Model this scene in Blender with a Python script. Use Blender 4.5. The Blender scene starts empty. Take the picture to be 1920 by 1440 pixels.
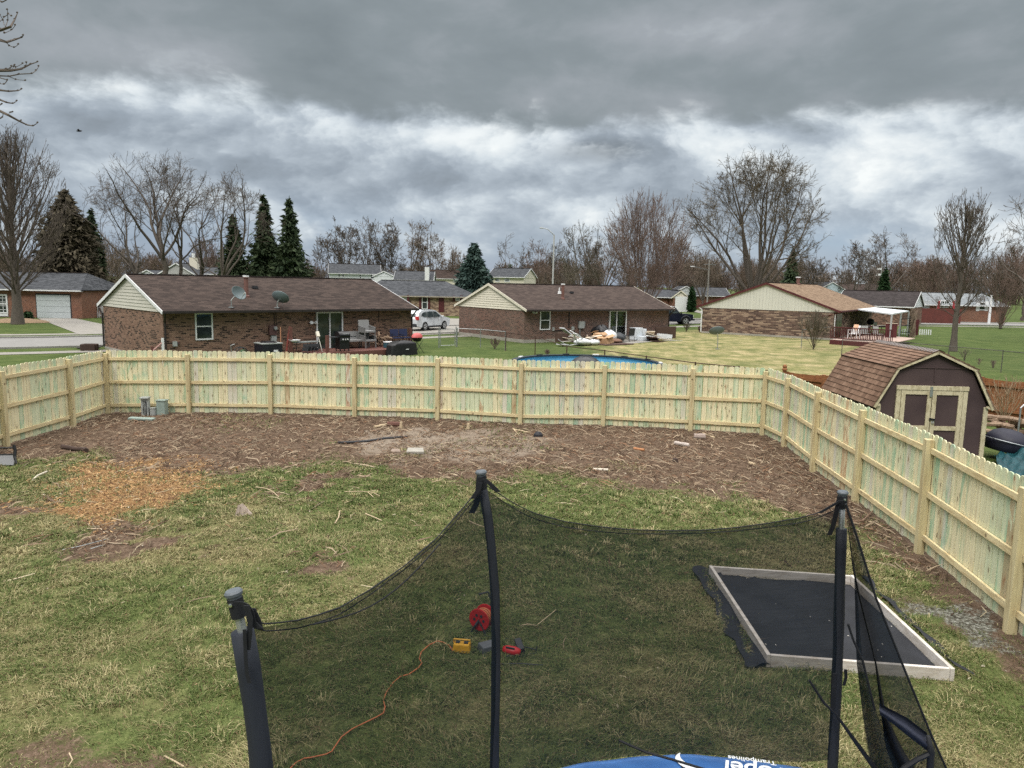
import bpy, bmesh, math, random
import numpy as np
from mathutils import Vector, Matrix, Quaternion
R = math.radians
C = bpy.context.scene.collection
sc = bpy.context.scene
rng = np.random.default_rng(7)
random.seed(7)

# ------------------------------------------------------------------ camera
F_PX, PITCH, ROLL, CAM_H = 1402.7, R(7.704), R(1.193), 3.98
cr, sr, ct, st = math.cos(ROLL), math.sin(ROLL), math.cos(PITCH), math.sin(PITCH)
RIGHT0, UP0, FWD = Vector((1, 0, 0)), Vector((0, st, ct)), Vector((0, ct, -st))
RIGHT, UP = RIGHT0 * cr + UP0 * sr, UP0 * cr - RIGHT0 * sr
cam_d = bpy.data.cameras.new('camera')
cam = bpy.data.objects.new('camera', cam_d); C.objects.link(cam)
cam_d.sensor_width = 36.0; cam_d.lens = 36.0 * F_PX / 1920.0
cam_d.clip_start = 0.05; cam_d.clip_end = 3000
m = Matrix.Identity(4)
for i in range(3):
    m[i][0] = RIGHT[i]; m[i][1] = UP[i]; m[i][2] = -FWD[i]
m[2][3] = CAM_H
cam.matrix_world = m
sc.camera = cam

def ray(px, py):                      # photo pixel (1920x1440) to a world direction
    return FWD + RIGHT * ((px - 960) / F_PX) + UP * ((720 - py) / F_PX)
def G(px, py, z=0.0):                 # the point at height z seen at that pixel
    d = ray(px, py); t = (z - CAM_H) / d.z
    return Vector((d.x * t, d.y * t, z))
def PY(px, py, Y):                    # the point at distance Y seen at that pixel
    d = ray(px, py); t = Y / d.y
    return Vector((d.x * t, Y, CAM_H + d.z * t))
def proj(p):
    v = Vector(p) - Vector((0, 0, CAM_H)); d = v.dot(FWD)
    return 960 + F_PX * v.dot(RIGHT) / d, 720 - F_PX * v.dot(UP) / d
def z_at(X, Y, py):                   # height above (X,Y) seen at image row py
    z = 1.5
    for _ in range(30):
        e = proj((X, Y, z))[1] - py
        z += e * Y / F_PX
    return z

# ------------------------------------------------------------------ node helpers
class NT:
    def __init__(s, tree):
        s.t = tree; tree.nodes.clear()
    def node(s, typ, ins=None, **props):
        n = s.t.nodes.new(typ)
        for k, v in props.items(): setattr(n, k, v)
        for k, v in (ins or {}).items(): s.put(n.inputs[k], v)
        return n
    def put(s, sock, v):
        if isinstance(v, bpy.types.NodeSocket): s.t.links.new(v, sock)
        elif isinstance(v, (tuple, list)):
            sock.default_value = (*v, 1.0) if len(sock.default_value) == 4 and len(v) == 3 else v
        else: sock.default_value = v
    def m(s, op, *a, clamp=False):
        n = s.t.nodes.new('ShaderNodeMath'); n.operation = op; n.use_clamp = clamp
        for i, v in enumerate(a): s.put(n.inputs[i], v)
        return n.outputs[0]
    def add(s, a, b): return s.m('ADD', a, b)
    def sub(s, a, b): return s.m('SUBTRACT', a, b)
    def mul(s, a, b): return s.m('MULTIPLY', a, b)
    def ss(s, x, lo, hi, a=0.0, b=1.0):   # smoothstep
        n = s.node('ShaderNodeMapRange', {0: x, 1: lo, 2: hi, 3: a, 4: b}, interpolation_type='SMOOTHSTEP')
        return n.outputs[0]
    def vec(s, x, y, z): return s.node('ShaderNodeCombineXYZ', {0: x, 1: y, 2: z}).outputs[0]
    def scale(s, v, xyz):
        return s.node('ShaderNodeVectorMath', {0: v, 1: xyz}, operation='MULTIPLY').outputs[0]
    def noise(s, v, scale=1.0, detail=3.0, rough=0.55, dist=0.0, col=False):
        n = s.node('ShaderNodeTexNoise', {'Vector': v, 'Scale': scale, 'Detail': detail, 'Roughness': rough, 'Distortion': dist})
        return n.outputs['Color' if col else 0]
    def mix(s, f, a, b, mode='MIX'):
        n = s.t.nodes.new('ShaderNodeMix'); n.data_type = 'RGBA'; n.blend_type = mode
        s.put(n.inputs[0], f); s.put(n.inputs[6], a); s.put(n.inputs[7], b)
        return n.outputs[2]
    def ramp(s, f, stops, interp='LINEAR'):
        n = s.t.nodes.new('ShaderNodeValToRGB'); s.put(n.inputs[0], f)
        e = n.color_ramp.elements; n.color_ramp.interpolation = interp
        while len(e) < len(stops): e.new(0.5)
        for k, (p, c) in enumerate(stops):
            e[k].position = p; e[k].color = (*c, 1.0)
        return n.outputs[0]
    def attr(s, name, out='Color'): return s.node('ShaderNodeAttribute', attribute_name=name).outputs[out]
    def sep(s, v):
        n = s.node('ShaderNodeSeparateXYZ', {0: v}); return n.outputs
    def coord(s, which='Object'): return s.node('ShaderNodeTexCoord').outputs[which]
    def bump(s, h, strength=0.3, dist=0.02):
        return s.node('ShaderNodeBump', {'Height': h, 'Strength': strength, 'Distance': dist}).outputs[0]
    def out(s, color, rough=0.8, normal=None, metal=0.0, spec=0.4, **kw):
        b = s.node('ShaderNodeBsdfPrincipled')
        s.put(b.inputs['Base Color'], color); s.put(b.inputs['Roughness'], rough)
        s.put(b.inputs['Metallic'], metal); s.put(b.inputs['Specular IOR Level'], spec)
        for k, v in kw.items(): s.put(b.inputs[k.replace('_', ' ')], v)
        if normal is not None: s.put(b.inputs['Normal'], normal)
        o = s.node('ShaderNodeOutputMaterial', {0: b.outputs[0]})
        return b
MATS = {}
def newmat(name):
    mt = bpy.data.materials.new(name); mt.use_nodes = True; MATS[name] = mt
    return mt, NT(mt.node_tree)
def simple(name, col, rough=0.7, var=0.25, scale=4.0, metal=0.0, spec=0.4, bump=0.0, stretch=(1, 1, 1)):
    """a painted / plain surface with a little wear: two noises over the base colour"""
    if name in MATS: return MATS[name]
    mt, n = newmat(name)
    v = n.scale(n.coord(), stretch)
    a = n.noise(v, scale, 4, 0.6); b = n.noise(v, scale * 7, 2, 0.6)
    f = n.add(n.mul(a, 0.65), n.mul(b, 0.35))
    lo = tuple(c * (1 - var) for c in col); hi = tuple(min(1, c * (1 + var)) for c in col)
    c = n.ramp(f, [(0.3, lo), (0.7, hi)])
    n.out(c, n.ss(a, 0.3, 0.7, rough - 0.08, min(1, rough + 0.08)), n.bump(b, bump, 0.01) if bump else None, metal, spec)
    return mt

# ------------------------------------------------------------------ world
w = bpy.data.worlds.new('World'); sc.world = w; w.use_nodes = True
n = NT(w.node_tree)
SUN_EL, SUN_AZ = R(48), R(205)        # high behind the cloud, behind and to the left of the camera
d3 = n.coord('Generated'); X, Y, Z = n.sep(d3)
az = n.m('ARCTAN2', X, Y); el = n.m('ARCSINE', Z)
sky = n.node('ShaderNodeTexSky', sky_type='NISHITA', sun_disc=False, sun_elevation=SUN_EL, sun_rotation=SUN_AZ,
             altitude=200.0, air_density=1.2, dust_density=1.0, ozone_density=1.5).outputs[0]
def gauss(a0, e0, wa, we):            # a soft patch of sky at azimuth a0, elevation e0
    q = n.add(n.m('POWER', n.m('DIVIDE', n.sub(az, a0), wa), 2.0), n.m('POWER', n.m('DIVIDE', n.sub(el, e0), we), 2.0))
    return n.m('EXPONENT', n.mul(q, -1.0))
w1 = n.sub(n.noise(n.vec(n.mul(az, 5), n.mul(el, 11), 3.3), 1.0, 2, 0.5), 0.5)
soft = n.noise(n.vec(n.mul(az, 3.0), n.add(n.mul(el, 8.5), n.mul(w1, .5)), 8.1), 1.0, 5, 0.5)
puff = n.noise(n.vec(n.add(n.mul(az, 8.0), n.mul(w1, .9)), n.mul(el, 14.0), 1.7), 1.0, 8, 0.56)
fine = n.noise(n.vec(n.add(n.mul(az, 24), n.mul(puff, 3.0)), n.mul(el, 36), 5.2), 1.0, 6, 0.6)
# the dark deck overhead, its ragged lower edge bulging down in the middle of the view
edge = n.add(0.222, n.add(n.mul(n.sub(soft, 0.5), 0.10), n.mul(n.sub(n.add(n.mul(puff, .7), n.mul(fine, .3)), 0.5), 0.10)))
edge = n.sub(edge, n.mul(gauss(0.10, 0.2, 0.30, 0.9), 0.034)); edge = n.mul(edge, n.m('COSINE', az))
dd = n.sub(el, edge); deck = n.ss(dd, -0.008, 0.022)
dk = n.add(n.add(n.mul(soft, 0.6), n.mul(puff, 0.4)), n.mul(gauss(0.22, 0.30, 0.14, 0.035), 0.16))
deckcol = n.ramp(dk, [(0.34, (0.212, 0.250, 0.272)), (0.5, (0.27, 0.312, 0.338)), (0.62, (0.36, 0.395, 0.43)), (0.74, (0.56, 0.61, 0.65))])
low = n.add(n.add(n.mul(puff, 0.68), n.mul(fine, 0.20)), n.mul(soft, 0.12))
low = n.add(low, n.mul(gauss(-0.06, 0.182, 0.15, 0.018), 0.13)); low = n.add(low, n.mul(gauss(0.44, 0.145, 0.20, 0.05), 0.12))
low = n.add(low, n.mul(gauss(-0.38, 0.20, 0.16, 0.018), 0.07)); low = n.sub(low, n.mul(gauss(0.10, 0.170, 0.075, 0.017), 0.30))
low = n.sub(low, n.mul(gauss(-0.17, 0.125, 0.16, 0.02), 0.10)); low = n.sub(low, n.mul(gauss(-0.42, 0.155, 0.10, 0.02), 0.07))
lowcol = n.ramp(low, [(0.27, (0.24, 0.28, 0.32)), (0.40, (0.33, 0.385, 0.445)), (0.49, (0.46, 0.525, 0.59)), (0.57, (0.66, 0.73, 0.78)), (0.68, (0.94, 0.98, 0.98))])
rim = n.mul(n.m('EXPONENT', n.mul(n.m('POWER', n.m('DIVIDE', n.add(dd, 0.020), 0.016), 2.0), -1.0)), n.ss(n.add(n.mul(puff, .6), n.mul(fine, 0.4)), 0.44, 0.62))
lowcol = n.mix(n.mul(rim, 0.55), lowcol, (0.82, 0.88, 0.91))
# blue gaps near the horizon
bl = n.add(n.add(n.mul(gauss(0.40, 0.035, 0.09, 0.035), 0.9), n.mul(gauss(-0.33, 0.04, 0.22, 0.045), 0.5)), n.mul(gauss(0.02, 0.02, 0.12, 0.02), 0.35))
bluef = n.add(n.mul(n.ss(el, 0.09, 0.01), n.ss(puff, 0.55, 0.42, 0.0, 0.45)), n.mul(bl, n.ss(puff, 0.62, 0.45)))
skyc = n.mix(1.0, sky, (0.105, 0.105, 0.105), 'MULTIPLY')
lowcol = n.mix(n.m('MINIMUM', bluef, 0.85), lowcol, n.mix(0.55, skyc, (0.20, 0.33, 0.62)))
cl = n.mix(deck, lowcol, deckcol)
# sky overhead, out of view, boosted and tinted neutral to light the yard
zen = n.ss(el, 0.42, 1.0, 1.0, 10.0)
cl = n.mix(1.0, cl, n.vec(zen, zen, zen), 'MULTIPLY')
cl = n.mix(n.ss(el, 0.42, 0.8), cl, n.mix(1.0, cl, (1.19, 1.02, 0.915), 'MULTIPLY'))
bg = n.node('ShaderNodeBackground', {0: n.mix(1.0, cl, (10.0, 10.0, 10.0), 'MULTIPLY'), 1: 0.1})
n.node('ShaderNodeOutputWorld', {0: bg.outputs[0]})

sun_d = bpy.data.lights.new('sun', 'SUN'); sun_d.energy = 1.5; sun_d.angle = R(18); sun_d.color = (1.0, 0.95, 0.87)
sun = bpy.data.objects.new('sun', sun_d); C.objects.link(sun)
sdir = Vector((math.sin(SUN_AZ) * math.cos(SUN_EL), math.cos(SUN_AZ) * math.cos(SUN_EL), math.sin(SUN_EL)))
sun.rotation_euler = (-sdir).to_track_quat('-Z', 'Y').to_euler(); sun.location = (0, 0, 60)

sc.view_settings.view_transform = 'Standard'; sc.view_settings.look = 'None'
sc.view_settings.exposure = 0.0; sc.view_settings.gamma = 1.0
sc.render.engine = 'CYCLES'
sc.cycles.transparent_max_bounces = 24; sc.cycles.max_bounces = 5; sc.cycles.use_denoising = False

# ------------------------------------------------------------------ mesh helpers
class MB:
    """collects shapes and links them as ONE mesh object"""
    def __init__(s): s.v = []; s.f = []; s.uv = []; s.T = None
    def P(s, p):
        p = Vector(p)
        if s.T is not None: p = s.T @ p
        s.v.append(tuple(p)); return len(s.v) - 1
    def face(s, pts, uv=None):
        ids = [s.P(p) for p in pts]; s.f.append(ids)
        s.uv.append(uv if uv else [(0, 0)] * len(ids)); return s
    def quad_m(s, a, b, c, d):        # quad with uv in metres: a->b is u, a->d is v
        a, b, c, d = map(Vector, (a, b, c, d)); U = (b - a); Lu = U.length or 1; U = U / Lu
        W = (d - a) - U * (d - a).dot(U); W = W / (W.length or 1)
        return s.face([a, b, c, d], [((p - a).dot(U), (p - a).dot(W)) for p in (a, b, c, d)])
    def box(s, c, size, rot=None, taper=1.0):
        c = Vector(c); hx, hy, hz = (q / 2 for q in size)
        q = [Vector((x * (taper if z > 0 else 1), y * (taper if z > 0 else 1), z)) for z in (-hz, hz) for x, y in ((-hx, -hy), (hx, -hy), (hx, hy), (-hx, hy))]
        if rot is not None: q = [rot @ p for p in q]
        q = [p + c for p in q]
        for a in ((3, 2, 1, 0), (4, 5, 6, 7), (0, 1, 5, 4), (1, 2, 6, 5), (2, 3, 7, 6), (3, 0, 4, 7)):
            s.quad_m(*[q[i] for i in a])
        return s
    def beam(s, a, b, w, h, up=(0, 0, 1)):  # box from a to b, w across, h along up
        a, b = Vector(a), Vector(b); d = b - a; L = d.length
        if L < 1e-6: return s
        x = d / L; u = Vector(up); y = u.cross(x)
        if y.length < 1e-4: y = Vector((0, 1, 0)).cross(x)
        y.normalize(); z = x.cross(y)
        M3 = Matrix((x, y, z)).transposed()
        return s.box((a + b) / 2, (L, w, h), M3)
    def tube(s, pts, r, sides=8, caps=True):
        pts = [Vector(p) for p in pts]; N = len(pts)
        rr = r if isinstance(r, (list, tuple)) else [r] * N
        rings = []; prev = None
        for i, p in enumerate(pts):
            t = (pts[min(i + 1, N - 1)] - pts[max(i - 1, 0)])
            t = t.normalized() if t.length > 1e-9 else Vector((0, 0, 1))
            if prev is None:
                a = t.orthogonal().normalized()
            else:
                a = prev - t * prev.dot(t)
                a = a.normalized() if a.length > 1e-6 else t.orthogonal().normalized()
            prev = a; b = t.cross(a)
            rings.append([s.P(p + (a * math.cos(k * 2 * math.pi / sides) + b * math.sin(k * 2 * math.pi / sides)) * rr[i]) for k in range(sides)])
        for i in range(N - 1):
            for k in range(sides):
                k2 = (k + 1) % sides
                s.f.append([rings[i][k], rings[i][k2], rings[i + 1][k2], rings[i + 1][k]]); s.uv.append([(k / sides, i), ((k + 1) / sides, i), ((k + 1) / sides, i + 1), (k / sides, i + 1)])
        if caps:
            s.f.append(rings[0][::-1]); s.uv.append([(0, 0)] * sides)
            s.f.append(rings[-1][:]); s.uv.append([(0, 0)] * sides)
        return s
    def cyl(s, c, r, h, sides=16, r2=None):
        c = Vector(c); return s.tube([c, c + Vector((0, 0, h))], [r, r if r2 is None else r2], sides)
    def lathe(s, c, prof, sides=20, M3=None):
        c = Vector(c); rings = []
        for r, z in prof:
            ring = []
            for k in range(sides):
                a = k * 2 * math.pi / sides; p = Vector((r * math.cos(a), r * math.sin(a), z))
                if M3 is not None: p = M3 @ p
                ring.append(s.P(c + p))
            rings.append(ring)
        for i in range(len(rings) - 1):
            for k in range(sides):
                k2 = (k + 1) % sides
                s.f.append([rings[i][k], rings[i][k2], rings[i + 1][k2], rings[i + 1][k]]); s.uv.append([(0, 0)] * 4)
        return s
    def prism(s, poly, axis, a, b):
        """polygon of 2D points extruded along an axis ('x','y','z') from a to b"""
        def mk(p, t):
            return {'x': (t, p[0], p[1]), 'y': (p[0], t, p[1]), 'z': (p[0], p[1], t)}[axis]
        s.face([mk(p, a) for p in poly][::-1], [tuple(p) for p in poly][::-1]); s.face([mk(p, b) for p in poly], [tuple(p) for p in poly])
        for i in range(len(poly)):
            p, q = poly[i], poly[(i + 1) % len(poly)]
            s.quad_m(mk(p, a), mk(q, a), mk(q, b), mk(p, b))
        return s
    def grid(s, fn, nu, nv, uvs=(1, 1)):
        ids = [[s.P(fn(i / nu, j / nv)) for i in range(nu + 1)] for j in range(nv + 1)]
        for j in range(nv):
            for i in range(nu):
                s.f.append([ids[j][i], ids[j][i + 1], ids[j + 1][i + 1], ids[j + 1][i]])
                s.uv.append([(a / nu * uvs[0], b / nv * uvs[1]) for a, b in ((i, j), (i + 1, j), (i + 1, j + 1), (i, j + 1))])
        return s
    def build(s, name, mat, parent=None, smooth=False, fix=True, bevel=0.0, solid=0.0):
        me = bpy.data.meshes.new(name); me.from_pydata(s.v, [], s.f)
        uvl = me.uv_layers.new(name='UVMap'); uvl.data.foreach_set('uv', np.array([c for f in s.uv for c in f], dtype='f').ravel())
        if fix:
            bm = bmesh.new(); bm.from_mesh(me); bmesh.ops.remove_doubles(bm, verts=bm.verts, dist=1e-5)
            bmesh.ops.recalc_face_normals(bm, faces=bm.faces); bm.to_mesh(me); bm.free()
        me.materials.append(mat); me.shade_smooth() if smooth else me.shade_flat()
        o = bpy.data.objects.new(name, me); C.objects.link(o)
        if parent is not None: o.parent = parent
        if bevel:
            b = o.modifiers.new('bevel', 'BEVEL'); b.width = bevel; b.segments = 2; b.limit_method = 'ANGLE'
        if solid:
            b = o.modifiers.new('solid', 'SOLIDIFY'); b.thickness = solid
        return o
def raw_mesh(name, V, faces_n, idx, mat, parent=None, smooth=False, attrs=None, uv=None):
    """fast mesh from numpy arrays; every face has faces_n corners"""
    me = bpy.data.meshes.new(name); V = np.asarray(V, 'f'); idx = np.asarray(idx, 'i').ravel()
    nf = len(idx) // faces_n
    me.vertices.add(len(V)); me.vertices.foreach_set('co', V.ravel())
    me.loops.add(len(idx)); me.loops.foreach_set('vertex_index', idx)
    me.polygons.add(nf); me.polygons.foreach_set('loop_start', np.arange(0, nf * faces_n, faces_n, dtype='i'))
    me.polygons.foreach_set('loop_total', np.full(nf, faces_n, 'i'))
    for k, a in (attrs or {}).items():
        at = me.attributes.new(k, 'FLOAT_COLOR', 'POINT')
        a4 = np.ones((len(V), 4), 'f'); a4[:, :a.shape[1]] = a; at.data.foreach_set('color', a4.ravel())
    me.update(calc_edges=True); me.validate()
    me.materials.append(mat); me.shade_smooth() if smooth else me.shade_flat()
    o = bpy.data.objects.new(name, me); C.objects.link(o)
    if parent is not None: o.parent = parent
    return o
def tag(o, label=None, cat=None, group=None, kind=None):
    if label: o['label'] = label
    if cat: o['category'] = cat
    if group: o['group'] = group
    if kind: o['kind'] = kind
    return o
def thing(name, label, cat, loc=(0, 0, 0), rz=0.0, group=None):
    o = bpy.data.objects.new(name, None); C.objects.link(o); o.empty_display_size = 0.2
    o.location = loc; o.rotation_euler = (0, 0, rz)
    return tag(o, label, cat, group)
def one(name, mb, mat, label, cat, group=None, **kw):
    return tag(mb.build(name, mat, **kw), label, cat, group)
def copy_tree(o, parent=None):
    c = o.copy(); C.objects.link(c); c.parent = parent
    for ch in [k for k in bpy.data.objects if k.parent == o]: copy_tree(ch, c)
    return c
def rot_z(a): return Matrix.Rotation(a, 3, 'Z')

# value noise for numpy placement masks
_lat = rng.random((256, 256))
def vnoise(x, y, s=1.0):
    x = np.asarray(x, float) * s + 100.5; y = np.asarray(y, float) * s + 77.3
    xi = np.floor(x).astype(int); yi = np.floor(y).astype(int); fx = x - xi; fy = y - yi
    fx = fx * fx * (3 - 2 * fx); fy = fy * fy * (3 - 2 * fy)
    L = lambda a, b: _lat[a % 256, b % 256]
    return (L(xi, yi) * (1 - fx) + L(xi + 1, yi) * fx) * (1 - fy) + (L(xi, yi + 1) * (1 - fx) + L(xi + 1, yi + 1) * fx) * fy
def fbm(x, y, s=1.0, o=4):
    t = 0; a = 0.5; tot = 0
    for _ in range(o):
        t = t + vnoise(x, y, s) * a; tot += a; a *= 0.5; s *= 2.07
    return t / tot
def sstep(x, a, b):
    t = np.clip((x - a) / (b - a), 0, 1); return t * t * (3 - 2 * t)

# ------------------------------------------------------------------ ground
BASE_BACK = [(203, 776), (355, 776), (508, 777), (665, 782), (820, 787), (975, 797), (1130, 800), (1294, 808), (1428, 816)]
BASE_RIGHT = [(1428, 816), (1469, 838), (1523, 884), (1603, 944), (1722, 1036), (1893, 1186)]
BASE_LEFT = [(203, 776), (137, 800), (12, 837)]
BP = [G(*p) for p in BASE_BACK]; RP = [G(*p) for p in BASE_RIGHT]; LP = [G(*p) for p in BASE_LEFT]
LP.append(LP[-1] + (LP[-1] - LP[-2])); LP.append(LP[-1] + (LP[-2] - LP[-3]))
RP.append(RP[-1] + (RP[-1] - RP[-2])); RP.append(RP[-1] + (RP[-1] - RP[-2]))
YARD = [(p.x, p.y) for p in [LP[-1]] + LP[3::-1] + BP[1:] + RP[1:]] + [(RP[-1].x, -6.0), (LP[-1].x, -6.0)]
def inside(poly, x, y):
    x = np.asarray(x); y = np.asarray(y); c = np.zeros(x.shape, bool); N = len(poly)
    for i in range(N):
        x1, y1 = poly[i]; x2, y2 = poly[(i + 1) % N]
        if y1 == y2: continue
        k = ((y1 > y) != (y2 > y)) & (x < (x2 - x1) * (y - y1) / (y2 - y1) + x1); c ^= k
    return c
DB = [G(*p) for p in [(-250, 850), (0, 862), (150, 868), (270, 888), (370, 905), (480, 888), (600, 880), (700, 892), (840, 902), (1000, 892), (1100, 905), (1250, 918), (1400, 925), (1540, 968), (1640, 960)]]
DBX = np.array([p.x for p in DB]); DBY = np.array([p.y for p in DB])
def blob(X, Y, pts_px, soft=0.4, amp=0.8):
    """soft mask of a ground polygon given by photo pixels, ragged by noise"""
    P = [G(*p) for p in pts_px]; cx = sum(p.x for p in P) / len(P); cy = sum(p.y for p in P) / len(P)
    ang = np.arctan2([p.y - cy for p in P], [p.x - cx for p in P]); rad = np.hypot([p.x - cx for p in P], [p.y - cy for p in P])
    o = np.argsort(ang); ang = ang[o]; rad = rad[o]
    a = np.arctan2(Y - cy, X - cx); r = np.hypot(X - cx, Y - cy)
    rr = np.interp(a, np.r_[ang[-1] - 2 * np.pi, ang, ang[0] + 2 * np.pi], np.r_[rad[-1], rad, rad[0]])
    return sstep(rr - r + (fbm(X, Y, 2.2) - 0.5) * amp, -soft, soft)
MULCH = [(100, 900), (160, 872), (280, 868), (385, 888), (370, 925), (250, 960), (200, 985), (100, 950), (70, 935)]
PATCH = [[(130, 1000), (180, 985), (235, 995), (235, 1015), (150, 1040)], [(205, 1050), (300, 1015), (355, 1005), (320, 1035), (250, 1055)],
         [(-60, 1500), (-60, 1380), (60, 1385), (170, 1360), (250, 1395), (420, 1410), (470, 1500)],
         [(1610, 1012), (1700, 1005), (1750, 1025), (1760, 1050), (1660, 1040)], [(1780, 1150), (1830, 1125), (1900, 1185), (1890, 1215)],
         [(1505, 935), (1580, 925), (1620, 950), (1570, 960)], [(5, 945), (70, 930), (90, 950), (0, 980)], [(560, 900), (600, 890), (640, 915), (590, 930)],
         [(560, 1060), (600, 1055), (600, 1085), (520, 1100)]]
GRAVEL = [(1740, 1140), (1780, 1125), (1870, 1190), (1900, 1230), (1850, 1215)]
STRAWL = [(1130, 655), (1180, 640), (1275, 622), (1330, 618), (1500, 632), (1560, 640), (1600, 660), (1570, 720), (1440, 700), (1300, 690), (1140, 668)]
YC = (-2.0, 11.0)
YARD2 = [(YC[0] + (x - YC[0]) * 1.035, YC[1] + (y - YC[1]) * 1.035) for x, y in YARD]
def zones(X, Y):
    """dirt, mulch, straw, gravel, green-ness masks"""
    X = np.asarray(X, float); Y = np.asarray(Y, float); iny = inside(YARD2, X, Y)
    nz = fbm(X, Y, 0.9)
    dirt = sstep(Y - np.interp(X, DBX, DBY) + (nz - 0.5) * 3.2, -0.7, 1.1) * (X < 9)
    mulch = blob(X, Y, MULCH, 0.8, 2.2) * (0.72 + 0.5 * (fbm(X, Y, 3.1) - 0.3))
    pt = np.zeros_like(X)
    for i, p in enumerate(PATCH): pt = np.maximum(pt, blob(X, Y, p, 0.9 if i == 2 else 0.45, 2.6 if i == 2 else 2.2) * (0.62 if i == 2 else 0.80))
    edge = np.zeros_like(X)
    for q in (RP, ):
        for a, b in zip(q[:-1], q[1:]):
            dx, dy = b.x - a.x, b.y - a.y; L2 = dx * dx + dy * dy
            t = np.clip(((X - a.x) * dx + (Y - a.y) * dy) / L2, 0, 1)
            dd = np.hypot(X - a.x - t * dx, Y - a.y - t * dy); edge = np.maximum(edge, 0.7 * sstep(0.55 - dd + (nz - 0.5) * 1.2, -0.15, 0.3))
    dirt = dirt * (1 - 0.32 * sstep(fbm(X + 11, Y, 0.42, 3), .52, .68) * (X < 3))
    dirt = np.maximum(np.maximum(dirt, pt), edge) * iny; mulch = mulch * iny
    gravel = blob(X, Y, GRAVEL, 0.45, 1.6) * 0.62 * iny
    straw_far = blob(X, Y, STRAWL, 1.5, 4.0) * (~iny)
    dust = blob(X, Y, [(690, 815), (900, 808), (1040, 835), (860, 862), (700, 850)], 0.9, 2.5) * iny
    nf = fbm(X, Y, 0.55); nf2 = fbm(X + 40, Y, 2.1)
    straw_in = np.clip(0.20 + (nf - 0.5) * 2.2 + (nf2 - 0.5) * 1.7 + 0.22 * np.exp(-((X + 6.5) ** 2) / 16) * (Y < 12), 0, 1)
    out_straw = np.clip(straw_far * (0.5 + (nf2 - 0.35) * 1.8), 0, 1)
    straw = np.where(iny, straw_in, out_straw)
    green = dust
    return dirt, mulch, straw, gravel, green
def axis(a, b, step, far):
    c = list(np.arange(a, b + 1e-6, step)); s = step; p = c[-1]
    while p < far: s *= 1.25; p += s; c.append(p)
    s = step; p = a; pre = []
    while p > -far: s *= 1.25; p -= s; pre.append(p)
    return np.array(pre[::-1] + c)
gx = np.r_[axis(-14, 14, 0.14, 1500.0)]; gy = axis(3.0, 24, 0.14, 1500.0)
gx = np.unique(np.round(np.r_[gx, np.arange(-60, 60, 0.8)], 3)); gy = np.unique(np.round(np.r_[gy, np.arange(24, 110, 0.8)], 3))
GX, GY = np.meshgrid(gx, gy); nxg, nyg = len(gx), len(gy)
zD, zM, zS, zG, zN = zones(GX.ravel(), GY.ravel())
near = inside(YARD2, GX.ravel(), GY.ravel())
def relief(X, Y, D, M): return (fbm(X, Y, 1.3) - 0.5) * 0.05 + D * (fbm(X, Y, 4.5, 3) - 0.45) * 0.07 + M * 0.03
GZ = np.where(near, relief(GX.ravel(), GY.ravel(), zD, zM), 0.0)
qi = np.arange(nxg * nyg).reshape(nyg, nxg)
idx = np.stack([qi[:-1, :-1], qi[:-1, 1:], qi[1:, 1:], qi[1:, :-1]], -1)
mt, n = newmat('ground_soil_and_turf')
z1 = n.sep(n.attr('zone')); z2 = n.sep(n.attr('zone2'))
ob = n.coord('Object')
n1 = n.noise(ob, 0.8, 5, 0.6); n2 = n.noise(ob, 6.0, 5, 0.65); n3 = n.noise(ob, 38.0, 4, 0.7); n4 = n.noise(n.scale(ob, (1, 3, 1)), 16.0, 3, 0.6)
nn = n.add(n.mul(n2, 0.5), n.mul(n3, 0.5))
lawn_in = n.ramp(nn, [(0.34, (0.038, 0.052, 0.016)), (0.48, (0.082, 0.105, 0.032)), (0.60, (0.145, 0.165, 0.058)), (0.72, (0.25, 0.24, 0.11))])
strawc = n.ramp(nn, [(0.32, (0.070, 0.062, 0.026)), (0.5, (0.155, 0.138, 0.062)), (0.68, (0.29, 0.245, 0.125))])
lush = n.ramp(n.add(n.mul(n1, 0.4), n.mul(nn, 0.6)), [(0.36, (0.036, 0.056, 0.014)), (0.5, (0.064, 0.094, 0.024)), (0.64, (0.125, 0.140, 0.048))])
strawfar = n.ramp(n.add(n.add(n.mul(n4, 0.22), n.mul(n2, 0.33)), n.mul(n1, 0.45)), [(0.36, (0.10, 0.125, 0.04)), (0.46, (0.21, 0.20, 0.08)), (0.56, (0.36, 0.295, 0.16)), (0.70, (0.48, 0.395, 0.25))])
dirtc = n.ramp(nn, [(0.34, (0.036, 0.024, 0.016)), (0.48, (0.095, 0.063, 0.042)), (0.60, (0.165, 0.117, 0.082)), (0.70, (0.34, 0.26, 0.19))])
mulc = n.ramp(n.add(n.mul(n3, 0.7), n.mul(n2, 0.3)), [(0.33, (0.07, 0.040, 0.020)), (0.5, (0.20, 0.115, 0.050)), (0.66, (0.40, 0.25, 0.12))])
gravc = n.ramp(n.noise(ob, 22, 3, 0.7), [(0.40, (0.05, 0.045, 0.035)), (0.55, (0.17, 0.17, 0.14)), (0.68, (0.34, 0.34, 0.31))])
c = n.mix(z1[2], lawn_in, strawc)
outc = n.mix(z1[2], lush, strawfar)
c = n.mix(n.ss(n.add(z2[1], n.mul(n.sub(n1, 0.5), 0.3)), 0.3, 0.7), c, outc)
thr = n.mul(n.sub(nn, 0.5), 1.4)
c = n.mix(n.ss(n.add(z1[0], thr), 0.35, 0.65), c, dirtc)
c = n.mix(n.mul(n.ss(n.add(z2[2], n.mul(thr, .6)), 0.3, 0.9), n.mul(z1[0], .55)), c, (0.32, 0.27, 0.215))
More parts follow.
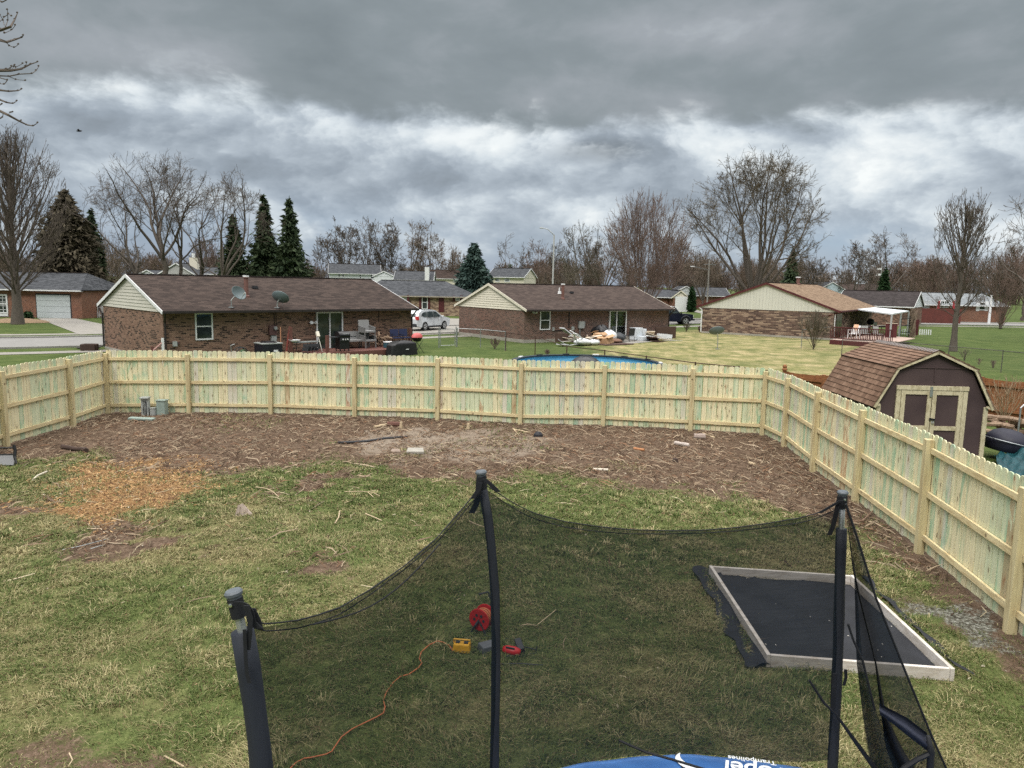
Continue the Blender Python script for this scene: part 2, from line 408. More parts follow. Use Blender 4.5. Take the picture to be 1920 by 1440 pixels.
c = n.mix(n.ss(n.add(z1[1], thr), 0.40, 0.75), c, mulc)
c = n.mix(n.ss(n.add(z2[0], thr), 0.45, 0.6), c, gravc)
n.out(c, 0.95, n.bump(n.add(n.mul(n3, 0.6), n2), 0.7, 0.04), 0, 0.15)
ins_att = np.where(near, 0.0, 1.0)
ground = raw_mesh('ground', np.stack([GX.ravel(), GY.ravel(), GZ], 1), 4, idx, mt, smooth=True,
                  attrs={'zone': np.stack([zD, zM, zS], 1), 'zone2': np.stack([zG, ins_att, zN], 1)})
tag(ground, kind='structure')

# grass blades on the lawn inside the fence: short tufts, green and straw mixed
def make_grass():
    Vs, Is, Cs = [], [], []; base = 0
    bands = [(5.2, 8.5, 5200, 0.040, 0.0026), (8.5, 12.5, 3200, 0.038, 0.0038), (12.5, 17.0, 1700, 0.038, 0.006), (17.0, 22.0, 700, 0.04, 0.009)]
    for y0, y1, dens, hh, ww in bands:
        xa, xb = max(-13.0, -0.72 * y1 - 0.6), min(8.6, 0.72 * y1 + 0.6)
        N = int((y1 - y0) * (xb - xa) * dens); x = rng.uniform(xa, xb, N); y = rng.uniform(y0, y1, N)
        k = (np.abs(x) < 0.72 * y + 0.8) & inside(YARD, x, y); x, y = x[k], y[k]
        D, M, S, Gv, Nn = zones(x, y)
        cl = fbm(x, y, 5.0, 3); keep = rng.random(len(x)) < np.clip((1 - 0.45 * sstep(fbm(x - 7, y + 3, 1.6, 3), .55, .72)) * (1 - D * 1.25) * (1 - M * 1.1) * (1 - Gv * 0.7) * (0.42 + 1.2 * sstep(cl, 0.30, 0.60)), 0.0, 1)
        inbox = inside([(p.x, p.y) for p in SAND_OUT], x, y); keep &= ~inbox
        x, y, D, M, S, cl = (q[keep] for q in (x, y, D, M, S, cl)); N = len(x)
        z = relief(x, y, D, M) - 0.004
        lush_ = fbm(x + 9, y + 31, 1.1, 3)
        h = hh * (0.35 + 1.0 * rng.random(N) + 1.5 * np.clip(lush_ - 0.5, 0, 1)) * (0.55 + cl); ww_ = ww * (0.7 + 0.7 * rng.random(N))
        a = rng.uniform(0, 2 * np.pi, N); lean = rng.uniform(0.4, 2.0, N); flow = fbm(x, y, 0.7, 2) * 9
        dx, dy = np.cos(a) + 0.5 * np.cos(flow), np.sin(a) + 0.5 * np.sin(flow); px_, py_ = -np.sin(a), np.cos(a)
        b0 = np.stack([x - px_ * ww_, y - py_ * ww_, z], 1); b1 = np.stack([x + px_ * ww_, y + py_ * ww_, z], 1)
        mx, my = x + dx * h * lean * 0.45, y + dy * h * lean * 0.45
        m0 = np.stack([mx - px_ * ww_ * .8, my - py_ * ww_ * .8, z + h * 0.72], 1); m1 = np.stack([mx + px_ * ww_ * .8, my + py_ * ww_ * .8, z + h * 0.72], 1)
        tp = np.stack([x + dx * h * lean * 1.1, y + dy * h * lean * 1.1, z + h * (1.05 - 0.18 * lean)], 1)
        Vs.append(np.stack([b0, b1, m1, m0, tp], 1).reshape(-1, 3))
        i0 = base + np.arange(N) * 5
        Is.append(np.stack([i0, i0 + 1, i0 + 2, i0, i0 + 2, i0 + 3, i0 + 3, i0 + 2, i0 + 4], 1).reshape(-1)); base += N * 5
        st_ = rng.random(N) < np.clip(0.10 + S * 0.62, 0, 0.85); t = rng.random(N)[:, None]
        g = np.array([0.056, 0.084, 0.020]) * (1 - t) + np.array([0.150, 0.180, 0.055]) * t
        s_ = np.array([0.20, 0.175, 0.075]) * (1 - t) + np.array([0.40, 0.355, 0.19]) * t
        br = np.array([0.17, 0.11, 0.06])
        c_ = np.where(st_[:, None], s_, g); c_ = np.where((rng.random(N) < 0.07)[:, None], br, c_)
        Cs.append(np.repeat(c_, 5, 0))
    # longer tufts: lush dark ones and dry pale ones, in drifts
    K = 2600; tx, ty = rng.uniform(-10, 8, K), rng.uniform(5.4, 15.5, K); D, M, S, Gv, Nn = zones(tx, ty); drift = fbm(tx, ty, 0.8, 3)
    k = (np.abs(tx) < 0.72 * ty + 0.6) & inside(YARD, tx, ty) & ~inside([(p.x, p.y) for p in SAND_OUT], tx, ty) & (D < .35) & (M < .3) & (rng.random(K) < 0.12 + 1.6 * sstep(drift, .42, .62) * (0.35 + 0.65 * (ty < 11)))
    tx, ty, S = tx[k], ty[k], S[k]; T_ = len(tx); nb = 26; dry = rng.random(T_) < .25 + .5 * S
    x = np.repeat(tx, nb) + rng.normal(0, .045, T_ * nb); y = np.repeat(ty, nb) + rng.normal(0, .045, T_ * nb); N = len(x); z = relief(x, y, np.zeros(N), np.zeros(N)) - .004
    a = rng.uniform(0, 2 * np.pi, N); a = np.where(rng.random(N) < .6, np.arctan2(y - np.repeat(ty, nb), x - np.repeat(tx, nb)), a); h = rng.uniform(.045, .105, N) * np.repeat(rng.uniform(.6, 1.15, T_), nb); lean = rng.uniform(.35, 1.5, N); ww_ = rng.uniform(.0022, .0042, N) * (1 + (y > 10) * .8)
    dx, dy = np.cos(a), np.sin(a); px_, py_ = -np.sin(a), np.cos(a)
    b0 = np.stack([x - px_ * ww_, y - py_ * ww_, z], 1); b1 = np.stack([x + px_ * ww_, y + py_ * ww_, z], 1); mx, my = x + dx * h * lean * .4, y + dy * h * lean * .4
    m0 = np.stack([mx - px_ * ww_ * .8, my - py_ * ww_ * .8, z + h * .72], 1); m1 = np.stack([mx + px_ * ww_ * .8, my + py_ * ww_ * .8, z + h * .72], 1)
    tp = np.stack([x + dx * h * lean, y + dy * h * lean, z + h * (1.05 - .22 * lean)], 1)
    Vs.append(np.stack([b0, b1, m1, m0, tp], 1).reshape(-1, 3)); i0 = base + np.arange(N) * 5
    Is.append(np.stack([i0, i0 + 1, i0 + 2, i0, i0 + 2, i0 + 3, i0 + 3, i0 + 2, i0 + 4], 1).reshape(-1))
    t = rng.random(N)[:, None]; dr = np.repeat(dry, nb)[:, None] | (rng.random(N)[:, None] < .12)
    c_ = np.where(dr, np.array([.26, .22, .10]) * (1 - t) + np.array([.50, .44, .25]) * t, np.array([.045, .075, .018]) * (1 - t) + np.array([.13, .175, .05]) * t); Cs.append(np.repeat(c_, 5, 0))
    mt, n = newmat('grass_blades')
    n.out(n.attr('tint'), 0.75, None, 0, 0.25)
    o = raw_mesh('grass', np.concatenate(Vs), 3, np.concatenate(Is), mt, attrs={'tint': np.concatenate(Cs)})
    tag(o, 'short patchy green and straw grass of the fenced yard', 'grass', kind='stuff')
SAND_OUT = [G(1333, 1061, .14), G(1598, 1079, .14), G(1785, 1252, .14), G(1441, 1226, .14)]
make_grass()

# loose twigs and chips over the cleared strip and the mulch
def litter(name, label, cat, N, fn, size, cols, flat=0.25, thick=0.004):
    x, y = fn(N); N = len(x); D, M, S, Gv, Nn = zones(x, y); z = relief(x, y, D, M) + 0.004
    L = size[0] + (size[1] - size[0]) * rng.random(N) ** 2.5; a = rng.uniform(0, np.pi, N); up = rng.uniform(0, flat, N) * L
    dx, dy = np.cos(a) * L / 2, np.sin(a) * L / 2; t = thick * (0.5 + rng.random(N)) * (1 + L * 2)
    nx, ny = -np.sin(a) * t, np.cos(a) * t; bend = rng.normal(0, 0.14, N) * L
    e0 = np.stack([x - dx, y - dy, z], 1); mm = np.stack([x - np.sin(a) * bend, y + np.cos(a) * bend, z + up * 0.7 + .004], 1); e1 = np.stack([x + dx, y + dy, z + up], 1)
    O = np.stack([nx, ny, 0 * nx], 1); U = np.stack([0 * nx, 0 * nx, t * 1.6], 1)
    ring = lambda p, s: [p - O * s, p + O * s, p + U * s]
    V = np.stack(ring(e0, .8) + ring(mm, 1) + ring(e1, .5), 1).reshape(-1, 3)
    i0 = (np.arange(N) * 9)[:, None]
    pat = np.array([[0, 1, 4, 3], [1, 2, 5, 4], [2, 0, 3, 5], [3, 4, 7, 6], [4, 5, 8, 7], [5, 3, 6, 8]]).ravel()
    I = (i0 + pat[None]).reshape(-1)
    cc = np.array(cols)[rng.integers(0, len(cols), N)] * (0.6 + 0.8 * rng.random(N))[:, None]
    mt = MATS.get('loose_litter')
    if not mt:
        mt, n = newmat('loose_litter'); n.out(n.attr('tint'), 0.9, None, 0, 0.2)
    o = raw_mesh(name, V, 4, I, mt, attrs={'tint': np.repeat(cc, 9, 0)}); tag(o, label, cat, kind='stuff')
def in_dirt(N):
    x = rng.uniform(-12, 9, N); y = rng.uniform(10, 22.5, N); D, M, S, Gv, Nn = zones(x, y)
    k = (rng.random(N) < (D * (0.25 + 1.2 * sstep(fbm(x, y, 1.7), 0.38, 0.6)) + 0.02)) & inside(YARD, x, y); return x[k], y[k]
def in_mulch(N):
    x = rng.uniform(-12, -3, N); y = rng.uniform(9, 18, N); D, M, S, Gv, Nn = zones(x, y)
    k = rng.random(N) < M; return x[k], y[k]
def on_lawn(N):
    x = rng.uniform(-12, 8, N); y = rng.uniform(6.5, 16, N); k = inside(YARD, x, y) & (rng.random(N) < 0.25 + 0.75 * sstep(y, 9, 14)); return x[k], y[k]
litter('twig_litter', 'pale twigs and stems strewn over the bare soil strip', 'twigs', 75000, in_dirt, (0.02, 0.26),
       [(0.21, 0.15, 0.10), (0.30, 0.23, 0.16), (0.17, 0.115, 0.08), (0.38, 0.30, 0.21), (0.10, 0.065, 0.045), (0.20, 0.115, 0.07), (0.07, 0.045, 0.03), (0.14, 0.09, 0.06)], 0.35, 0.0048)
litter('brush_litter', 'tangled longer stems lying on the cleared soil strip', 'brush', 2000, in_dirt, (0.12, 0.55),
       [(0.30, 0.23, 0.16), (0.40, 0.32, 0.23), (0.20, 0.14, 0.10)], 0.15, 0.0042)
litter('wood_chips', 'orange wood chips spread in a patch by the left fence', 'mulch', 45000, in_mulch, (0.02, 0.10),
       [(0.40, 0.24, 0.11), (0.26, 0.14, 0.065), (0.50, 0.34, 0.18), (0.16, 0.09, 0.05), (0.42, 0.27, 0.13)], 0.3, 0.006)
litter('lawn_twigs', 'thin dry twigs scattered over the lawn', 'twigs', 900, on_lawn, (0.04, 0.38),
       [(0.45, 0.38, 0.26), (0.55, 0.47, 0.33), (0.35, 0.27, 0.18)], 0.15, 0.003)
litter('ground_leaves', 'bits of dry leaf and clods on the lawn', 'leaves', 2600, on_lawn, (0.015, 0.05),
       [(0.30, 0.20, 0.12), (0.10, 0.07, 0.05), (0.5, 0.44, 0.34)], 0.4, 0.007)
# ------------------------------------------------------------------ wood privacy fence
def wood_mat(name, base, dark, knot=0.5, gs=(1, 1, 1), grain=1.0):
    mt, n = newmat(name); o = n.coord(); inf = n.node('ShaderNodeObjectInfo').outputs['Random']
    v = n.node('ShaderNodeVectorMath', {0: n.scale(o, gs), 1: n.vec(n.mul(inf, 37), n.mul(inf, 11), n.mul(inf, 5))}, operation='ADD').outputs[0]
    g = n.noise(v, 9 * grain, 4, 0.6, 1.2); b = n.noise(v, 1.6, 2, 0.5)
    c = n.mix(n.ss(g, 0.42, 0.66), base, dark)
    c = n.mix(n.mul(n.ss(b, 0.5, 0.75), 0.35), c, tuple(q * 0.72 for q in base))
    vo = n.node('ShaderNodeTexVoronoi', {'Vector': o, 'Scale': 2.6}).outputs['Distance']
    c = n.mix(n.mul(n.ss(vo, 0.085, 0.05), knot), c, (0.10, 0.055, 0.03))
    n.out(c, 0.8, n.bump(g, 0.25, 0.004), 0, 0.25); return mt
M_POST = wood_mat('treated_post_wood', (0.60, 0.52, 0.31), (0.45, 0.36, 0.20), 0.7, (1.5, 1.5, 0.12))
M_RAIL = wood_mat('treated_rail_wood', (0.72, 0.61, 0.37), (0.54, 0.42, 0.23), 0.7, (0.25, 0.25, 2.2))
mt, n = newmat('treated_picket_wood'); M_PICK = mt
a = n.attr('tint'); r_, g_, b_ = n.sep(a); o = n.coord(); ox, oy, oz = n.sep(o)
u = n.attr('loc'); ux, uy, uz = n.sep(u)
vv = n.vec(n.mul(ux, 1.0), n.mul(b_, 61.0), n.mul(uz, 1.0))
grain = n.noise(n.scale(vv, (22, 1, 0.9)), 1.0, 5, 0.6, 0.8)
stain = n.noise(n.scale(vv, (7, 1, 1.5)), 1.0, 4, 0.6, 1.0)
cream = n.mix(n.ss(grain, 0.35, 0.65), (0.82, 0.76, 0.51), (0.67, 0.60, 0.39))
pale = n.mix(n.ss(grain, 0.35, 0.65), (0.68, 0.71, 0.49), (0.55, 0.60, 0.41))
grey = n.mix(n.ss(grain, 0.35, 0.65), (0.68, 0.65, 0.53), (0.56, 0.53, 0.42))
c = n.mix(n.ss(r_, 0.35, 0.65), cream, pale)
c = n.mix(n.ss(r_, 0.86, 0.92), c, grey)
c = n.mix(n.mul(n.ss(n.add(stain, n.mul(g_, 0.24)), 0.62, 0.86), 0.66), c, (0.24, 0.47, 0.31))
kn = n.node('ShaderNodeTexVoronoi', {'Vector': n.vec(n.add(n.mul(ux, 7.0), n.mul(b_, 61.0)), n.add(n.mul(uz, 2.3), n.mul(b_, 13.0)), 0.0), 'Scale': 1.0}, voronoi_dimensions='2D').outputs['Distance']
c = n.mix(n.mul(n.ss(kn, 0.115, 0.06), n.ss(b_, 0.5, 0.55, 0.0, 0.8)), c, (0.085, 0.075, 0.05))
c = n.mix(n.mul(n.ss(kn, 0.34, 0.12), 0.20), c, (0.42, 0.30, 0.16))
red = n.mul(n.ss(b_, 0.965, 0.97), n.ss(stain, 0.42, 0.5)); c = n.mix(n.mul(red, 0.5), c, (0.46, 0.20, 0.09))
rs = n.ss(n.noise(n.scale(vv, (9, 1, 2.1)), 1, 3, .6), 0.62, 0.72); c = n.mix(n.mul(rs, n.ss(b_, 0.75, 0.8, 0.0, 0.5)), c, (0.34, 0.19, 0.09))
n.out(c, 0.8, n.bump(grain, 0.2, 0.003), 0, 0.22)

def fence_run(name, label, P, h_post=1.79, h_pick=1.84, side=1.0, skip_last=False, green=0.5, posts=None):
    """posts at P (world points); pickets on the far side of the rails, side = +1 if the far side lies left of the run direction"""
    root = thing(name, label, 'fence', P[0])
    O = P[0]
    for i, p in enumerate(P):
        if posts is not None and i not in posts: continue
        d = (P[min(i + 1, len(P) - 1)] - P[max(i - 1, 0)]).normalized()
        q = p - O; mb = MB(); hh = h_post + rng.uniform(-.02, .03)
        mb.box((q.x, q.y, hh / 2 - 0.03), (0.115, 0.115, hh), rot_z(math.atan2(d.y, d.x)) @ Matrix.Rotation(rng.uniform(-.006, .006), 3, 'X'))
        mb.build('post', M_POST, root, bevel=0.006)
    for a, b in zip(P[:-1], P[1:]):
        d = (b - a); L = d.length; d.normalize(); nrm = Vector((-d.y, d.x, 0)) * side
        A, B = a - O, b - O
        for z in (0.26, 0.93, 1.60):
            s_ = rng.uniform(-.012, .012)
            MB().beam(A + d * 0.062 + nrm * 0.03 + Vector((0, 0, z + s_)), B - d * 0.062 + nrm * 0.03 + Vector((0, 0, z - s_)), 0.038, 0.088).build('rail', M_RAIL, root, bevel=0.003)
        # pickets: one mesh per bay, every board its own width, height and tint
        N = max(2, round(L / 0.139)); w = L / N; V, I, T, U = [], [], [], []
        for k in range(N):
            c0 = A + d * (k * w + w / 2) + nrm * 0.062
            hw = w / 2 - 0.0035 - rng.uniform(0, 0.003); H = h_pick + rng.uniform(-.014, .014); z0 = 0.035 + rng.uniform(-.01, .015)
            cut = 0.034; prof = [(-hw, z0), (hw, z0), (hw, H - cut), (hw - 0.012, H - cut * 0.35), (hw - 0.034, H), (-hw + 0.034, H), (-hw + 0.012, H - cut * 0.35), (-hw, H - cut)]
            bb = len(V); th = 0.016
            off = rng.uniform(-.003, .003)
            tl = rng.uniform(-.004, .004)
            for w_ in (off, off + th):
                for x_, z_ in prof:
                    p = c0 + d * (x_ + tl * z_) + nrm * w_; V.append((p.x, p.y, z_)); U.append((x_ + hw, w_, z_))
            I.append([bb + q for q in range(8)]); I.append([bb + 8 + q for q in range(7, -1, -1)])
            for q in range(8): I.append([bb + q, bb + 8 + q, bb + 8 + (q + 1) % 8, bb + (q + 1) % 8])
            T += [(rng.random(), max(0.0, rng.normal(green - .06, 0.40)), rng.random())] * 16
        me = bpy.data.meshes.new('picket_panel'); me.from_pydata(V, [], I); me.materials.append(M_PICK)
        for nm, arr in (('tint', T), ('loc', U)):
            at = me.attributes.new(nm, 'FLOAT_COLOR', 'POINT'); a4 = np.ones((len(V), 4), 'f'); a4[:, :3] = np.array(arr); at.data.foreach_set('color', a4.ravel())
        bm = bmesh.new(); bm.from_mesh(me); bmesh.ops.recalc_face_normals(bm, faces=bm.faces); bm.to_mesh(me); bm.free()
        po = bpy.data.objects.new('picket_panel', me); C.objects.link(po); po.parent = root
    return root
fence_run('privacy_fence', 'new pale green tinted picket fence run across the back of the yard', BP, side=1, green=0.55)
fence_run('privacy_fence', 'new picket fence run on the right, sloping towards the viewer past the shed', RP, side=1, green=0.6, posts=range(1, len(RP)))
fence_run('privacy_fence', 'short new picket fence run at the left edge by the road', LP, side=-1, green=0.35, posts=range(1, len(LP)))

# ------------------------------------------------------------------ building materials
def brick_mat(name, stops, mortar, bw=0.215, rh=0.075, ms=0.011):
    mt, n = newmat(name); uv = n.node('ShaderNodeUVMap').outputs[0]
    br = n.node('ShaderNodeTexBrick', {'Vector': uv, 'Color1': (0, 0, 0), 'Color2': (1, 1, 1), 'Mortar': (0.5, 0.5, 0.5), 'Scale': 1.0, 'Mortar Size': ms, 'Mortar Smooth': 0.3, 'Bias': 0.0, 'Brick Width': bw, 'Row Height': rh}, offset=0.5)
    big = n.noise(uv, 0.5, 3, 0.5); f = n.noise(uv, 40, 3, 0.6)
    c = n.ramp(br.outputs[0], stops, 'CONSTANT')
    c = n.mix(n.ss(f, 0.3, 0.7, 0.0, 0.35), c, n.mix(0.5, c, (0.02, 0.015, 0.012)))
    c = n.mix(br.outputs['Fac'], c, mortar)
    c = n.mix(n.mul(n.ss(big, 0.4, 0.65), 0.25), c, mortar)
    n.out(c, 0.9, n.bump(n.sub(1.0, br.outputs['Fac']), 0.5, 0.01), 0, 0.2); return mt
BR1 = brick_mat('brown_brick', [(0, (0.034, 0.024, 0.021)), (0.17, (0.215, 0.128, 0.094)), (0.45, (0.27, 0.165, 0.12)), (0.68, (0.185, 0.108, 0.08)), (0.87, (0.07, 0.046, 0.038))], (0.25, 0.17, 0.125), 0.26, 0.085, 0.012)
BR2 = brick_mat('dark_red_brick', [(0, (0.085, 0.045, 0.04)), (0.22, (0.145, 0.072, 0.058)), (0.5, (0.18, 0.09, 0.072)), (0.78, (0.065, 0.036, 0.032))], (0.26, 0.2, 0.165), 0.22, 0.08, 0.012)
BR3 = brick_mat('tan_and_brown_brick', [(0, (0.07, 0.042, 0.036)), (0.2, (0.15, 0.095, 0.075)), (0.42, (0.36, 0.26, 0.19)), (0.62, (0.11, 0.066, 0.055)), (0.82, (0.26, 0.175, 0.13))], (0.20, 0.155, 0.125), 0.42, 0.11, 0.012)
BR4 = brick_mat('orange_red_brick', [(0, (0.20, 0.075, 0.045)), (0.3, (0.28, 0.115, 0.07)), (0.6, (0.24, 0.095, 0.06)), (0.85, (0.15, 0.06, 0.042))], (0.27, 0.18, 0.14))
BR5 = brick_mat('buff_brick', [(0, (0.14, 0.085, 0.06)), (0.25, (0.42, 0.30, 0.20)), (0.5, (0.32, 0.21, 0.145)), (0.75, (0.50, 0.37, 0.26))], (0.34, 0.26, 0.2), 0.36, 0.13)
def roof_mat(name, lo, hi, streak=0.4):
    mt, n = newmat(name); uv = n.node('ShaderNodeUVMap').outputs[0]
    br = n.node('ShaderNodeTexBrick', {'Vector': uv, 'Color1': (0, 0, 0), 'Color2': (1, 1, 1), 'Mortar': (0.2, 0.2, 0.2), 'Scale': 1.0, 'Mortar Size': 0.007, 'Brick Width': 0.33, 'Row Height': 0.145}, offset=0.37)
    big = n.noise(n.scale(uv, (0.5, 1.2, 1)), 0.9, 4, 0.6); f = n.noise(uv, 25, 3, 0.7)
    k = n.add(n.mul(br.outputs[0], 0.42), n.add(n.mul(big, streak), n.mul(f, 0.35)))
    c = n.mix(n.ss(k, 0.25, 0.95), lo, hi)
    st_ = n.noise(n.scale(uv, (1.4, 0.12, 1)), 1.0, 4, 0.6); c = n.mix(n.mul(n.ss(st_, 0.52, 0.72), 0.3), c, tuple(q * 0.45 for q in lo))
    c = n.mix(n.mul(br.outputs['Fac'], 0.6), c, tuple(q * 0.4 for q in lo))
    n.out(c, 0.92, n.bump(br.outputs['Fac'], -0.4, 0.01), 0, 0.2); return mt
RF1 = roof_mat('brown_roof_shingle', (0.026, 0.018, 0.0155), (0.076, 0.054, 0.045))
RF2 = roof_mat('warm_brown_roof_shingle', (0.040, 0.028, 0.0245), (0.088, 0.064, 0.054))
RF3 = roof_mat('tan_roof_shingle', (0.135, 0.088, 0.056), (0.29, 0.205, 0.138))
RFG = roof_mat('charcoal_roof_shingle', (0.034, 0.037, 0.042), (0.095, 0.10, 0.11))
RFL = roof_mat('pale_grey_roof_shingle', (0.15, 0.165, 0.175), (0.26, 0.28, 0.295))
WHITE = simple('white_trim_paint', (0.74, 0.75, 0.76), 0.5, 0.07, 1.5)
DKTRIM = simple('dark_brown_gutter_paint', (0.028, 0.022, 0.021), 0.45, 0.2)
MAROON = simple('maroon_trim_paint', (0.085, 0.018, 0.020), 0.55, 0.2)
SIDB = simple('beige_vinyl_siding', (0.55, 0.53, 0.465), 0.6, 0.05, 2)
SIDC = simple('cream_vinyl_siding', (0.70, 0.655, 0.545), 0.6, 0.05, 2)
SIDW = simple('white_siding', (0.66, 0.69, 0.71), 0.6, 0.06, 2)
SIDT = simple('vertical_panel_paint', (0.60, 0.60, 0.53), 0.65, 0.08, 1.2, stretch=(3, 3, .3))
CONC = simple('concrete_footing', (0.33, 0.31, 0.27), 0.9, 0.2, 3, bump=0.3)
GALV = simple('galvanised_metal', (0.42, 0.44, 0.45), 0.4, 0.15, 6, metal=0.7)
BLACKM = simple('black_painted_metal', (0.012, 0.012, 0.014), 0.4, 0.2, 5)
mt, n = newmat('window_glass'); GLASS = mt
v = n.coord(); f = n.noise(v, 1.6, 3, 0.5, 1.0)
n.out(n.mix(n.ss(f, 0.35, 0.7), (0.012, 0.018, 0.018), (0.05, 0.065, 0.062)), 0.06, None, 0, 0.6)
mt, n = newmat('clear_pane'); PANE = mt
tr = n.node('ShaderNodeBsdfTransparent', {0: (0.9, 0.94, 0.93)}).outputs[0]; gl = n.node('ShaderNodeBsdfGlossy', {'Roughness': 0.04}).outputs[0]
fr = n.node('ShaderNodeFresnel', {0: 1.5}).outputs[0]
n.node('ShaderNodeOutputMaterial', {0: n.node('ShaderNodeMixShader', {0: n.add(n.mul(fr, 0.9), 0.03), 1: tr, 2: gl}).outputs[0]})
CURT = simple('sea_green_curtain', (0.23, 0.36, 0.29), 0.9, 0.12, 3, stretch=(4, 4, .4))

class House:
    """near roof corner B, angle, roof length L, roof width W, eave and ridge heights; local x along the eave, local y towards the far eave"""
    def __init__(s, name, label, B, ang, L, W, ze, zr, brick, roof, rake, gut, sid, ov=0.45, ro=0.15, foot=None, sidkind='lap', gables=(1, 1), cat='house', hip=(0, 0)):
        s.e = Vector((math.cos(ang), math.sin(ang), 0)); s.g = Vector((-math.sin(ang), math.cos(ang), 0)); s.ang = ang
        s.o = Vector((B[0], B[1], 0)) + s.e * ro + s.g * ov
        s.root = thing(name, label, cat, s.o, ang)
        s.L, s.W, s.ze, s.zr, s.ov, s.ro = L - 2 * ro, W - 2 * ov, ze, zr, ov, ro
        r = s.root; Lw, Ww = s.L, s.W; k = (zr - ze) / (Ww / 2 + ov); s.k = k; zw = ze + k * ov - 0.16   # wall top
        s.zw = zw; top = ze - 0.06
        mb = MB()
        for a, b in (((0, 0), (Lw, 0)), ((Lw, 0), (Lw, Ww)), ((Lw, Ww), (0, Ww)), ((0, Ww), (0, 0))):
            mb.quad_m((*a, 0), (*b, 0), (*b, top), (*a, top))
        mb.build('wall', brick, r)
        if foot: 
            fb = MB()
            fb.box((Lw / 2, -0.012, foot / 2), (Lw + .06, 0.03, foot)); fb.box((-0.012, Ww / 2, foot / 2), (0.03, Ww + .03, foot)); fb.build('footing', CONC, r)
        # gables
        for q, xg in enumerate((0.0, Lw)):
            if hip[q] > 0: continue
            x0 = xg + (-0.02 if q == 0 else 0.02); sg = -1 if q == 0 else 1
            mb = MB(); zr_in = zr - 0.10; kk = k; y_half = Ww / 2 + ov - 0.08
            if sidkind == 'lap':
                zz = ze - 0.08; row = 0.16 if W < 11 else 0.2
                while zz < zr_in - 0.03:
                    z2 = min(zz + row, zr_in); ha = min(y_half, max(0.0, (zr_in - zz) / kk)); hb = max(0.0, (zr_in - z2) / kk); hb = min(hb, y_half)
                    mb.face([(x0 + sg * 0.028, Ww / 2 - ha, zz), (x0 + sg * 0.028, Ww / 2 + ha, zz), (x0, Ww / 2 + hb, z2), (x0, Ww / 2 - hb, z2)])
                    mb.face([(x0 + sg * 0.028, Ww / 2 - ha, zz), (x0 + sg * 0.028, Ww / 2 + ha, zz), (x0 - sg * .02, Ww / 2 + ha, zz), (x0 - sg * .02, Ww / 2 - ha, zz)])
                    zz = z2
                mb.build('gable_siding', sid, r, fix=False)
            else:
                N = 44; yy = [Ww / 2 - y_half + i * 2 * y_half / N for i in range(N + 1)]
                for i in range(N):
                    a, b = yy[i] + .01, yy[i + 1] - .01; za = zr_in - abs(a - Ww / 2) * kk; zb = zr_in - abs(b - Ww / 2) * kk; zm = ze - 0.10
                    za, zb = max(za, zm), max(zb, zm)
                    mb.face([(x0 + sg * .012, a, zm), (x0 + sg * .012, b, zm), (x0 + sg * .012, b, zb), (x0 + sg * .012, a, za)])
                mb.face([(x0, Ww / 2 - y_half, ze - .1), (x0, Ww / 2 + y_half, ze - .1), (x0, Ww / 2, zr_in)])
                mb.face([(x0 + sg * .02, Ww / 2 - y_half, ze - .14), (x0 + sg * .02, Ww / 2 + y_half, ze - .14), (x0 + sg * .02, Ww / 2 + y_half, ze - .1), (x0 + sg * .02, Ww / 2 - y_half, ze - .1)])
                mb.build('gable_siding', sid, r, fix=False)
        # roof: two slabs (or hipped ends)
        xa, xb = -ro, Lw + ro; ya, yb, ym = -ov, Ww + ov, Ww / 2; th = 0.10
        ha, hb = hip[0] * (Ww / 2 + ov), hip[1] * (Ww / 2 + ov)
        mb = MB(); Ra, Rb = (xa + ha, ym, zr), (xb - hb, ym, zr)
        mb.quad_m((xa, ya, ze), (xb, ya, ze), Rb, Ra); mb.quad_m((xb, yb, ze), (xa, yb, ze), Ra, Rb)
        if ha: mb.face([(xa, yb, ze), (xa, ya, ze), Ra], [(0, 0), (yb - ya, 0), ((yb - ya) / 2, ha * 1.1)])
        if hb: mb.face([(xb, ya, ze), (xb, yb, ze), Rb], [(0, 0), (yb - ya, 0), ((yb - ya) / 2, hb * 1.1)])
        dn = Vector((0, 0, -th))
        lo = lambda p: tuple(Vector(p) + dn)
        mb.quad_m(lo((xa, ya, ze)), lo((xb, ya, ze)), lo(Rb), lo(Ra)); mb.quad_m(lo((xb, yb, ze)), lo((xa, yb, ze)), lo(Ra), lo(Rb))
        for a, b in (((xa, ya, ze), (xb, ya, ze)), ((xb, yb, ze), (xa, yb, ze))): mb.quad_m(a, b, lo(b), lo(a))
        if not ha: mb.face([(xa, ya, ze), Ra, lo(Ra), lo((xa, ya, ze))]); mb.face([(xa, yb, ze), Ra, lo(Ra), lo((xa, yb, ze))])
        if not hb: mb.face([(xb, ya, ze), Rb, lo(Rb), lo((xb, ya, ze))]); mb.face([(xb, yb, ze), Rb, lo(Rb), lo((xb, yb, ze))])
        s.roof = mb.build('roof', roof, r, fix=False)
        MB().beam((xa + ha, ym, zr + .02), (xb - hb, ym, zr + .02), 0.26, 0.035).build('ridge_cap', simple('ridge_cap_' + roof.name, (0.045, 0.034, 0.032), 0.9), s.roof)
        # rakes, soffit, gutter
        for q, x_ in enumerate((xa, xb)):
            if hip[q] > 0: continue
            sg = -1 if q == 0 else 1; mb = MB()
            for y_ in (ya, yb): mb.beam((x_ + sg * .016, y_, ze - .08), (x_ + sg * .016, ym, zr - .08), 0.03, 0.16)
            mb.build('rake_board', rake, r)
        for y_, sg in ((ya, -1), (yb, 1)): MB().box((Lw / 2, y_ + sg * .05, ze - .06), (xb - xa + .02, 0.11, 0.11)).build('gutter', gut, r)
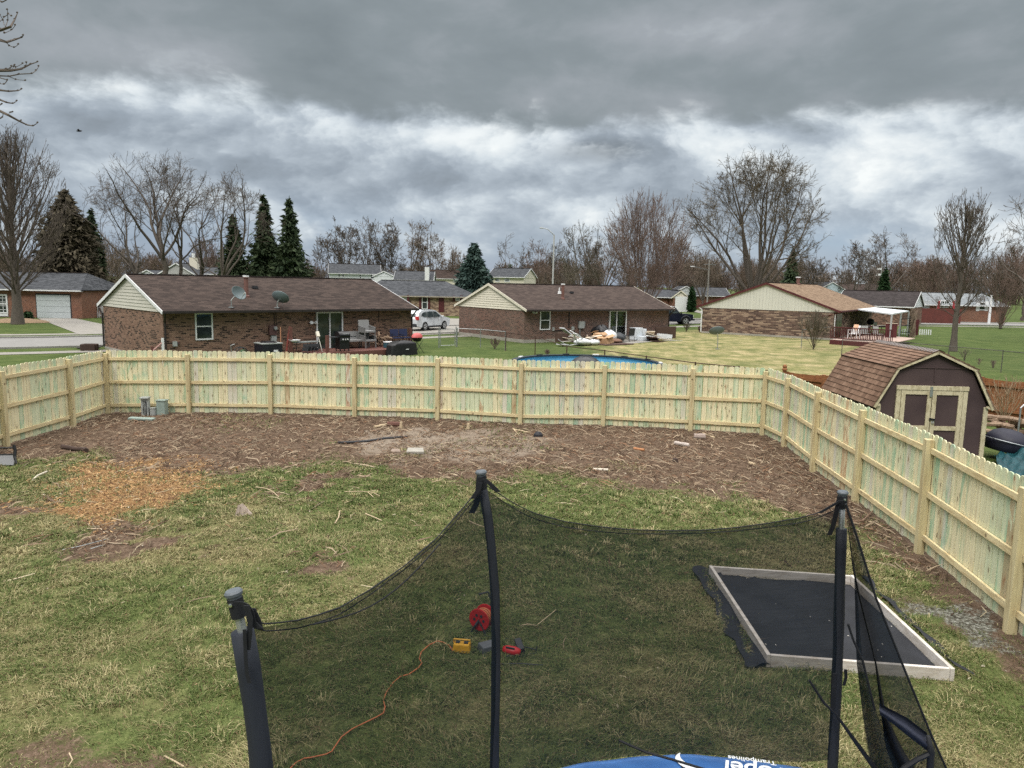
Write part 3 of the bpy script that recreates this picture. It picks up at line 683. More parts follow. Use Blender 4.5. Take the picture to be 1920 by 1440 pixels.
        mb = MB(); mb.box((Lw / 2, -ov / 2 - .01, ze - .11), (xb - xa - .05, ov - .02, .02)); mb.build('soffit', gut, r)
    def hit(s, px, py, plane='front', off=0.0):
        """local (along-wall, height) where the pixel's ray meets the front (y=-off) or gable (x=-off) wall"""
        d = ray(px, py); c0 = Vector((0, 0, CAM_H)); nn = s.g if plane == 'front' else s.e
        base = s.o - nn * off; t = (base - c0).dot(nn) / d.dot(nn); p = c0 + d * t; q = p - s.o
        return (q.dot(s.e) if plane == 'front' else q.dot(s.g)), p.z
    def roof_hit(s, px, py):
        d = ray(px, py); c0 = Vector((0, 0, CAM_H)); N = Vector((0, -s.k, 1)); Nw = s.e * N.x + s.g * N.y + Vector((0, 0, 1)); p0 = s.o - s.g * s.ov + Vector((0, 0, s.ze))
        t = (p0 - c0).dot(Nw) / d.dot(Nw); q = c0 + d * t - s.o
        return Vector((q.dot(s.e), q.dot(s.g), q.z))
    def W3(s, plane, u, v, w): return (u, -w, v) if plane == 'front' else (-w, u, v)
    def box(s, plane, u0, u1, v0, v1, w0, w1, mb=None):
        mb = mb or MB(); a = s.W3(plane, u0, v0, w0); b = s.W3(plane, u1, v1, w1)
        mb.box([(x + y) / 2 for x, y in zip(a, b)], [abs(x - y) for x, y in zip(a, b)]); return mb
    def window(s, plane, u0, u1, v0, v1, frame=WHITE, t=0.07, rails=(0.5,), mull=(), glass=GLASS, name='window', out=0.05, grid=None):
        mb = MB(); s.box(plane, u0, u1, v0, v0 + t, 0.0, out, mb); s.box(plane, u0, u1, v1 - t, v1, 0.0, out, mb)
        s.box(plane, u0, u0 + t, v0 + t, v1 - t, 0.0, out, mb); s.box(plane, u1 - t, u1, v0 + t, v1 - t, 0.0, out, mb)
        for f in rails: z = v0 + (v1 - v0) * f; s.box(plane, u0 + t, u1 - t, z - t * .4, z + t * .4, 0.0, out * .8, mb)
        for f in mull: x = u0 + (u1 - u0) * f; s.box(plane, x - t * .45, x + t * .45, v0 + t, v1 - t, 0.0, out * .9, mb)
        if grid:
            for i in range(1, grid[0]): x = u0 + (u1 - u0) * i / grid[0]; s.box(plane, x - .02, x + .02, v0 + t, v1 - t, 0.0, out * .6, mb)
            for i in range(1, grid[1]): z = v0 + (v1 - v0) * i / grid[1]; s.box(plane, u0 + t, u1 - t, z - .02, z + .02, 0.0, out * .6, mb)
        f = mb.build(name, frame, s.root)
        s.box(plane, u0 + t * .5, u1 - t * .5, v0 + t * .5, v1 - t * .5, 0.004, 0.016).build('pane', glass, f)
        return f
    def part(s, name, plane, px0, py0, px1, py1, w0, w1, mat, parent=None):
        a = s.hit(px0, py0, plane); b = s.hit(px1, py1, plane)
        return s.box(plane, a[0], b[0], b[1], a[1], w0, w1).build(name, mat, parent or s.root)

# ---------- the three near ranch houses
H1 = House('ranch_house', 'brown brick ranch house with two roof dishes behind the left part of the fence', (-15.796, 33.782), 0.775, 14.318, 9.65, 2.393, 4.02, BR1, RF1, WHITE, DKTRIM, SIDB, foot=0.12)
H2 = House('ranch_house', 'dark red brick ranch house with cream gable siding in the middle', (0.866, 49.463), 0.624, 14.194, 9.157, 2.246, 3.914, BR2, RF2, SIDC, DKTRIM, SIDC, foot=0.22)
H3 = House('ranch_house', 'tan and brown brick house with maroon rakes and a patio awning', (25.564, 58.875), 0.968, 17.344, 11.633, 2.329, 4.438, BR3, RF3, MAROON, MAROON, SIDT, sidkind='board', foot=0.15)
# lighter gutter edge of house 2
a0, a1 = H1.hit(364.4, 585.6), H1.hit(399.5, 636.6); H1.window('front', a0[0], a1[0], a1[1], a0[1] - .02)
def slider(H, px0, py0, px1, py1, split, curtain=False, open_=False):
    a, b = H.hit(px0, py0), H.hit(px1, py1); u0, u1 = a[0], b[0]; v1 = a[1]; v0 = 0.18
    if curtain:
        mb = MB(); x1 = u0 + (u1 - u0) * 0.72
        mb.grid(lambda s, t: (u0 + .05 + (x1 - u0 - .05) * s, -0.028 - 0.012 * math.sin(s * 55), v0 + (v1 - v0) * t), 60, 1)
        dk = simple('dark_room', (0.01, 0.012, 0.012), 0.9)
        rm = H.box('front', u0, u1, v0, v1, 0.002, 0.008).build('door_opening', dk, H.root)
        mb.build('curtain', CURT, H.root, fix=False)
        f = H.window('front', u0, u1, v0, v1, WHITE, 0.09, (), (split,), PANE, 'sliding_door', 0.10)
        [c for c in bpy.data.objects if c.parent == f][0].location = Vector((0, -0.06, 0))
    else:
        f = H.window('front', u0, u1, v0, v1, WHITE, 0.07, (), (split,), GLASS, 'sliding_door', 0.08)
    return u0, u1, v0, v1
slider(H1, 592, 585, 642.5, 655, 0.5)
slider(H2, 1142, 581.5, 1172, 634.7, 0.42, True)
a0, a1 = H2.hit(1012.5, 581.7), H2.hit(1030.8, 618.3); H2.window('front', a0[0], a1[0], a1[1], a0[1] - .02)
BOXG = simple('grey_utility_box', (0.35, 0.37, 0.36), 0.5, 0.12); BOXB = simple('brown_meter_box', (0.10, 0.055, 0.05), 0.5, 0.15)
mbx = H1.part('meter_box', 'front', 502.7, 610, 516.7, 627.5, 0, 0.16, BOXB)
u_, v_ = H1.hit(513, 615); mb = MB(); mb.lathe((u_, -0.17, v_), [(0.0, .09), (.09, .09), (.10, .05), (.10, 0)], 16, Matrix.Rotation(R(90), 3, 'X')); mb.build('meter', GALV, mbx)
H1.part('junction_box', 'front', 507, 629, 517, 640, 0, 0.12, BOXG); H1.part('junction_box', 'front', 323, 640, 331, 649, 0, 0.12, BOXG); H1.part('outlet_cover', 'front', 333, 641, 337, 646, 0, 0.05, BOXB)
H1.part('conduit', 'front', 513.3, 586, 514.5, 610, 0, 0.04, BLACKM); H1.part('conduit', 'front', 517, 586, 518, 610, 0, 0.04, BLACKM); H1.part('conduit', 'front', 709.6, 584, 710.4, 603, 0, 0.03, BLACKM)
def flood(H, px, py):
    u, v = H.hit(px, py); mb = MB(); mb.box((u, -0.04, v), (.10, .06, .10))
    f = mb.build('floodlight', WHITE, H.root)
    for s_ in (-1, 1):
        M3 = Matrix.Rotation(R(60), 3, 'X') @ Matrix.Rotation(R(35 * s_), 3, 'Y'); MB().lathe((u + s_ * .12, -.12, v), [(.03, -.08), (.05, -.04), (.09, .06), (.0, .07)], 12, M3).build('lamp_head', WHITE, f)
flood(H1, 586, 605); flood(H2, 1001, 586)
H2.part('meter_box', 'front', 1084, 602.5, 1093, 615, 0, 0.16, BOXG); H2.part('conduit', 'front', 1085.6, 615, 1087, 633, 0.01, 0.07, GALV)
H2.part('junction_box', 'front', 1035, 614, 1038, 620, 0, 0.1, BOXG); H2.part('junction_box', 'front', 1071, 612, 1075, 619, 0, 0.1, BOXG); H2.part('conduit', 'front', 1066.5, 586, 1067.2, 615, 0, .03, BLACKM); H2.part('conduit', 'front', 1038, 619, 1066, 620, 0, .03, BLACKM)
H2.part('dryer_vent', 'front', 1091, 603, 1095, 611, 0.02, 0.14, GALV)
# roof furniture
BRP = simple('brown_flue_paint', (0.17, 0.085, 0.07), 0.6, 0.2); DISH = simple('grey_dish_paint', (0.12, 0.155, 0.165), 0.5, 0.1, 3)
def flue(H, px, py_base, py_top, r=0.11):
    p = H.roof_hit(px, py_base); w_ = H.o + H.e * p.x + H.g * p.y; zt = z_at(w_.x, w_.y, py_top)
    MB().lathe((p.x, p.y, p.z - .12), [(0, 0), (r * 1.5, 0), (r * 1.5, .16), (r, .2), (r, zt - p.z + .02), (r * 1.35, zt - p.z + .03), (r * 1.35, zt - p.z + .10), (0, zt - p.z + .16)], 14).build('flue_pipe', BRP, H.roof)
    MB().cyl((p.x, p.y, zt - .04), r * 1.4, .09, 14).build('flue_cap', WHITE, H.roof)
def vent(H, px, py, mat, w=0.3, h=0.14):
    p = H.roof_hit(px, py); MB().box((p.x, p.y, p.z + h / 2), (w, w * .8, h), None, .7).build('roof_vent', mat, H.roof)
flue(H1, 462, 556, 518); vent(H1, 478, 541, BLACKM); flue(H2, 1055, 560, 533); vent(H2, 1071.7, 550, BLACKM); vent(H2, 1049, 551, WHITE, .22, .2)
MB().cyl(H2.roof_hit(1048.5, 551) - Vector((0, 0, .05)), .045, .5, 8).build('vent_pipe', WHITE, H2.roof); MB().cyl(H1.roof_hit(456, 557) - Vector((0, 0, .05)), .05, .22, 8).build('vent_pipe', WHITE, H1.roof)
flue(H3, 1496, 533, 520, .16)
# dishes: things of their own, standing on the roof
def dish(name, label, foot, centre, face, r=0.42, lnb=True, group=None, asp=0.8):
    root = thing(name, label, 'satellite dish', foot, 0, group); c_ = Vector(centre) - Vector(foot); f = Vector(face).normalized()
    q = f.to_track_quat('Z', 'Y').to_matrix()
    sx = Matrix.Diagonal((1, asp, 1)); prof = [(r * t, 0.32 * r * t * t) for t in (0, .2, .4, .6, .8, .95, 1)] + [(r * 1.02, 0.32 * r - .01), (r * .97, .32 * r - .035)] + [(r * t, 0.32 * r * t * t - .03) for t in (.8, .5, .2, 0)]
    MB().lathe(c_, prof, 28, q @ sx).build('reflector', DISH, root, smooth=True)
    back = c_ - f * .08
    MB().tube([(0, 0, 0), (0, 0, (back.z) * .55), back], .03, 8).build('mast', GALV, root)
    MB().box((0, 0, .02), (.22, .22, .04)).build('foot_plate', GALV, root)
    if lnb:
        arm = c_ - (q @ Vector((0, r * asp, 0))); tip = c_ + f * r * 1.0 - (q @ Vector((0, r * .45, 0)))
        MB().tube([arm, tip], .014, 6).build('feed_arm', GALV, root); MB().beam(tip - f * .05, tip + f * .05, .07, .07).build('feed_horn', BOXG, root)
    return root
for (fx, fy, cx_, cy_, fd, lab) in ((434, 577, 445, 551, (.75, -.35, .45), 'tilted grey dish on brown roof next to the flue pipe'), (520, 577.5, 524, 560, (.25, .9, .75), 'grey dish lying almost flat, lower right of the roof flue')):
    p = H1.roof_hit(fx, fy); wf = H1.o + H1.e * p.x + H1.g * p.y + Vector((0, 0, p.z)); wc = PY(cx_, cy_, wf.y + .05)
    dish('satellite_dish', lab, wf, wc, fd, 0.42 if fx < 500 else 0.46, True, 'dishes on the brown roof', .85)
g0 = G(1345, 655); c1 = PY(1345, 623, g0.y)
dish('satellite_dish', 'dark dish on a thin pole standing in the straw coloured lawn', g0, c1, (-.1, .75, .75), 0.50, False)
# downspouts
def spout(H, pts, r=0.045, mat=None): MB().tube(pts, r, 6).build('downspout', mat or DKTRIM, H.root)
L1 = H1
spout(H1, [(-.05, -.45, 2.28), (-.02, -.3, 2.05), (.06, -.07, 1.85), (.06, -.07, .15), (.1, -.4, .06)])
spout(H1, [(-.1, H1.W + .42, 2.28), (-.12, H1.W + .3, 2.1), (-.06, H1.W - .02, 1.9), (-.06, H1.W - .02, .15), (-.3, H1.W + .0, .07), (-1.3, H1.W + .3, .05)])
spout(H1, [(H1.L + .05, -.45, 2.28), (H1.L - .05, -.3, 2.05), (H1.L + .03, -.02, 1.85), (H1.L + .03, -.02, .15)])
spout(H2, [(H2.L + .05, -.45, 2.1), (H2.L - .0, -.2, 1.9), (H2.L + .03, -.02, 1.7), (H2.L + .03, -.02, .1)])
spout(H3, [(-.1, H3.W + .3, 2.2), (-.06, H3.W + .05, 2.0), (-.06, H3.W + .05, .1)], .05, WHITE)
spout(H3, [(.2, -.42, 2.2), (-.1, .5, 1.9), (-.08, .9, 1.85)], .04, MAROON); spout(H3, [(.12, -.06, 2.1), (.12, -.06, .1)], .04, WHITE)
# house 3 left wing: lower tan roof seen past the left slope of the gable
wb = thing('wing_anchor', None, None)
bpy.data.objects.remove(wb)
mb = MB(); p0 = H3.o + H3.g * H3.W
y0, y1 = H3.W + .1, H3.W + 4.2
mb.quad_m((3.0, y0 - 5.6, 3.86), (14, y0 - 5.6, 3.86), (14, y1 - 3.2, 2.36), (3.0, y1 - 3.2, 2.36)); mb.build('porch_roof', RF3, H3.root, fix=False, solid=.08)

# ------------------------------------------------------------------ street, sidewalks, driveways
ASPH = simple('worn_concrete_street', (0.22, 0.215, 0.205), 0.9, 0.16, 1.2, bump=0.3); PAVE = simple('pale_concrete_paving', (0.255, 0.24, 0.215), 0.9, 0.18, 1.6, bump=0.3)
KERB = simple('kerb_concrete', (0.24, 0.235, 0.22), 0.9, 0.25, 3)
SP = [(-260, -60), (-110, 8), (-60, 30), (-36, 39.5), (-24.5, 44.9), (-4.5, 63.5), (21, 86), (45, 93), (63, 95.5), (110, 98), (260, 100)]
def smooth_path(P, n=10):
    out = []
    for i in range(len(P) - 1):
        p0 = Vector(P[max(i - 1, 0)]); p1 = Vector(P[i]); p2 = Vector(P[i + 1]); p3 = Vector(P[min(i + 2, len(P) - 1)])
        for k in range(n):
            t = k / n; out.append(0.5 * ((2 * p1) + (-p0 + p2) * t + (2 * p0 - 5 * p1 + 4 * p2 - p3) * t * t + (-p0 + 3 * p1 - 3 * p2 + p3) * t ** 3))
    out.append(Vector(P[-1])); return out
SPs = smooth_path(SP)
def ribbon(name, off, wid, z, mat, h=0.0):
    mb = MB(); L = []; Rr = []; s = 0; S = []
    for i, p in enumerate(SPs):
        t = (SPs[min(i + 1, len(SPs) - 1)] - SPs[max(i - 1, 0)]).normalized(); nr = Vector((-t.y, t.x))
        L.append(p + nr * (off + wid / 2)); Rr.append(p + nr * (off - wid / 2))
    for i in range(len(SPs) - 1):
        q = [(Rr[i].x, Rr[i].y, z), (Rr[i + 1].x, Rr[i + 1].y, z), (L[i + 1].x, L[i + 1].y, z), (L[i].x, L[i].y, z)]; mb.face(q)
        if h: 
            for a, b in ((q[0], q[1]), (q[3], q[2])): mb.face([a, b, (b[0], b[1], b[2] - h), (a[0], a[1], a[2] - h)])
    return tag(mb.build(name, mat, fix=False), kind='structure')
ribbon('road', 0, 7.2, 0.012, ASPH); ribbon('kerb_near', -3.75, 0.3, 0.10, KERB, 0.1); ribbon('kerb_far', 3.75, 0.3, 0.10, KERB, 0.1)
ribbon('pavement_near', -6.6, 1.25, 0.016, PAVE); ribbon('pavement_far', 6.6, 1.25, 0.016, PAVE)
def sheet(name, pts, z, mat):
    mb = MB(); mb.face([(p.x, p.y, z) for p in pts]); return tag(mb.build(name, mat, fix=False), kind='structure')
sheet('driveway_garage', [G(70, 597), G(136, 596.5), G(260, 622), G(150, 628)], 0.022, PAVE)
sheet('driveway_middle', [G(742, 630), G(852, 626), G(868, 615), G(880, 598), G(826, 597), G(800, 604)], 0.020, PAVE)
sheet('driveway_far', [G(1266, 577.5), G(1290, 577.5), G(1330, 587), G(1325, 590)], 0.022, PAVE)
sheet('patio_slab', [G(1120, 637), G(1215, 632), G(1235, 640), G(1150, 647)], 0.014, PAVE)

# ------------------------------------------------------------------ background houses
def far_house(label, px, Yd, ang, L, W, ze, zr, brick, roof, rake=WHITE, gut=WHITE, sid=SIDW, hip=(0, 0), name='house', **k):
    p = PY(px, 530, Yd); return House(name, label, (p.x, p.y), ang, L, W, ze, zr, brick, roof, rake, gut, sid, 0.35, 0.2, hip=hip, **k)
def hw(H, x0, y0, x1, y1, frame=WHITE, name='window', glass=GLASS, **k):
    a, b = H.hit(x0, y0), H.hit(x1, y1); return H.window('front', a[0], b[0], b[1], a[1], frame, k.pop('t', 0.09), glass=glass, name=name, **k)
def spx(px, Y): return PY(px, 530, Y).x
# red brick house with the garage at the far left
Yg = 66.5; xl, xr_ = spx(-150, Yg), spx(151, Yg)
HG = far_house('red brick house with grey hip roof and wide white garage door', -150, Yg, 0.0, xr_ - xl, 8.6, z_at(0.8 * xr_, Yg, 548), 4.05, BR4, RFG, hip=(0, .42))
def door_panel(H, x0, y0, x1, y1, name, mat, rows=4, w=0.05):
    a, b = H.hit(x0, y0), H.hit(x1, y1); v0, v1 = max(0.02, b[1]), a[1]; mb = MB()
    for i in range(rows):
        za, zb = v0 + (v1 - v0) * i / rows, v0 + (v1 - v0) * (i + 1) / rows - .018; H.box('front', a[0], b[0], za, zb, 0.004, w, mb)
    d = mb.build(name, mat, H.root); H.box('front', a[0] - .09, b[0] + .09, 0.0, v1 + .1, 0.0, 0.003).build('door_frame', simple('dark_door_reveal', (0.03, 0.03, 0.035), .7), d); return d
door_panel(HG, 68, 552, 133.5, 597, 'garage_door', simple('garage_door_paint', (0.50, 0.545, 0.56), 0.5, 0.05, 1))
hw(HG, -22, 551, 16, 588, t=.13, mull=(.5,), grid=(4, 5)); HG.part('panel', 'front', -22, 588, 16, 593, 0, .05, WHITE)
# brick house with red shutters
H4 = far_house('buff brick house with charcoal hip roof and dark red shutters and door', 664, 86.5, 0.04, 14.2, 8.4, 2.25, 4.0, BR5, RFG, hip=(.6, .95), gut=simple('tan_gutter', (0.38, 0.33, 0.27), .6))
hw(H4, 791, 554, 802, 580); hw(H4, 854, 556, 862, 564)
for a, b in ((786, 790.3), (802.5, 806.5), (849, 853.3), (862.7, 867)): H4.part('shutter', 'front', a, 553.5, b, 582 if a < 840 else 565, 0, .06, MAROON)
H4.part('door', 'front', 822.5, 554, 832.5, 585, 0, .05, MAROON); H4.part('garage_door', 'front', 742, 555, 763, 584, 0, .05, WHITE); H4.part('pillar', 'front', 764, 553, 767, 585, 0, .4, MAROON); H4.part('pillar', 'front', 738, 553, 741, 585, 0, .4, MAROON)
# two storey white house
H6 = far_house('white two storey house with dark grey roof beyond the spruces', 615.7, 150, 0.22, 10.4, 7.4, 5.15, 7.1, SIDW, RFG)
for x0, x1, y0, y1 in ((633, 639, 511.5, 520), (640, 646.5, 511.5, 520), (657, 660.5, 515, 519), (673, 678, 513.5, 523), (694, 702, 514, 523)): hw(H6, x0, y0, x1, y1, frame=WHITE, t=.14)
H6b = far_house('small white gabled garage next to the white two storey house', 741, 146, R(90), 6, 4.4, 4.75, 5.75, SIDW, RFG)
H7 = far_house('low grey house with mottled roof and a tall white chimney', 737, 135, 0.03, 7.2, 7, 4.1, 5.75, SIDW, RFG)
mb = MB(); q = H7.hit(797, 501), H7.hit(804.5, 525); H7.box('front', q[0][0], q[1][0], 0, q[0][1], -1.2, .5, mb); mb.build('chimney', WHITE, H7.root)
H8 = far_house('tan house with brown roof half hidden between chimney and blue spruce', 801, 170, 0.0, 7.6, 7, 4.6, 6.6, SIDC, RF1)
H9 = far_house('cream two storey house with black roof right of the blue spruce', 912, 140, -0.42, 7.6, 6.4, 5.0, 6.7, SIDC, RFG, sid=SIDC)
for x0, x1 in ((929, 937), (946, 956)): hw(H9, x0, 521, x1, 529, frame=WHITE, t=.15)
H10 = far_house('grey gabled house peeking between the big bare trunks', 374, 118, R(90), 8, 7.2, 3.85, 6.0, SIDB, RFG, rake=WHITE, sid=simple('grey_lap_siding', (0.40, 0.40, 0.39), .6, .06))
H10b = far_house('low roofed pale house with a square white chimney behind the bare trunks', 354, 122, 0.05, 7.0, 6, 4.4, 5.5, SIDC, RFG)
mb = MB(); q = H10b.hit(356, 483), H10b.hit(371, 505); H10b.box('front', q[0][0], q[1][0], 0, q[0][1], -1.0, .3, mb); mb.build('chimney', SIDC, H10b.root); mb = MB(); u = (q[0][0] + q[1][0]) / 2; mb.cyl((u, -.1, q[0][1]), .25, .7, 10); mb.build('chimney_pot', WHITE, H10b.root)
H10c = far_house('white gable end half hidden at the left of the grey gabled house', 312, 126, R(90), 8, 6.5, 3.3, 4.9, SIDW, RFG)
# houses between house 2 and house 3
H5 = far_house('brick house with grey roof right of the middle ranch house', 1200, 121, 0.05, 7.0, 7, 2.2, 3.4, BR4, RFG)
H5g = far_house('narrow cream gabled garage with a white door', 1296, 118, R(90), 7, 3.0, 2.2, 3.35, BR4, RFG, sid=SIDC, rake=SIDC)
q = PY(1267, 556, 117.8), PY(1289, 577, 117.8)
MB().box(((q[0].x + q[1].x) / 2, 118.0, (q[0].z) / 2), (q[1].x - q[0].x, .1, q[0].z)).build('tmp', WHITE)
dd = bpy.data.objects['tmp']; dd.name = 'garage_door'; dd.parent = H5g.root; dd.matrix_parent_inverse = (Matrix.Translation(H5g.root.location) @ Matrix.Rotation(H5g.ang, 4, 'Z')).inverted()
H5b = far_house('long grey roofed house behind the arborvitae', 1278, 135, 0.0, 9.0, 8, 2.4, 3.9, BR4, RFG)
H5c = far_house('white gable roof poking up above the grey roofed house', 1306, 132, R(90), 6, 3.4, 3.2, 4.1, SIDW, RFG)
H11 = far_house('pale blue gabled house far behind the patio awning house', 1592, 150, R(90), 8, 6.4, 3.7, 5.5, simple('pale_blue_siding', (0.45, 0.55, 0.6), .7, .06), RFG, sid=simple('pale_blue_siding', (0.45, 0.55, 0.6), .7, .06))
H12 = far_house('low brown roofed house behind the pale blue gable', 1572, 165, 0.0, 12, 8, 3.4, 5.3, SIDW, RF1)
H13 = far_house('long dark roofed house just behind the tan roof', 1568, 90, -0.62, 8.5, 8.6, 2.2, 3.95, BR1, roof_mat('near_black_roof_shingle', (0.025, 0.020, 0.020), (0.06, 0.05, 0.05)), gut=WHITE)
H14 = far_house('grey roofed house with white gutter left of the tall bare tree', 1628, 100, -0.1, 7.5, 8, 2.3, 3.55, SIDB, roof_mat('mid_grey_roof_shingle', (0.10, 0.11, 0.12), (0.21, 0.22, 0.23)))
H15 = far_house('long brick house with pale grey roof behind the red board fence', 1687, 101, 0.02, 15.2, 8.4, 2.25, 3.85, BR4, RFL, hip=(.3, .3))
hw(H15, 1763, 563, 1778, 577, t=.12, mull=(.5,), grid=(4, 2)); hw(H15, 1836, 566, 1847, 582, t=.12); H15.part('shutter', 'front', 1831, 565, 1835, 583, 0, .06, WHITE); H15.part('shutter', 'front', 1848, 565, 1852, 583, 0, .06, WHITE)
H15.part('shutter', 'front', 1757, 562, 1761.5, 578, 0, .06, WHITE); H15.part('shutter', 'front', 1783, 562, 1787, 577, 0, .06, WHITE); H15.part('porch_wall', 'front', 1699, 563, 1741, 590, 0, .06, simple('grey_white_wall', (.42, .44, .45), .7))

# ------------------------------------------------------------------ bare trees
def bark(name, col, var=0.3): return simple(name, col, 0.95, var, 3.0, bump=0.4, stretch=(4, 4, 1))
BK = bark('grey_brown_bark', (0.105, 0.088, 0.073)); TW = simple('dark_twigs', (0.105, 0.085, 0.070), 0.95, 0.3, 0.5); TWT = simple('tan_twigs', (0.155, 0.120, 0.092), 0.95, 0.25, 0.4)
TWR = simple('reddish_twigs', (0.15, 0.105, 0.085), 0.95, 0.25, 0.4); TWG = simple('grey_olive_twigs', (0.115, 0.098, 0.07), 0.95, 0.25, 0.4)
def tubes_np(nodes, rad, sides):
    """nodes (B,n,3), rad (B,n): returns V, quads"""
    B, N, _ = nodes.shape
    t = np.empty_like(nodes); t[:, 1:-1] = nodes[:, 2:] - nodes[:, :-2]; t[:, 0] = nodes[:, 1] - nodes[:, 0]; t[:, -1] = nodes[:, -1] - nodes[:, -2]
    t /= np.linalg.norm(t, axis=2, keepdims=True) + 1e-9
    ref = np.where(np.abs(t[:, :1, 2:3]) > 0.8, np.array([[[1., 0, 0]]]), np.array([[[0, 0, 1.]]]))
    a = np.cross(np.broadcast_to(ref, t.shape), t); a /= np.linalg.norm(a, axis=2, keepdims=True) + 1e-9; b = np.cross(t, a)
    th = np.arange(sides) * 2 * np.pi / sides
    V = nodes[:, :, None] + (a[:, :, None] * np.cos(th)[None, None, :, None] + b[:, :, None] * np.sin(th)[None, None, :, None]) * rad[:, :, None, None]
    base = (np.arange(B) * N * sides)[:, None, None] + (np.arange(N - 1) * sides)[None, :, None]; k = np.arange(sides)[None, None]; k2 = (k + 1) % sides
    I = np.stack([base + k, base + k2, base + sides + k2, base + sides + k], -1).reshape(-1)
    return V.reshape(-1, 3), I
class Bag:
    def __init__(s): s.V = []; s.I = []; s.n = 0
    def add(s, V, I): s.V.append(V); s.I.append(I + s.n); s.n += len(V)
    def build(s, name, mat, parent, smooth=False): return raw_mesh(name, np.concatenate(s.V), 4, np.concatenate(s.I), mat, parent, smooth)
def grow_branches(P, D, L, Rd, lv, g):
    """grow one level; returns nodes, radii"""
    n = lv.get('n', 4); B = len(P); nodes = np.empty((B, n + 1, 3)); nodes[:, 0] = P; d = D.copy()
    r = Rd[:, None] * (1 - np.linspace(0, 1, n + 1)[None] * (1 - lv.get('tip', 0.25)))
    for i in range(n):
        d = d + g.normal(0, lv.get('wander', 0.12), (B, 3)); d[:, 2] += lv.get('up', 0.1); d /= np.linalg.norm(d, axis=1, keepdims=True)
        nodes[:, i + 1] = nodes[:, i] + d * (L / n)[:, None]
    return nodes, r
def children(nodes, r, L, lv, g, env, H):
    B, N, _ = nodes.shape; k = lv['kids']; t = g.uniform(lv.get('t0', 0.25), 1.0, (B, k)); t[:, 0] = 1.0 if lv.get('cont', True) else t[:, 0]
    f = t * (N - 1); i = np.minimum(f.astype(int), N - 2); fr = (f - i)[..., None]; bi = np.arange(B)[:, None]
    P = nodes[bi, i] * (1 - fr) + nodes[bi, i + 1] * fr; T = nodes[bi, i + 1] - nodes[bi, i]; T /= np.linalg.norm(T, axis=2, keepdims=True) + 1e-9
    rr = r[bi, i] * (1 - fr[..., 0]) + r[bi, i + 1] * fr[..., 0]
    ang = np.radians(g.normal(lv.get('ang', 40), lv.get('angv', 10), (B, k))); ang[:, 0] *= 0.45
    rnd = g.normal(0, 1, (B, k, 3)); rnd -= T * (rnd * T).sum(2, keepdims=True); rnd /= np.linalg.norm(rnd, axis=2, keepdims=True) + 1e-9
    D = T * np.cos(ang)[..., None] + rnd * np.sin(ang)[..., None]
    Lc = L[:, None] * lv.get('ratio', 0.6) * g.uniform(0.65, 1.2, (B, k)) * (1.15 - 0.45 * t)
    P, D, Lc, rr = P.reshape(-1, 3), D.reshape(-1, 3), Lc.reshape(-1), rr.reshape(-1) * lv.get('rr', 0.52)
    if env is not None:
        c, e = env
        q = (((P - c) / e) ** 2).sum(1); keep = q < 1.15; lim = g.uniform(.62, 1.22, len(P)); lim = lim[keep]; P, D, Lc, rr = P[keep], D[keep], Lc[keep], rr[keep]
        for _ in range(5):
            o = (((P + D * Lc[:, None] - c) / e) ** 2).sum(1) > lim; Lc[o] *= 0.72
        keep = Lc > 0.12; P, D, Lc, rr = P[keep], D[keep], Lc[keep], rr[keep]
    return P, D, Lc, rr
STY = {
 'spread': dict(limbs=7, la=(14, 48), th=0.20, lv=[dict(n=7, wander=.10, up=.05, tip=.15, kids=7, ang=36, ratio=.48, t0=.25), dict(n=5, wander=.13, up=.06, kids=6, ang=40, ratio=.5, t0=.25), dict(n=4, wander=.15, up=.05, kids=5, ang=40, ratio=.55), dict(n=3, wander=.18, up=.05, kids=4, ang=38, ratio=.6), dict(n=2, wander=.2, up=.04, kids=0)]),
 'open': dict(limbs=6, la=(14, 54), th=0.25, lv=[dict(n=8, wander=.13, up=.05, tip=.15, kids=7, ang=36, ratio=.48, t0=.3), dict(n=5, wander=.16, up=.09, kids=6, ang=42, ratio=.55, t0=.25), dict(n=4, wander=.18, up=.09, kids=4, ang=42, ratio=.58), dict(n=3, wander=.2, up=.07, kids=3, ang=38, ratio=.62), dict(n=2, wander=.2, up=.05, kids=0)]),
 'upswept': dict(limbs=30, la=(6, 48), th=0.14, leader=True, lv=[dict(n=7, wander=.05, up=.10, tip=.25, kids=7, ang=30, ratio=.40, t0=.15), dict(n=5, wander=.08, up=.15, kids=5, ang=32, ratio=.48, t0=.2), dict(n=3, wander=.1, up=.14, kids=3, ang=32, ratio=.55), dict(n=2, wander=.12, up=.12, kids=0)]),
 'bushy': dict(limbs=24, la=(3, 38), th=0.03, lv=[dict(n=7, wander=.08, up=.05, tip=.3, kids=7, ang=24, ratio=.45, t0=.25), dict(n=4, wander=.1, up=.1, kids=5, ang=28, ratio=.5, t0=.2), dict(n=3, wander=.13, up=.08, kids=3, ang=30, ratio=.55), dict(n=2, wander=.15, up=.06, kids=0)]),
}
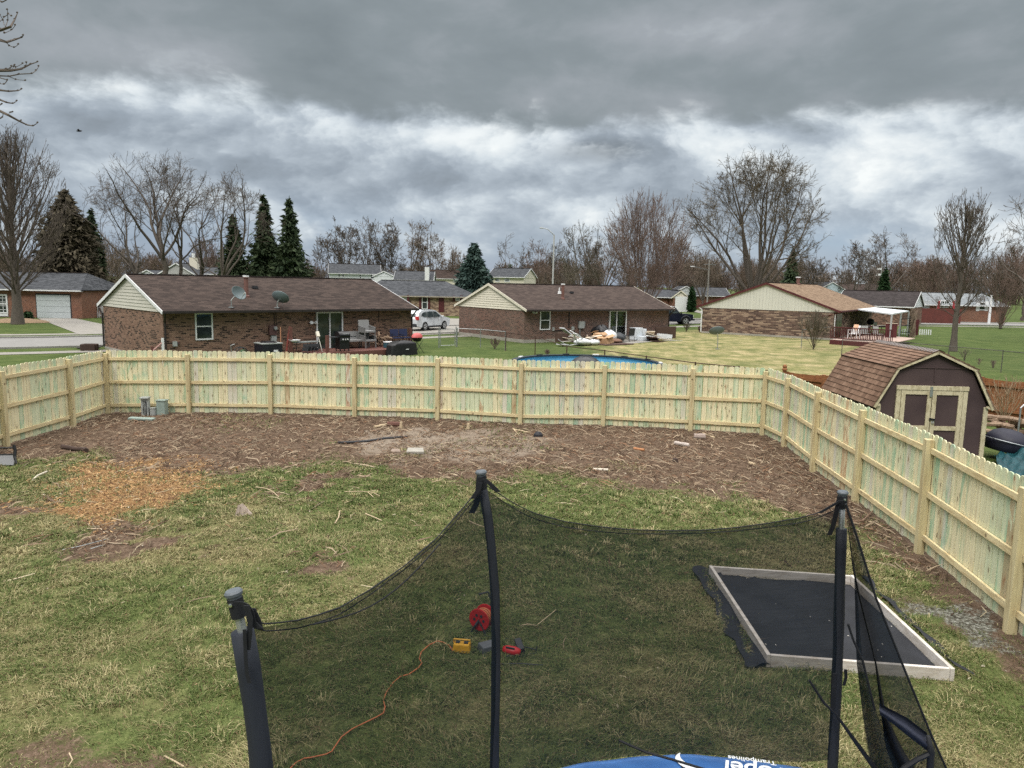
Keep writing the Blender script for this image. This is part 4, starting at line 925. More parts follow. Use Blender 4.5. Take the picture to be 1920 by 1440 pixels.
def make_tree(name, label, X, Yd, H, cr_, style='spread', seed=1, lean=(0, 0), th=None, twig=None, bark_=None, group=None, rmin=0.011, limbs=None, trunk_r=None, low=0.0, dens=1.0, cat='tree', wig=1.0):
    g = np.random.default_rng(seed); S = STY[style]; th = (th if th is not None else S['th']) * H; nl = limbs or S['limbs']; tr = trunk_r or H * 0.017 + .02
    root = thing(name, label, cat, (X, Yd, 0), 0, group)
    lean = np.array([lean[0], lean[1], 0.0]); zc = th * (1 - low) * 0.9 + (H - th * (1 - low) * 0.9) / 2
    env = (np.array([lean[0] * .75, lean[1] * .75, zc * (1 + low * -.0)]), np.array([cr_, cr_, (H - th * (1 - low) * .9) / 2 * 1.04]))
    tb, cb = Bag(), Bag()
    # trunk (with a leader for upswept trees)
    topz = H * 0.94 if S.get('leader') else th * 1.25; n = 9; tt = np.linspace(0, 1, n + 1)
    tn = np.stack([lean[0] * (tt * topz / H) ** 1.2, lean[1] * (tt * topz / H) ** 1.2, tt * topz], 1); tn[1:-1, :2] += g.normal(0, .012 * H * wig * .5, (n - 1, 2)) * (1 if not S.get('leader') else .4)
    rr = tr * (1.0 - 0.35 * tt) if not S.get('leader') else tr * (1 - .9 * tt) + .01
    rr = rr.copy(); rr[0] *= 1.35
    V, I = tubes_np(tn[None], rr[None], 9); tb.add(V, I)
    # limbs
    la = np.radians(np.linspace(S['la'][0], S['la'][1], nl) + g.normal(0, 3, nl)); azm = np.arange(nl) * 2.399 + g.uniform(0, 6)
    if S.get('leader'):
        f = g.uniform(th / topz, 0.8, nl); f.sort(); la = np.radians(np.interp(f, [th / topz, .9], [S['la'][1] + 6, S['la'][0] + 4]) + g.normal(0, 4, nl))
    else: f = np.clip(0.72 + g.uniform(0, .28, nl), 0, 1) if th > .1 * H else g.uniform(0.0, 1, nl)
    k = f * n; i = np.minimum(k.astype(int), n - 1); fr = (k - i)[:, None]; P = tn[i] * (1 - fr) + tn[i + 1] * fr
    D = np.stack([np.sin(la) * np.cos(azm), np.sin(la) * np.sin(azm), np.cos(la)], 1) + lean[None] / H * .6; D /= np.linalg.norm(D, axis=1, keepdims=True)
    c, e = env; Lr = np.full(nl, H * 1.1)
    for _ in range(40):
        o = (((P + D * Lr[:, None] - c) / e) ** 2).sum(1) > .97; Lr[o] *= 0.94
    Rl = np.full(nl, tr * (0.50 if nl < 12 else .22)) * np.sqrt(Lr / Lr.max())
    L = Lr; Rd = Rl
    for li, lv in enumerate(S['lv']):
        lv = dict(lv); lv['wander'] *= wig
        if lv['kids'] and dens != 1.0: lv['kids'] = max(2, int(round(lv['kids'] * dens)))
        nodes, r = grow_branches(P, D, L, Rd, lv, g); r = np.maximum(r, rmin)
        V, I = tubes_np(nodes, r, 6 if li == 0 else (4 if li == 1 else 3)); (tb if li == 0 and nl < 12 else cb).add(V, I)
        if not lv['kids']: break
        P, D, L, Rd = children(nodes, r, L, lv, g, env, H)
    tb.build('trunk', bark_ or BK, root, True); cb.build('crown', twig or TW, root, False)
    return root
def tree_px(label, px, Yd, top, halfw, style='spread', seed=1, lean_px=0, name='bare_tree', **k):
    X = spx(px, Yd); H = z_at(X, Yd, top); return make_tree(name, label, X, Yd, H, halfw * Yd / F_PX, style, seed, (lean_px * Yd / F_PX, 0), **k)
tree_px('tall upswept bare tree in front of the red brick garage house', 28, 58, 243, 118, 'upswept', 11, th=.13, rmin=.012, limbs=60, trunk_r=.36, twig=TW)
GT = 'bare trees rising behind the brown brick house'
tree_px('bare tree leaning far left, leftmost of the trunks behind the brown brick house', 278, 75, 326, 80, 'open', 21, -88, group=GT, wig=1.3, trunk_r=.25, th=.3)
tree_px('tallest bare tree behind the brown brick house with upright forked trunk', 311, 76, 256, 116, 'open', 22, -22, group=GT, trunk_r=.36, limbs=7, wig=1.3, th=.28)
tree_px('slim bare tree with a slight right lean, third trunk behind the brown brick house', 334, 78, 286, 78, 'open', 23, 26, group=GT, trunk_r=.24, wig=1.3, th=.3)
tree_px('bare tree with short trunk, fourth from the left behind the brown brick house', 372, 80, 300, 78, 'open', 24, 20, group=GT, trunk_r=.25, wig=1.3)
tree_px('bare tree leaning right in front of the dark spruces', 404, 74, 318, 92, 'open', 25, 58, group=GT, trunk_r=.3, wig=1.3, th=.26)
GR = 'row of bare trees beyond the white houses'
for k, (px, top, hw_, sd, lb) in enumerate([(612, 440, 30, 31, 'small bare tree right beside the last spruce'), (648, 404, 50, 32, 'spreading bare tree above the left end of the white two storey house'), (690, 401, 50, 33, 'bare tree above the middle of the white two storey house'), (728, 408, 42, 34, 'narrower bare tree above the small white gable'), (768, 404, 46, 35, 'tan bare tree left of the white chimney'), (806, 414, 42, 36, 'tan bare tree right above the white chimney')]):
    tree_px(lb, px, 168 + k * 2, top, hw_, 'spread' if k % 2 else 'open', sd, group=GR, twig=TWT if k > 3 else TW, rmin=.03, th=.12)
for px, Yd, top, hw_, sty, sd, tw, lb in [
    (848, 175, 462, 24, 'bushy', 41, TWT, 'low tan thicket left of the blue spruce'), (868, 180, 452, 22, 'spread', 42, TWT, 'small bare tree directly behind the blue spruce'),
    (965, 150, 438, 40, 'open', 43, TW, 'loose bare tree left of the street lamp'), (1008, 150, 446, 36, 'open', 44, TWR, 'low reddish bare tree just left of the street lamp'),
    (1052, 130, 432, 38, 'open', 45, TW, 'bare tree just right of the street lamp'), (1088, 118, 402, 48, 'open', 46, TWG, 'olive grey bare tree second right of the street lamp'),
    (1130, 112, 378, 56, 'spread', 47, TW, 'tall bare tree left of the reddish thicket tree'), (1262, 140, 432, 46, 'bushy', 49, TWR, 'brown bare thicket between the reddish tree and the big maple'),
    (1320, 128, 470, 50, 'spread', 50, TWT, 'low brown bare tree behind the left limbs of the big maple'), (1452, 150, 470, 42, 'spread', 51, TWT, 'low tan bare tree behind the right limbs of the big maple'),
    (1520, 150, 470, 38, 'spread', 52, TW, 'low bare tree right of the big maple'), (1600, 150, 448, 44, 'spread', 53, TW, 'rounded grey bare tree above the pale blue gable'),
    (1640, 158, 440, 36, 'spread', 54, TW, 'grey bare tree behind the left limb of the open forked tree'), (1745, 125, 482, 56, 'bushy', 56, TWR, 'reddish brown bare thicket left of the nest tree'),
    (1885, 84, 462, 52, 'bushy', 57, TWR, 'rusty bare thicket right of the nest tree'), (1700, 160, 478, 44, 'spread', 58, TWR, 'low reddish bare tree above the pale grey roof')]:
    tree_px(lb, px, Yd, top, hw_, sty, sd, twig=tw, rmin=.016 * Yd / 100, th=.05 if sty == 'bushy' else .14)
tree_px('wide reddish bare tree of many upswept stems in the middle distance', 1206, 88, 358, 92, 'bushy', 48, twig=TWR, rmin=.014, limbs=34, dens=1.1)
tree_px('biggest bare maple with wide round crown behind the tan roofed house', 1412, 88, 286, 150, 'spread', 61, twig=simple('budding_twigs', (0.10, 0.080, 0.052), .95, .3, .5), rmin=.014, limbs=11, trunk_r=.46, th=.13, low=.3, dens=1.12)
tree_px('open bare tree forked in two far behind the patio awning', 1663, 102, 425, 72, 'open', 62, 6, rmin=.015, limbs=4, th=.3, low=.5)
tree_px('bare nest tree standing alone in the green lawn on the right', 1800, 50.5, 363, 74, 'upswept', 63, rmin=.011, limbs=36, trunk_r=.20, th=.20, twig=simple('olive_grey_twigs', (0.10, 0.082, 0.066), .95, .3, .5), low=.3)
tree_px('large bare tree cut off by the right edge of the view', 1975, 60, 315, 120, 'open', 64, rmin=.013, limbs=9, trunk_r=.35, th=.18, low=.3)
tree_px('dim bare tree behind the right edge thicket', 1925, 110, 430, 50, 'spread', 65, twig=TWR, rmin=.018)
tree_px('bare tree with bushy top behind the garage roof and dark evergreen', 205, 105, 440, 40, 'bushy', 66, twig=TWT, rmin=.016)
tree_px('low bare thicket tree behind the leaning trunks', 245, 110, 455, 42, 'spread', 67, twig=TW, rmin=.018)
tree_px('round brown tree top behind the square white chimney', 388, 130, 440, 32, 'bushy', 68, twig=TWR, rmin=.02)
nest_p = PY(1816, 407, 50.4); mb = MB()
for k in range(90):
    a = rng.normal(0, .13, 3); b = rng.normal(0, .16, 3); mb.tube([nest_p + Vector(a), nest_p + Vector((b[0], b[1], b[2] * 1.6))], .012, 3, False)
one('bird_nest', mb, BK, 'dark squirrel or bird nest high in the lone bare tree', 'nest', fix=False)
# shrubs
def shrub(label, px, py, top, halfw, seed, tw=TWT, name='bare_shrub', dens=.7, rm=.008, limbs=22):
    p = G(px, py); return make_tree(name, label, p.x, p.y, z_at(p.x, p.y, top), halfw * p.y / F_PX, 'bushy', seed, twig=tw, rmin=rm, limbs=limbs, dens=dens, cat='shrub', trunk_r=.05, low=.2)
shrub('rounded bare grey shrub in front of the tan and brown brick house', 1525, 655, 584, 40, 71, TWG, rm=.010, limbs=30)
shrub('small bare shrub beside the dark parked car', 1287, 622, 606, 11, 72, TWG)
shrub('tiny clipped bare shrub at the white downspout', 1312, 623, 611, 6, 73, TWR, rm=.015)
shrub('low reddish bare shrub by the brick gable wall', 928, 655, 634, 15, 74, TWR)
shrub('low bare shrub behind the chain link fence', 1026, 668, 655, 10, 75, TWR)
shrub('bare grey forsythia shrub against the cedar fence behind the shed', 1880, 796, 705, 44, 76, simple('straw_stems', (.30, .22, .14), .9, .25), rm=.005, limbs=20, dens=.6)
shrub('small weedy bare shrub at the line fence post', 1835, 684, 672, 18, 77, TWR, dens=.4, limbs=12)
shrub('dry weedy brush left of the line fence post', 1808, 676, 654, 20, 78, TWG, dens=.4, limbs=12)
shrub('tangle of dry vines on the line fence', 1862, 690, 676, 26, 79, TWT, dens=.4, limbs=14)

# ------------------------------------------------------------------ evergreens
def foliage_mat(name, a, b, c_):
    mt, n = newmat(name); o = n.coord(); f = n.add(n.mul(n.noise(o, .7, 3, .6), .5), n.mul(n.attr('tint', 'Fac'), .5))
    n.out(n.ramp(f, [(.25, a), (.5, b), (.78, c_)]), .85, None, 0, .2); return mt
FD = foliage_mat('dark_spruce_needles', (0.012, 0.021, 0.012), (0.032, 0.052, 0.026), (0.075, 0.098, 0.048))
FB = foliage_mat('blue_spruce_needles', (0.016, 0.032, 0.028), (0.032, 0.060, 0.052), (0.075, 0.115, 0.098))
FO = foliage_mat('olive_brown_foliage', (0.030, 0.026, 0.018), (0.068, 0.058, 0.038), (0.125, 0.105, 0.072))
FG = foliage_mat('arborvitae_foliage', (0.008, 0.022, 0.008), (0.014, 0.038, 0.012), (0.03, 0.06, 0.02))
def conifer(name, label, X, Yd, H, rad, seed, mat, N=1500, droop=.35, leaf=.16, shape=1.0, skirt=.06, twigs=True, group=None, ragged=.35):
    g = np.random.default_rng(seed); root = thing(name, label, 'evergreen', (X, Yd, 0), 0, group)
    MB().tube([(0, 0, 0), (0, 0, H * .5), (0, 0, H * .97)], [.02 * H, .012 * H, .01], 7).build('trunk', BK, root)
    f = 1 - np.sqrt(g.random(N)) * (1 - skirt); f = np.clip(f, skirt, .985); z = f * H
    az_ = g.uniform(0, 6.283, N); lump = (1 - ragged * g.random(N) ** 1.3) * (1 + .22 * np.sin(az_ * 2 + z * .9 + seed) + .14 * np.sin(az_ * 5 + z * 2.3))
    Rm = rad * (1 - f) ** shape * lump + .05 * rad * (1 - f) + .05
    M = 9; t = np.linspace(.12, 1, M)[None, :] * np.ones((N, 1)); t = t + g.normal(0, .03, t.shape)
    rr = Rm[:, None] * t; zz = z[:, None] - droop * g.uniform(.3, 1.6, (N, 1)) * rr * (1 - .45 * t) + .10 * rr * t * t + g.normal(0, .5, t.shape) * leaf
    az2 = az_[:, None] + g.normal(0, .20, t.shape) * (.3 + t); cx = rr * np.cos(az2); cy = rr * np.sin(az2)
    P = np.stack([cx, cy, zz], -1).reshape(-1, 3); K = len(P)
    s = leaf * (.6 + .8 * g.random(K)); dirr = np.stack([np.cos(az2), np.sin(az2), np.full_like(az2, -.25)], -1).reshape(-1, 3)
    dirr = dirr + g.normal(0, .55, (K, 3)); dirr /= np.linalg.norm(dirr, axis=1, keepdims=True)
    sd = g.normal(0, 1, (K, 3)); sd -= dirr * (sd * dirr).sum(1, keepdims=True); sd /= np.linalg.norm(sd, axis=1, keepdims=True)
    a = P - dirr * s[:, None] * .9; b = P + sd * s[:, None] * .42; c = P + dirr * s[:, None] * 1.3; d = P - sd * s[:, None] * .42; d[:, 2] -= s * .25
    V = np.stack([a, b, c, d], 1).reshape(-1, 3); I = np.arange(len(V))
    tn = np.repeat(np.clip(.3 + .5 * g.random(K) + .25 * (t.reshape(-1) - .5), 0, 1), 4)
    raw_mesh('crown', V, 4, I, mat, root, attrs={'tint': np.stack([tn, tn, tn], 1)})
    return root
def con_px(name, label, px, Yd, top, halfw, seed, mat, **k):
    X = spx(px, Yd); return conifer(name, label, X, Yd, z_at(X, Yd, top), halfw * Yd / F_PX, seed, mat, **k)
con_px('evergreen_tree', 'broad dark olive evergreen behind the garage of the red brick house', 130, 74, 356, 76, 81, FO, N=3600, droop=.15, leaf=.26, shape=.66, ragged=.5)
con_px('evergreen_tree', 'narrow dark evergreen at the right flank of the broad olive one', 176, 80, 392, 30, 82, FD, N=1500, leaf=.26, shape=.7)
con_px('spruce_tree', 'shortest of the three dark spruces, behind the leaning bare tree', 440, 84, 403, 44, 83, FD, N=1100, leaf=.27, shape=.8, group='dark spruces behind the brown brick house', ragged=.7, droop=.5)
con_px('spruce_tree', 'middle of the three dark spruces, tall with drooping boughs', 498, 82, 362, 46, 84, FD, N=1500, leaf=.27, shape=.82, group='dark spruces behind the brown brick house', ragged=.75, droop=.5)
con_px('spruce_tree', 'rightmost of the three dark spruces with pointed top', 545, 81, 370, 52, 85, FD, N=1500, leaf=.27, shape=.9, group='dark spruces behind the brown brick house', ragged=.75, droop=.5)
con_px('blue_spruce', 'blue green spruce between the buff brick house and the middle ranch house', 888, 98, 456, 40, 86, FB, N=1700, leaf=.27, shape=.6, droop=.05)
con_px('evergreen_tree', 'small dark pine right of the big bare maple', 1483, 138, 466, 24, 87, FD, N=600, leaf=.4, shape=.8, ragged=.6)
con_px('evergreen_tree', 'slim dark evergreen below the open forked tree', 1658, 97, 498, 13, 88, FG, N=500, leaf=.25, shape=.55)
con_px('arborvitae', 'narrow dark green arborvitae beside the cream gabled garage', 1299, 117, 538, 6, 89, FG, N=500, leaf=.22, shape=.35, droop=-.4)
con_px('evergreen_tree', 'faint small evergreen far beyond the cream two storey house', 957, 190, 497, 10, 90, FD, N=200, leaf=.5)
for k, (px, py, hw_, lb) in enumerate([(793, 586, 6, 'rounded dark red shrub below the shuttered window'), (813, 587, 7, 'clipped green shrub left of the red door'), (822, 587, 4, 'little clipped green shrub at the red door'), (52, 598, 9, 'small green shrub between the tree and the white garage door'), (806, 587.5, 4, 'tiny clipped shrub beside the shuttered window')]):
    p = G(px, py); conifer('clipped_shrub', lb, p.x, p.y, hw_ * 1.3 * p.y / F_PX, hw_ * p.y / F_PX, 95 + k, FG if k else FO, N=160, leaf=.12, shape=.3, droop=-.3)

# ------------------------------------------------------------------ far woods: one mass along the horizon
def woods():
    g = np.random.default_rng(5); cb = Bag()
    for k in range(230):
        px = g.uniform(-500, 2500); Yd = g.uniform(185, 290); X = (px - 960) / F_PX * Yd
        tp = np.interp(px, [-500, 200, 420, 560, 850, 930, 1000, 1200, 1500, 1560, 1700, 1920, 2500], [440, 470, 485, 490, 497, 500, 488, 478, 484, 510, 488, 470, 450])
        H = z_at(X, Yd, tp + g.normal(0, 6)); H = max(H, 4.5); R_ = g.uniform(3.5, 6.5)
        P = np.zeros((16, 3)); P[:, 0] = X + g.normal(0, .6, 16); P[:, 1] = Yd; la = np.radians(g.uniform(0, 34, 16)); a = g.uniform(0, 6.28, 16)
        D = np.stack([np.sin(la) * np.cos(a), np.sin(la) * np.sin(a), np.cos(la)], 1); L = np.full(16, H * .85) * g.uniform(.75, 1.05, 16); env = (np.array([X, Yd, H * .5]), np.array([R_, R_, H * .53])); Rd = np.full(16, .09)
        for lv in (dict(n=4, wander=.08, up=.05, kids=9, ang=34, ratio=.42, t0=.1), dict(n=3, wander=.12, up=.05, kids=6, ang=38, ratio=.5), dict(n=1, kids=0)):
            nodes, r = grow_branches(P, D, L, Rd, lv, g); r = np.maximum(r, .035); V, I = tubes_np(nodes, r, 3); cb.add(V, I)
            if lv['kids']: P, D, L, Rd = children(nodes, r, L, lv, g, env, H)
    mt, n = newmat('far_woods_twigs'); n.out(n.ramp(n.noise(n.coord(), .035, 2, .5), [(.35, (.10, .085, .068)), (.5, (.135, .098, .08)), (.65, (.17, .135, .105))]), .95, None, 0, .1)
    o = cb.build('distant_woods', mt, None); tag(o, 'brown leafless woods along the horizon behind all houses', 'woods', kind='stuff')
woods()
# ------------------------------------------------------------------ garden shed behind the right fence
SC_, SA = Vector((9.985, 17.576, 0)), 1.536
shed = thing('garden_shed', 'dark brown barn shaped shed with cream framed double doors', 'shed', SC_, SA - R(90))
# local: x to the right along the front, y back
def shit(px, py, off=0.0):
    d = ray(px, py); c0 = Vector((0, 0, CAM_H)); gx_ = Vector((math.sin(SA), -math.cos(SA), 0)); ex = Vector((math.cos(SA), math.sin(SA), 0))
    base = SC_ - ex * off; t = (base - c0).dot(ex) / d.dot(ex); p = c0 + d * t; q = p - SC_
    return q.dot(gx_), p.z
SL = 3.11; SH = (1.271, 2.178, 2.584); KH = 0.923; WH = 1.26; LO = 1.36
mt, n = newmat('shed_panel_paint'); o = n.coord(); f = n.noise(n.scale(o, (6, 6, .7)), 1.2, 4, .6); f2 = n.noise(o, 1.1, 3, .5)
n.out(n.mix(n.ss(f2, .3, .7), (0.060, 0.040, 0.042), (0.088, 0.060, 0.060)), .75, n.bump(f, .15, .004), 0, .25); SHB = mt
SHT = wood_mat('weathered_cream_trim', (0.60, 0.53, 0.37), (0.42, 0.36, 0.23), 0.3, (1.2, 1.2, .6))
mb = MB(); prof = [(-WH, 0), (WH, 0), (WH, SH[0] + .06), (KH - .05, SH[1] - .07), (0, SH[2] - .06), (-KH + .05, SH[1] - .07), (-WH, SH[0] + .06)]
mb.prism(prof, 'y', 0.0, SL - .12); mb.build('wall', SHB, shed)
for x_ in (-WH - .012, WH + .012):
    MB().box((x_ * .985, -0.012, .64), (.10, .03, 1.30)).build('corner_board', SHT, shed)
MB().box((0, -.011, 2.20), (1.7, .012, .03)).build('panel_seam', SHB, shed); MB().box((0, -.011, 2.03), (.025, .012, .34)).build('panel_seam', SHB, shed)
# doors: frame positions read on the front plane
TL, TR = shit(1681, 722), shit(1814, 729); dz = TL[1]; dx0, dx1 = TL[0], TR[0]
MB().box(((dx0 + dx1) / 2, -.04, dz - .045), (dx1 - dx0 + .02, .05, .10)).build('door_head_trim', SHT, shed)
for x_ in (dx0 + .05, dx1 - .05): MB().box((x_, -.03, (dz - .1) / 2 + .03), (.10, .04, dz - .16)).build('door_side_trim', SHT, shed)
xm = (dx0 + dx1) / 2
for s_, (xa, xb) in enumerate(((dx0 + .11, xm - .008), (xm + .008, dx1 - .11))):
    dr = MB().box(((xa + xb) / 2, -.018, dz / 2), (xb - xa, .02, dz - .2)).build('door', SHB, shed)
    mb = MB(); zt, zb = dz - .105, .08
    for x_ in (xa + .05, xb - .05): mb.box((x_, -.042, (zt + zb) / 2), (.095, .028, zt - zb))
    for z_ in (zt - .05, zb + (zt - zb) * .43, zb + .05): mb.box(((xa + xb) / 2, -.040, z_), (xb - xa - .19, .026, .10))
    mb.build('door_frame', SHT, dr)
    if s_: 
        MB().beam((xm - .03, -.075, dz - .78), (xm + .10, -.075, dz - .80), .02, .05).build('hasp', BLACKM, dr); MB().tube([(xm + .03, -.08, dz - .83), (xm + .03, -.09, dz - .88), (xm + .07, -.09, dz - .88), (xm + .07, -.08, dz - .83)], .012, 6).build('padlock', GALV, dr)
MB().box((xm - .04, -.075, dz - .13), (.06, .02, .24)).build('top_latch', GALV, shed)
# stepped shingle courses
mt, n = newmat('shed_shingles'); uv = n.node('ShaderNodeUVMap').outputs[0]; o = n.coord()
br = n.node('ShaderNodeTexBrick', {'Vector': uv, 'Color1': (0, 0, 0), 'Color2': (1, 1, 1), 'Mortar': (0, 0, 0), 'Scale': 1.0, 'Mortar Size': .004, 'Brick Width': .17, 'Row Height': 10.0, 'Bias': 0.0}, offset=.5)
f = n.noise(o, 60, 3, .7); g_ = n.noise(o, 2.2, 3, .6)
c = n.ramp(n.add(n.mul(br.outputs[0], .4), n.add(n.mul(f, .3), n.mul(g_, .3))), [(.25, (0.115, 0.068, 0.046)), (.5, (0.18, 0.110, 0.075)), (.75, (0.25, 0.16, 0.112))])
n.out(n.mix(n.mul(br.outputs['Fac'], .75), c, (.03, .018, .014)), .92, n.bump(f, .4, .004), 0, .2); SHS = mt
for sg in (-1, 1):
    for (xa, za, xb, zb, nm) in ((LO + .05, SH[0] - .02, KH, SH[1], 'lower_roof_slope'), (KH + .03, SH[1] + .0, 0.0, SH[2] + .02, 'upper_roof_slope')):
        A = Vector((sg * xa, 0, za)); B_ = Vector((sg * xb, 0, zb)); d = (B_ - A); Ls = d.length; d.normalize(); nr = Vector((-d.z * sg * -1, 0, abs(d.x))); nr = Vector((sg * abs(d.z), 0, abs(d.x)))
        N = 8; mb = MB(); w = Ls / N
        for k in range(N):
            p = A + d * (k * w - .012); q = A + d * (k * w + w); y0, y1 = -.10, SL + .02; off = random.uniform(0, 1)
            lo, hi = p + nr * .030, q + nr * .012
            mb.face([(lo.x, y0, lo.z), (lo.x, y1, lo.z), (hi.x, y1, hi.z), (hi.x, y0, hi.z)], [(off, .01), (off + y1 - y0, .01), (off + y1 - y0, .15), (off, .15)])
            l2 = p + nr * .006; mb.face([(lo.x, y0, lo.z), (lo.x, y1, lo.z), (l2.x, y1, l2.z), (l2.x, y0, l2.z)], [(off, .0), (off, .0), (off, .0), (off, .0)])
            for y_ in (y0, y1): mb.face([(lo.x, y_, lo.z), (hi.x, y_, hi.z), (q.x - nr.x * .02, y_, q.z - nr.z * .02), (p.x - nr.x * .02, y_, p.z - nr.z * .02)], [(off, .01)] * 4)
        mb.build(nm, SHS, shed, fix=False)
        # rake trim at the front and back gable edges
        for y_ in (-.085, SL + .0):
            MB().beam(Vector((sg * xa, y_, za)) - nr * .035, Vector((sg * xb, y_, zb)) - nr * .035, .03, .065, up=nr).build('rake_trim', SHT, shed)
    MB().beam((sg * (LO + .02), -.06, SH[0] - .02), (sg * (WH - .02), -.06, SH[0] + .03), .04, .05).build('eave_return', SHT, shed)
mb = MB()
for k in range(24):
    y_ = -.08 + k * .134
    for sg in (-1, 1): mb.face([(0, y_ - .03, SH[2] + .052), (0, y_ + .12, SH[2] + .040), (sg * .15, y_ + .12, SH[2] - .022), (sg * .15, y_ - .03, SH[2] - .010)], [(k * .33, 0)] * 4)
mb.build('ridge_cap', simple('grey_ridge_shingle', (0.21, 0.185, 0.175), .9, .25, 9), shed, fix=False)

# ------------------------------------------------------------------ old cedar board fence behind the shed
CED = wood_mat('cedar_stain_wood', (0.29, 0.125, 0.055), (0.18, 0.07, 0.032), .5, (.5, .5, 3.0))
def cedar(name, label, P, H, boards, postcap=False):
    root = thing(name, label, 'fence', P[0]); O = P[0]
    for i, p in enumerate(P):
        q = p - O; MB().box((q.x, q.y, H / 2 + .02), (.10, .10, H + .04)).build('post', CED, root)
        if postcap and i == 0: MB().lathe((q.x, q.y, H + .05), [(0, 0), (.09, 0), (.09, .04), (.06, .07), (.075, .13), (.05, .18), (0, .2)], 12).build('post_cap', CED, root)
    for a, b in zip(P[:-1], P[1:]):
        A, B_ = a - O, b - O; mb = MB(); d = (B_ - A); L = d.length; d.normalize(); N = max(1, int(L / .145)); w = L / N; nr = Vector((-d.y, d.x, 0))
        for k in range(N):
            m_ = A + d * (k * w + w / 2) + nr * .05; h_ = H + random.uniform(-.01, .01) - .04 * math.sin(math.pi * (k + .5) / N)
            mb.box((m_.x, m_.y, h_ / 2 + .02), (w - .006, .018, h_), rot_z(math.atan2(d.y, d.x)))
        mb.build('board_panel', CED, root)
        for z_ in (.25, H - .17):
            MB().beam(A + Vector((0, 0, z_)) - nr * .0, B_ + Vector((0, 0, z_)) - nr * .0, .04, .09).build('rail', CED, root)
CH = 1.22
def at_h(px, py, H): p = G(px, py, H); return Vector((p.x, p.y, 0))
cp = [at_h(x_, y_, CH) for x_, y_ in ((1471, 697), (1545, 705), (1650, 706), (1750, 707), (1842, 709), (1930, 718), (2050, 731))]
cedar('cedar_fence', 'weathered orange cedar board fence passing behind the brown shed', [Vector((p.x, p.y, 0)) for p in cp], CH, True, True)

# wood pile, tarp and cart behind the fence at the right
wp = G(1885, 862); LOGM = wood_mat('cut_firewood', (0.30, 0.215, 0.15), (0.14, 0.09, 0.06), .4, (1, 1, 1)); 
wp = Vector((13.35, 19.9, 0))
for k in range(40):
    row = k // 10; x_ = wp.x - .35 + (k % 10) * .19 + row * .04 + random.uniform(-.05, .05); z_ = .10 + row * .155 + random.uniform(-.05, .05); a = random.uniform(-1.3, 1.3); L = random.uniform(.35, .7)
    d = Vector((math.cos(a) * .9, math.sin(a) * .5 - .25, random.uniform(-.12, .2))).normalized() * L / 2; c0 = Vector((x_, wp.y - row * -.05 + random.uniform(-.2, .2), z_)); r_ = random.uniform(.045, .085)
    mb = MB(); mb.tube([c0 - d, c0 + Vector((0, 0, random.uniform(-.02, .02))), c0 + d], [r_, r_ * 1.05, r_ * .9], 7)
    one('firewood_log', mb, LOGM, 'grey brown split log in the heap between shed and cedar fence', 'log', 'logs of the firewood heap')
TG = [G(1862, 866), G(1975, 868), G(2010, 975), G(1880, 968)]
def tgp(s, t): return TG[3].lerp(TG[2], s).lerp(TG[0].lerp(TG[1], s), t)
mb = MB(); mb.grid(lambda s, t: (tgp(s, t).x, tgp(s, t).y + .06 * math.sin(s * 9), max(.03, .40 * math.sin(min(1, t + .15) * 1.9) * (.75 + .25 * math.sin(s * 7 + t * 4)) + .05 * math.sin(s * 23 + t * 17) + .03 * math.sin(s * 41 - t * 29))), 30, 18)
one('tarp', mb, simple('teal_tarp', (0.008, 0.055, 0.066), .45, .6, 5, bump=.8), 'crumpled teal tarp in front of the firewood heap', 'tarp', smooth=True)
mb = MB(); mb.grid(lambda s, t: (12.2 + 1.1 * s, 17.3 - .8 * (1 - t), max(.03, .36 * math.sin(min(1, t + .2) * 1.9) * (.8 + .2 * math.sin(s * 9)))), 20, 12)
one('tarp', mb, simple('blue_tarp', (0.02, 0.12, 0.42), .45, .4, 5), 'bright blue tarp bundle beside the teal tarp', 'tarp', smooth=True)
sm = thing('fire_bowl', 'black dome lid with a pale wire rim in front of the teal tarp', 'fire bowl', (11.95, 17.75, .08))
MB().lathe((0, 0, .1), [(0, .56), (.2, .54), (.36, .46), (.46, .35), (.5, .26), (.46, .16), (.44, 0), (0, 0)], 24, Matrix.Rotation(R(12), 3, 'Y')).build('bowl', simple('black_cover', (.016, .016, .03), .6), sm, smooth=True)
MB().tube([(math.cos(a) * .5 * math.cos(R(12)), math.sin(a) * .5, .37 - math.cos(a) * .5 * math.sin(R(12))) for a in np.linspace(0, 6.283, 25)], .012, 6, False).build('rim', GALV, sm)
MB().tube([(0, math.cos(a) * .46, .37 + .23 * math.sin(a)) for a in np.linspace(0, 3.14, 12)], .012, 6).build('hoop', GALV, sm)
q = G(1912, 880); ct_ = thing('garden_cart', 'grey tubular cart handle standing by the firewood at the right edge', 'cart', (13.15, 19.1, 0))
MB().tube([(0, 0, .1), (0, 0, 1.05), (.08, 0, 1.14), (.5, 0, 1.14), (.58, 0, 1.05), (.58, 0, .1)], .022, 8).build('handle', GALV, ct_); MB().box((.29, .2, .2), (.6, .4, .16)).build('tray', BLACKM, ct_)
for x_ in (-.03, .61): MB().cyl((0, 0, 0), .12, .05, 14).build('wheel', BLACKM, ct_).matrix_local = Matrix.Translation((x_, .2, .12)) @ Matrix.Rotation(R(90), 4, 'Y')

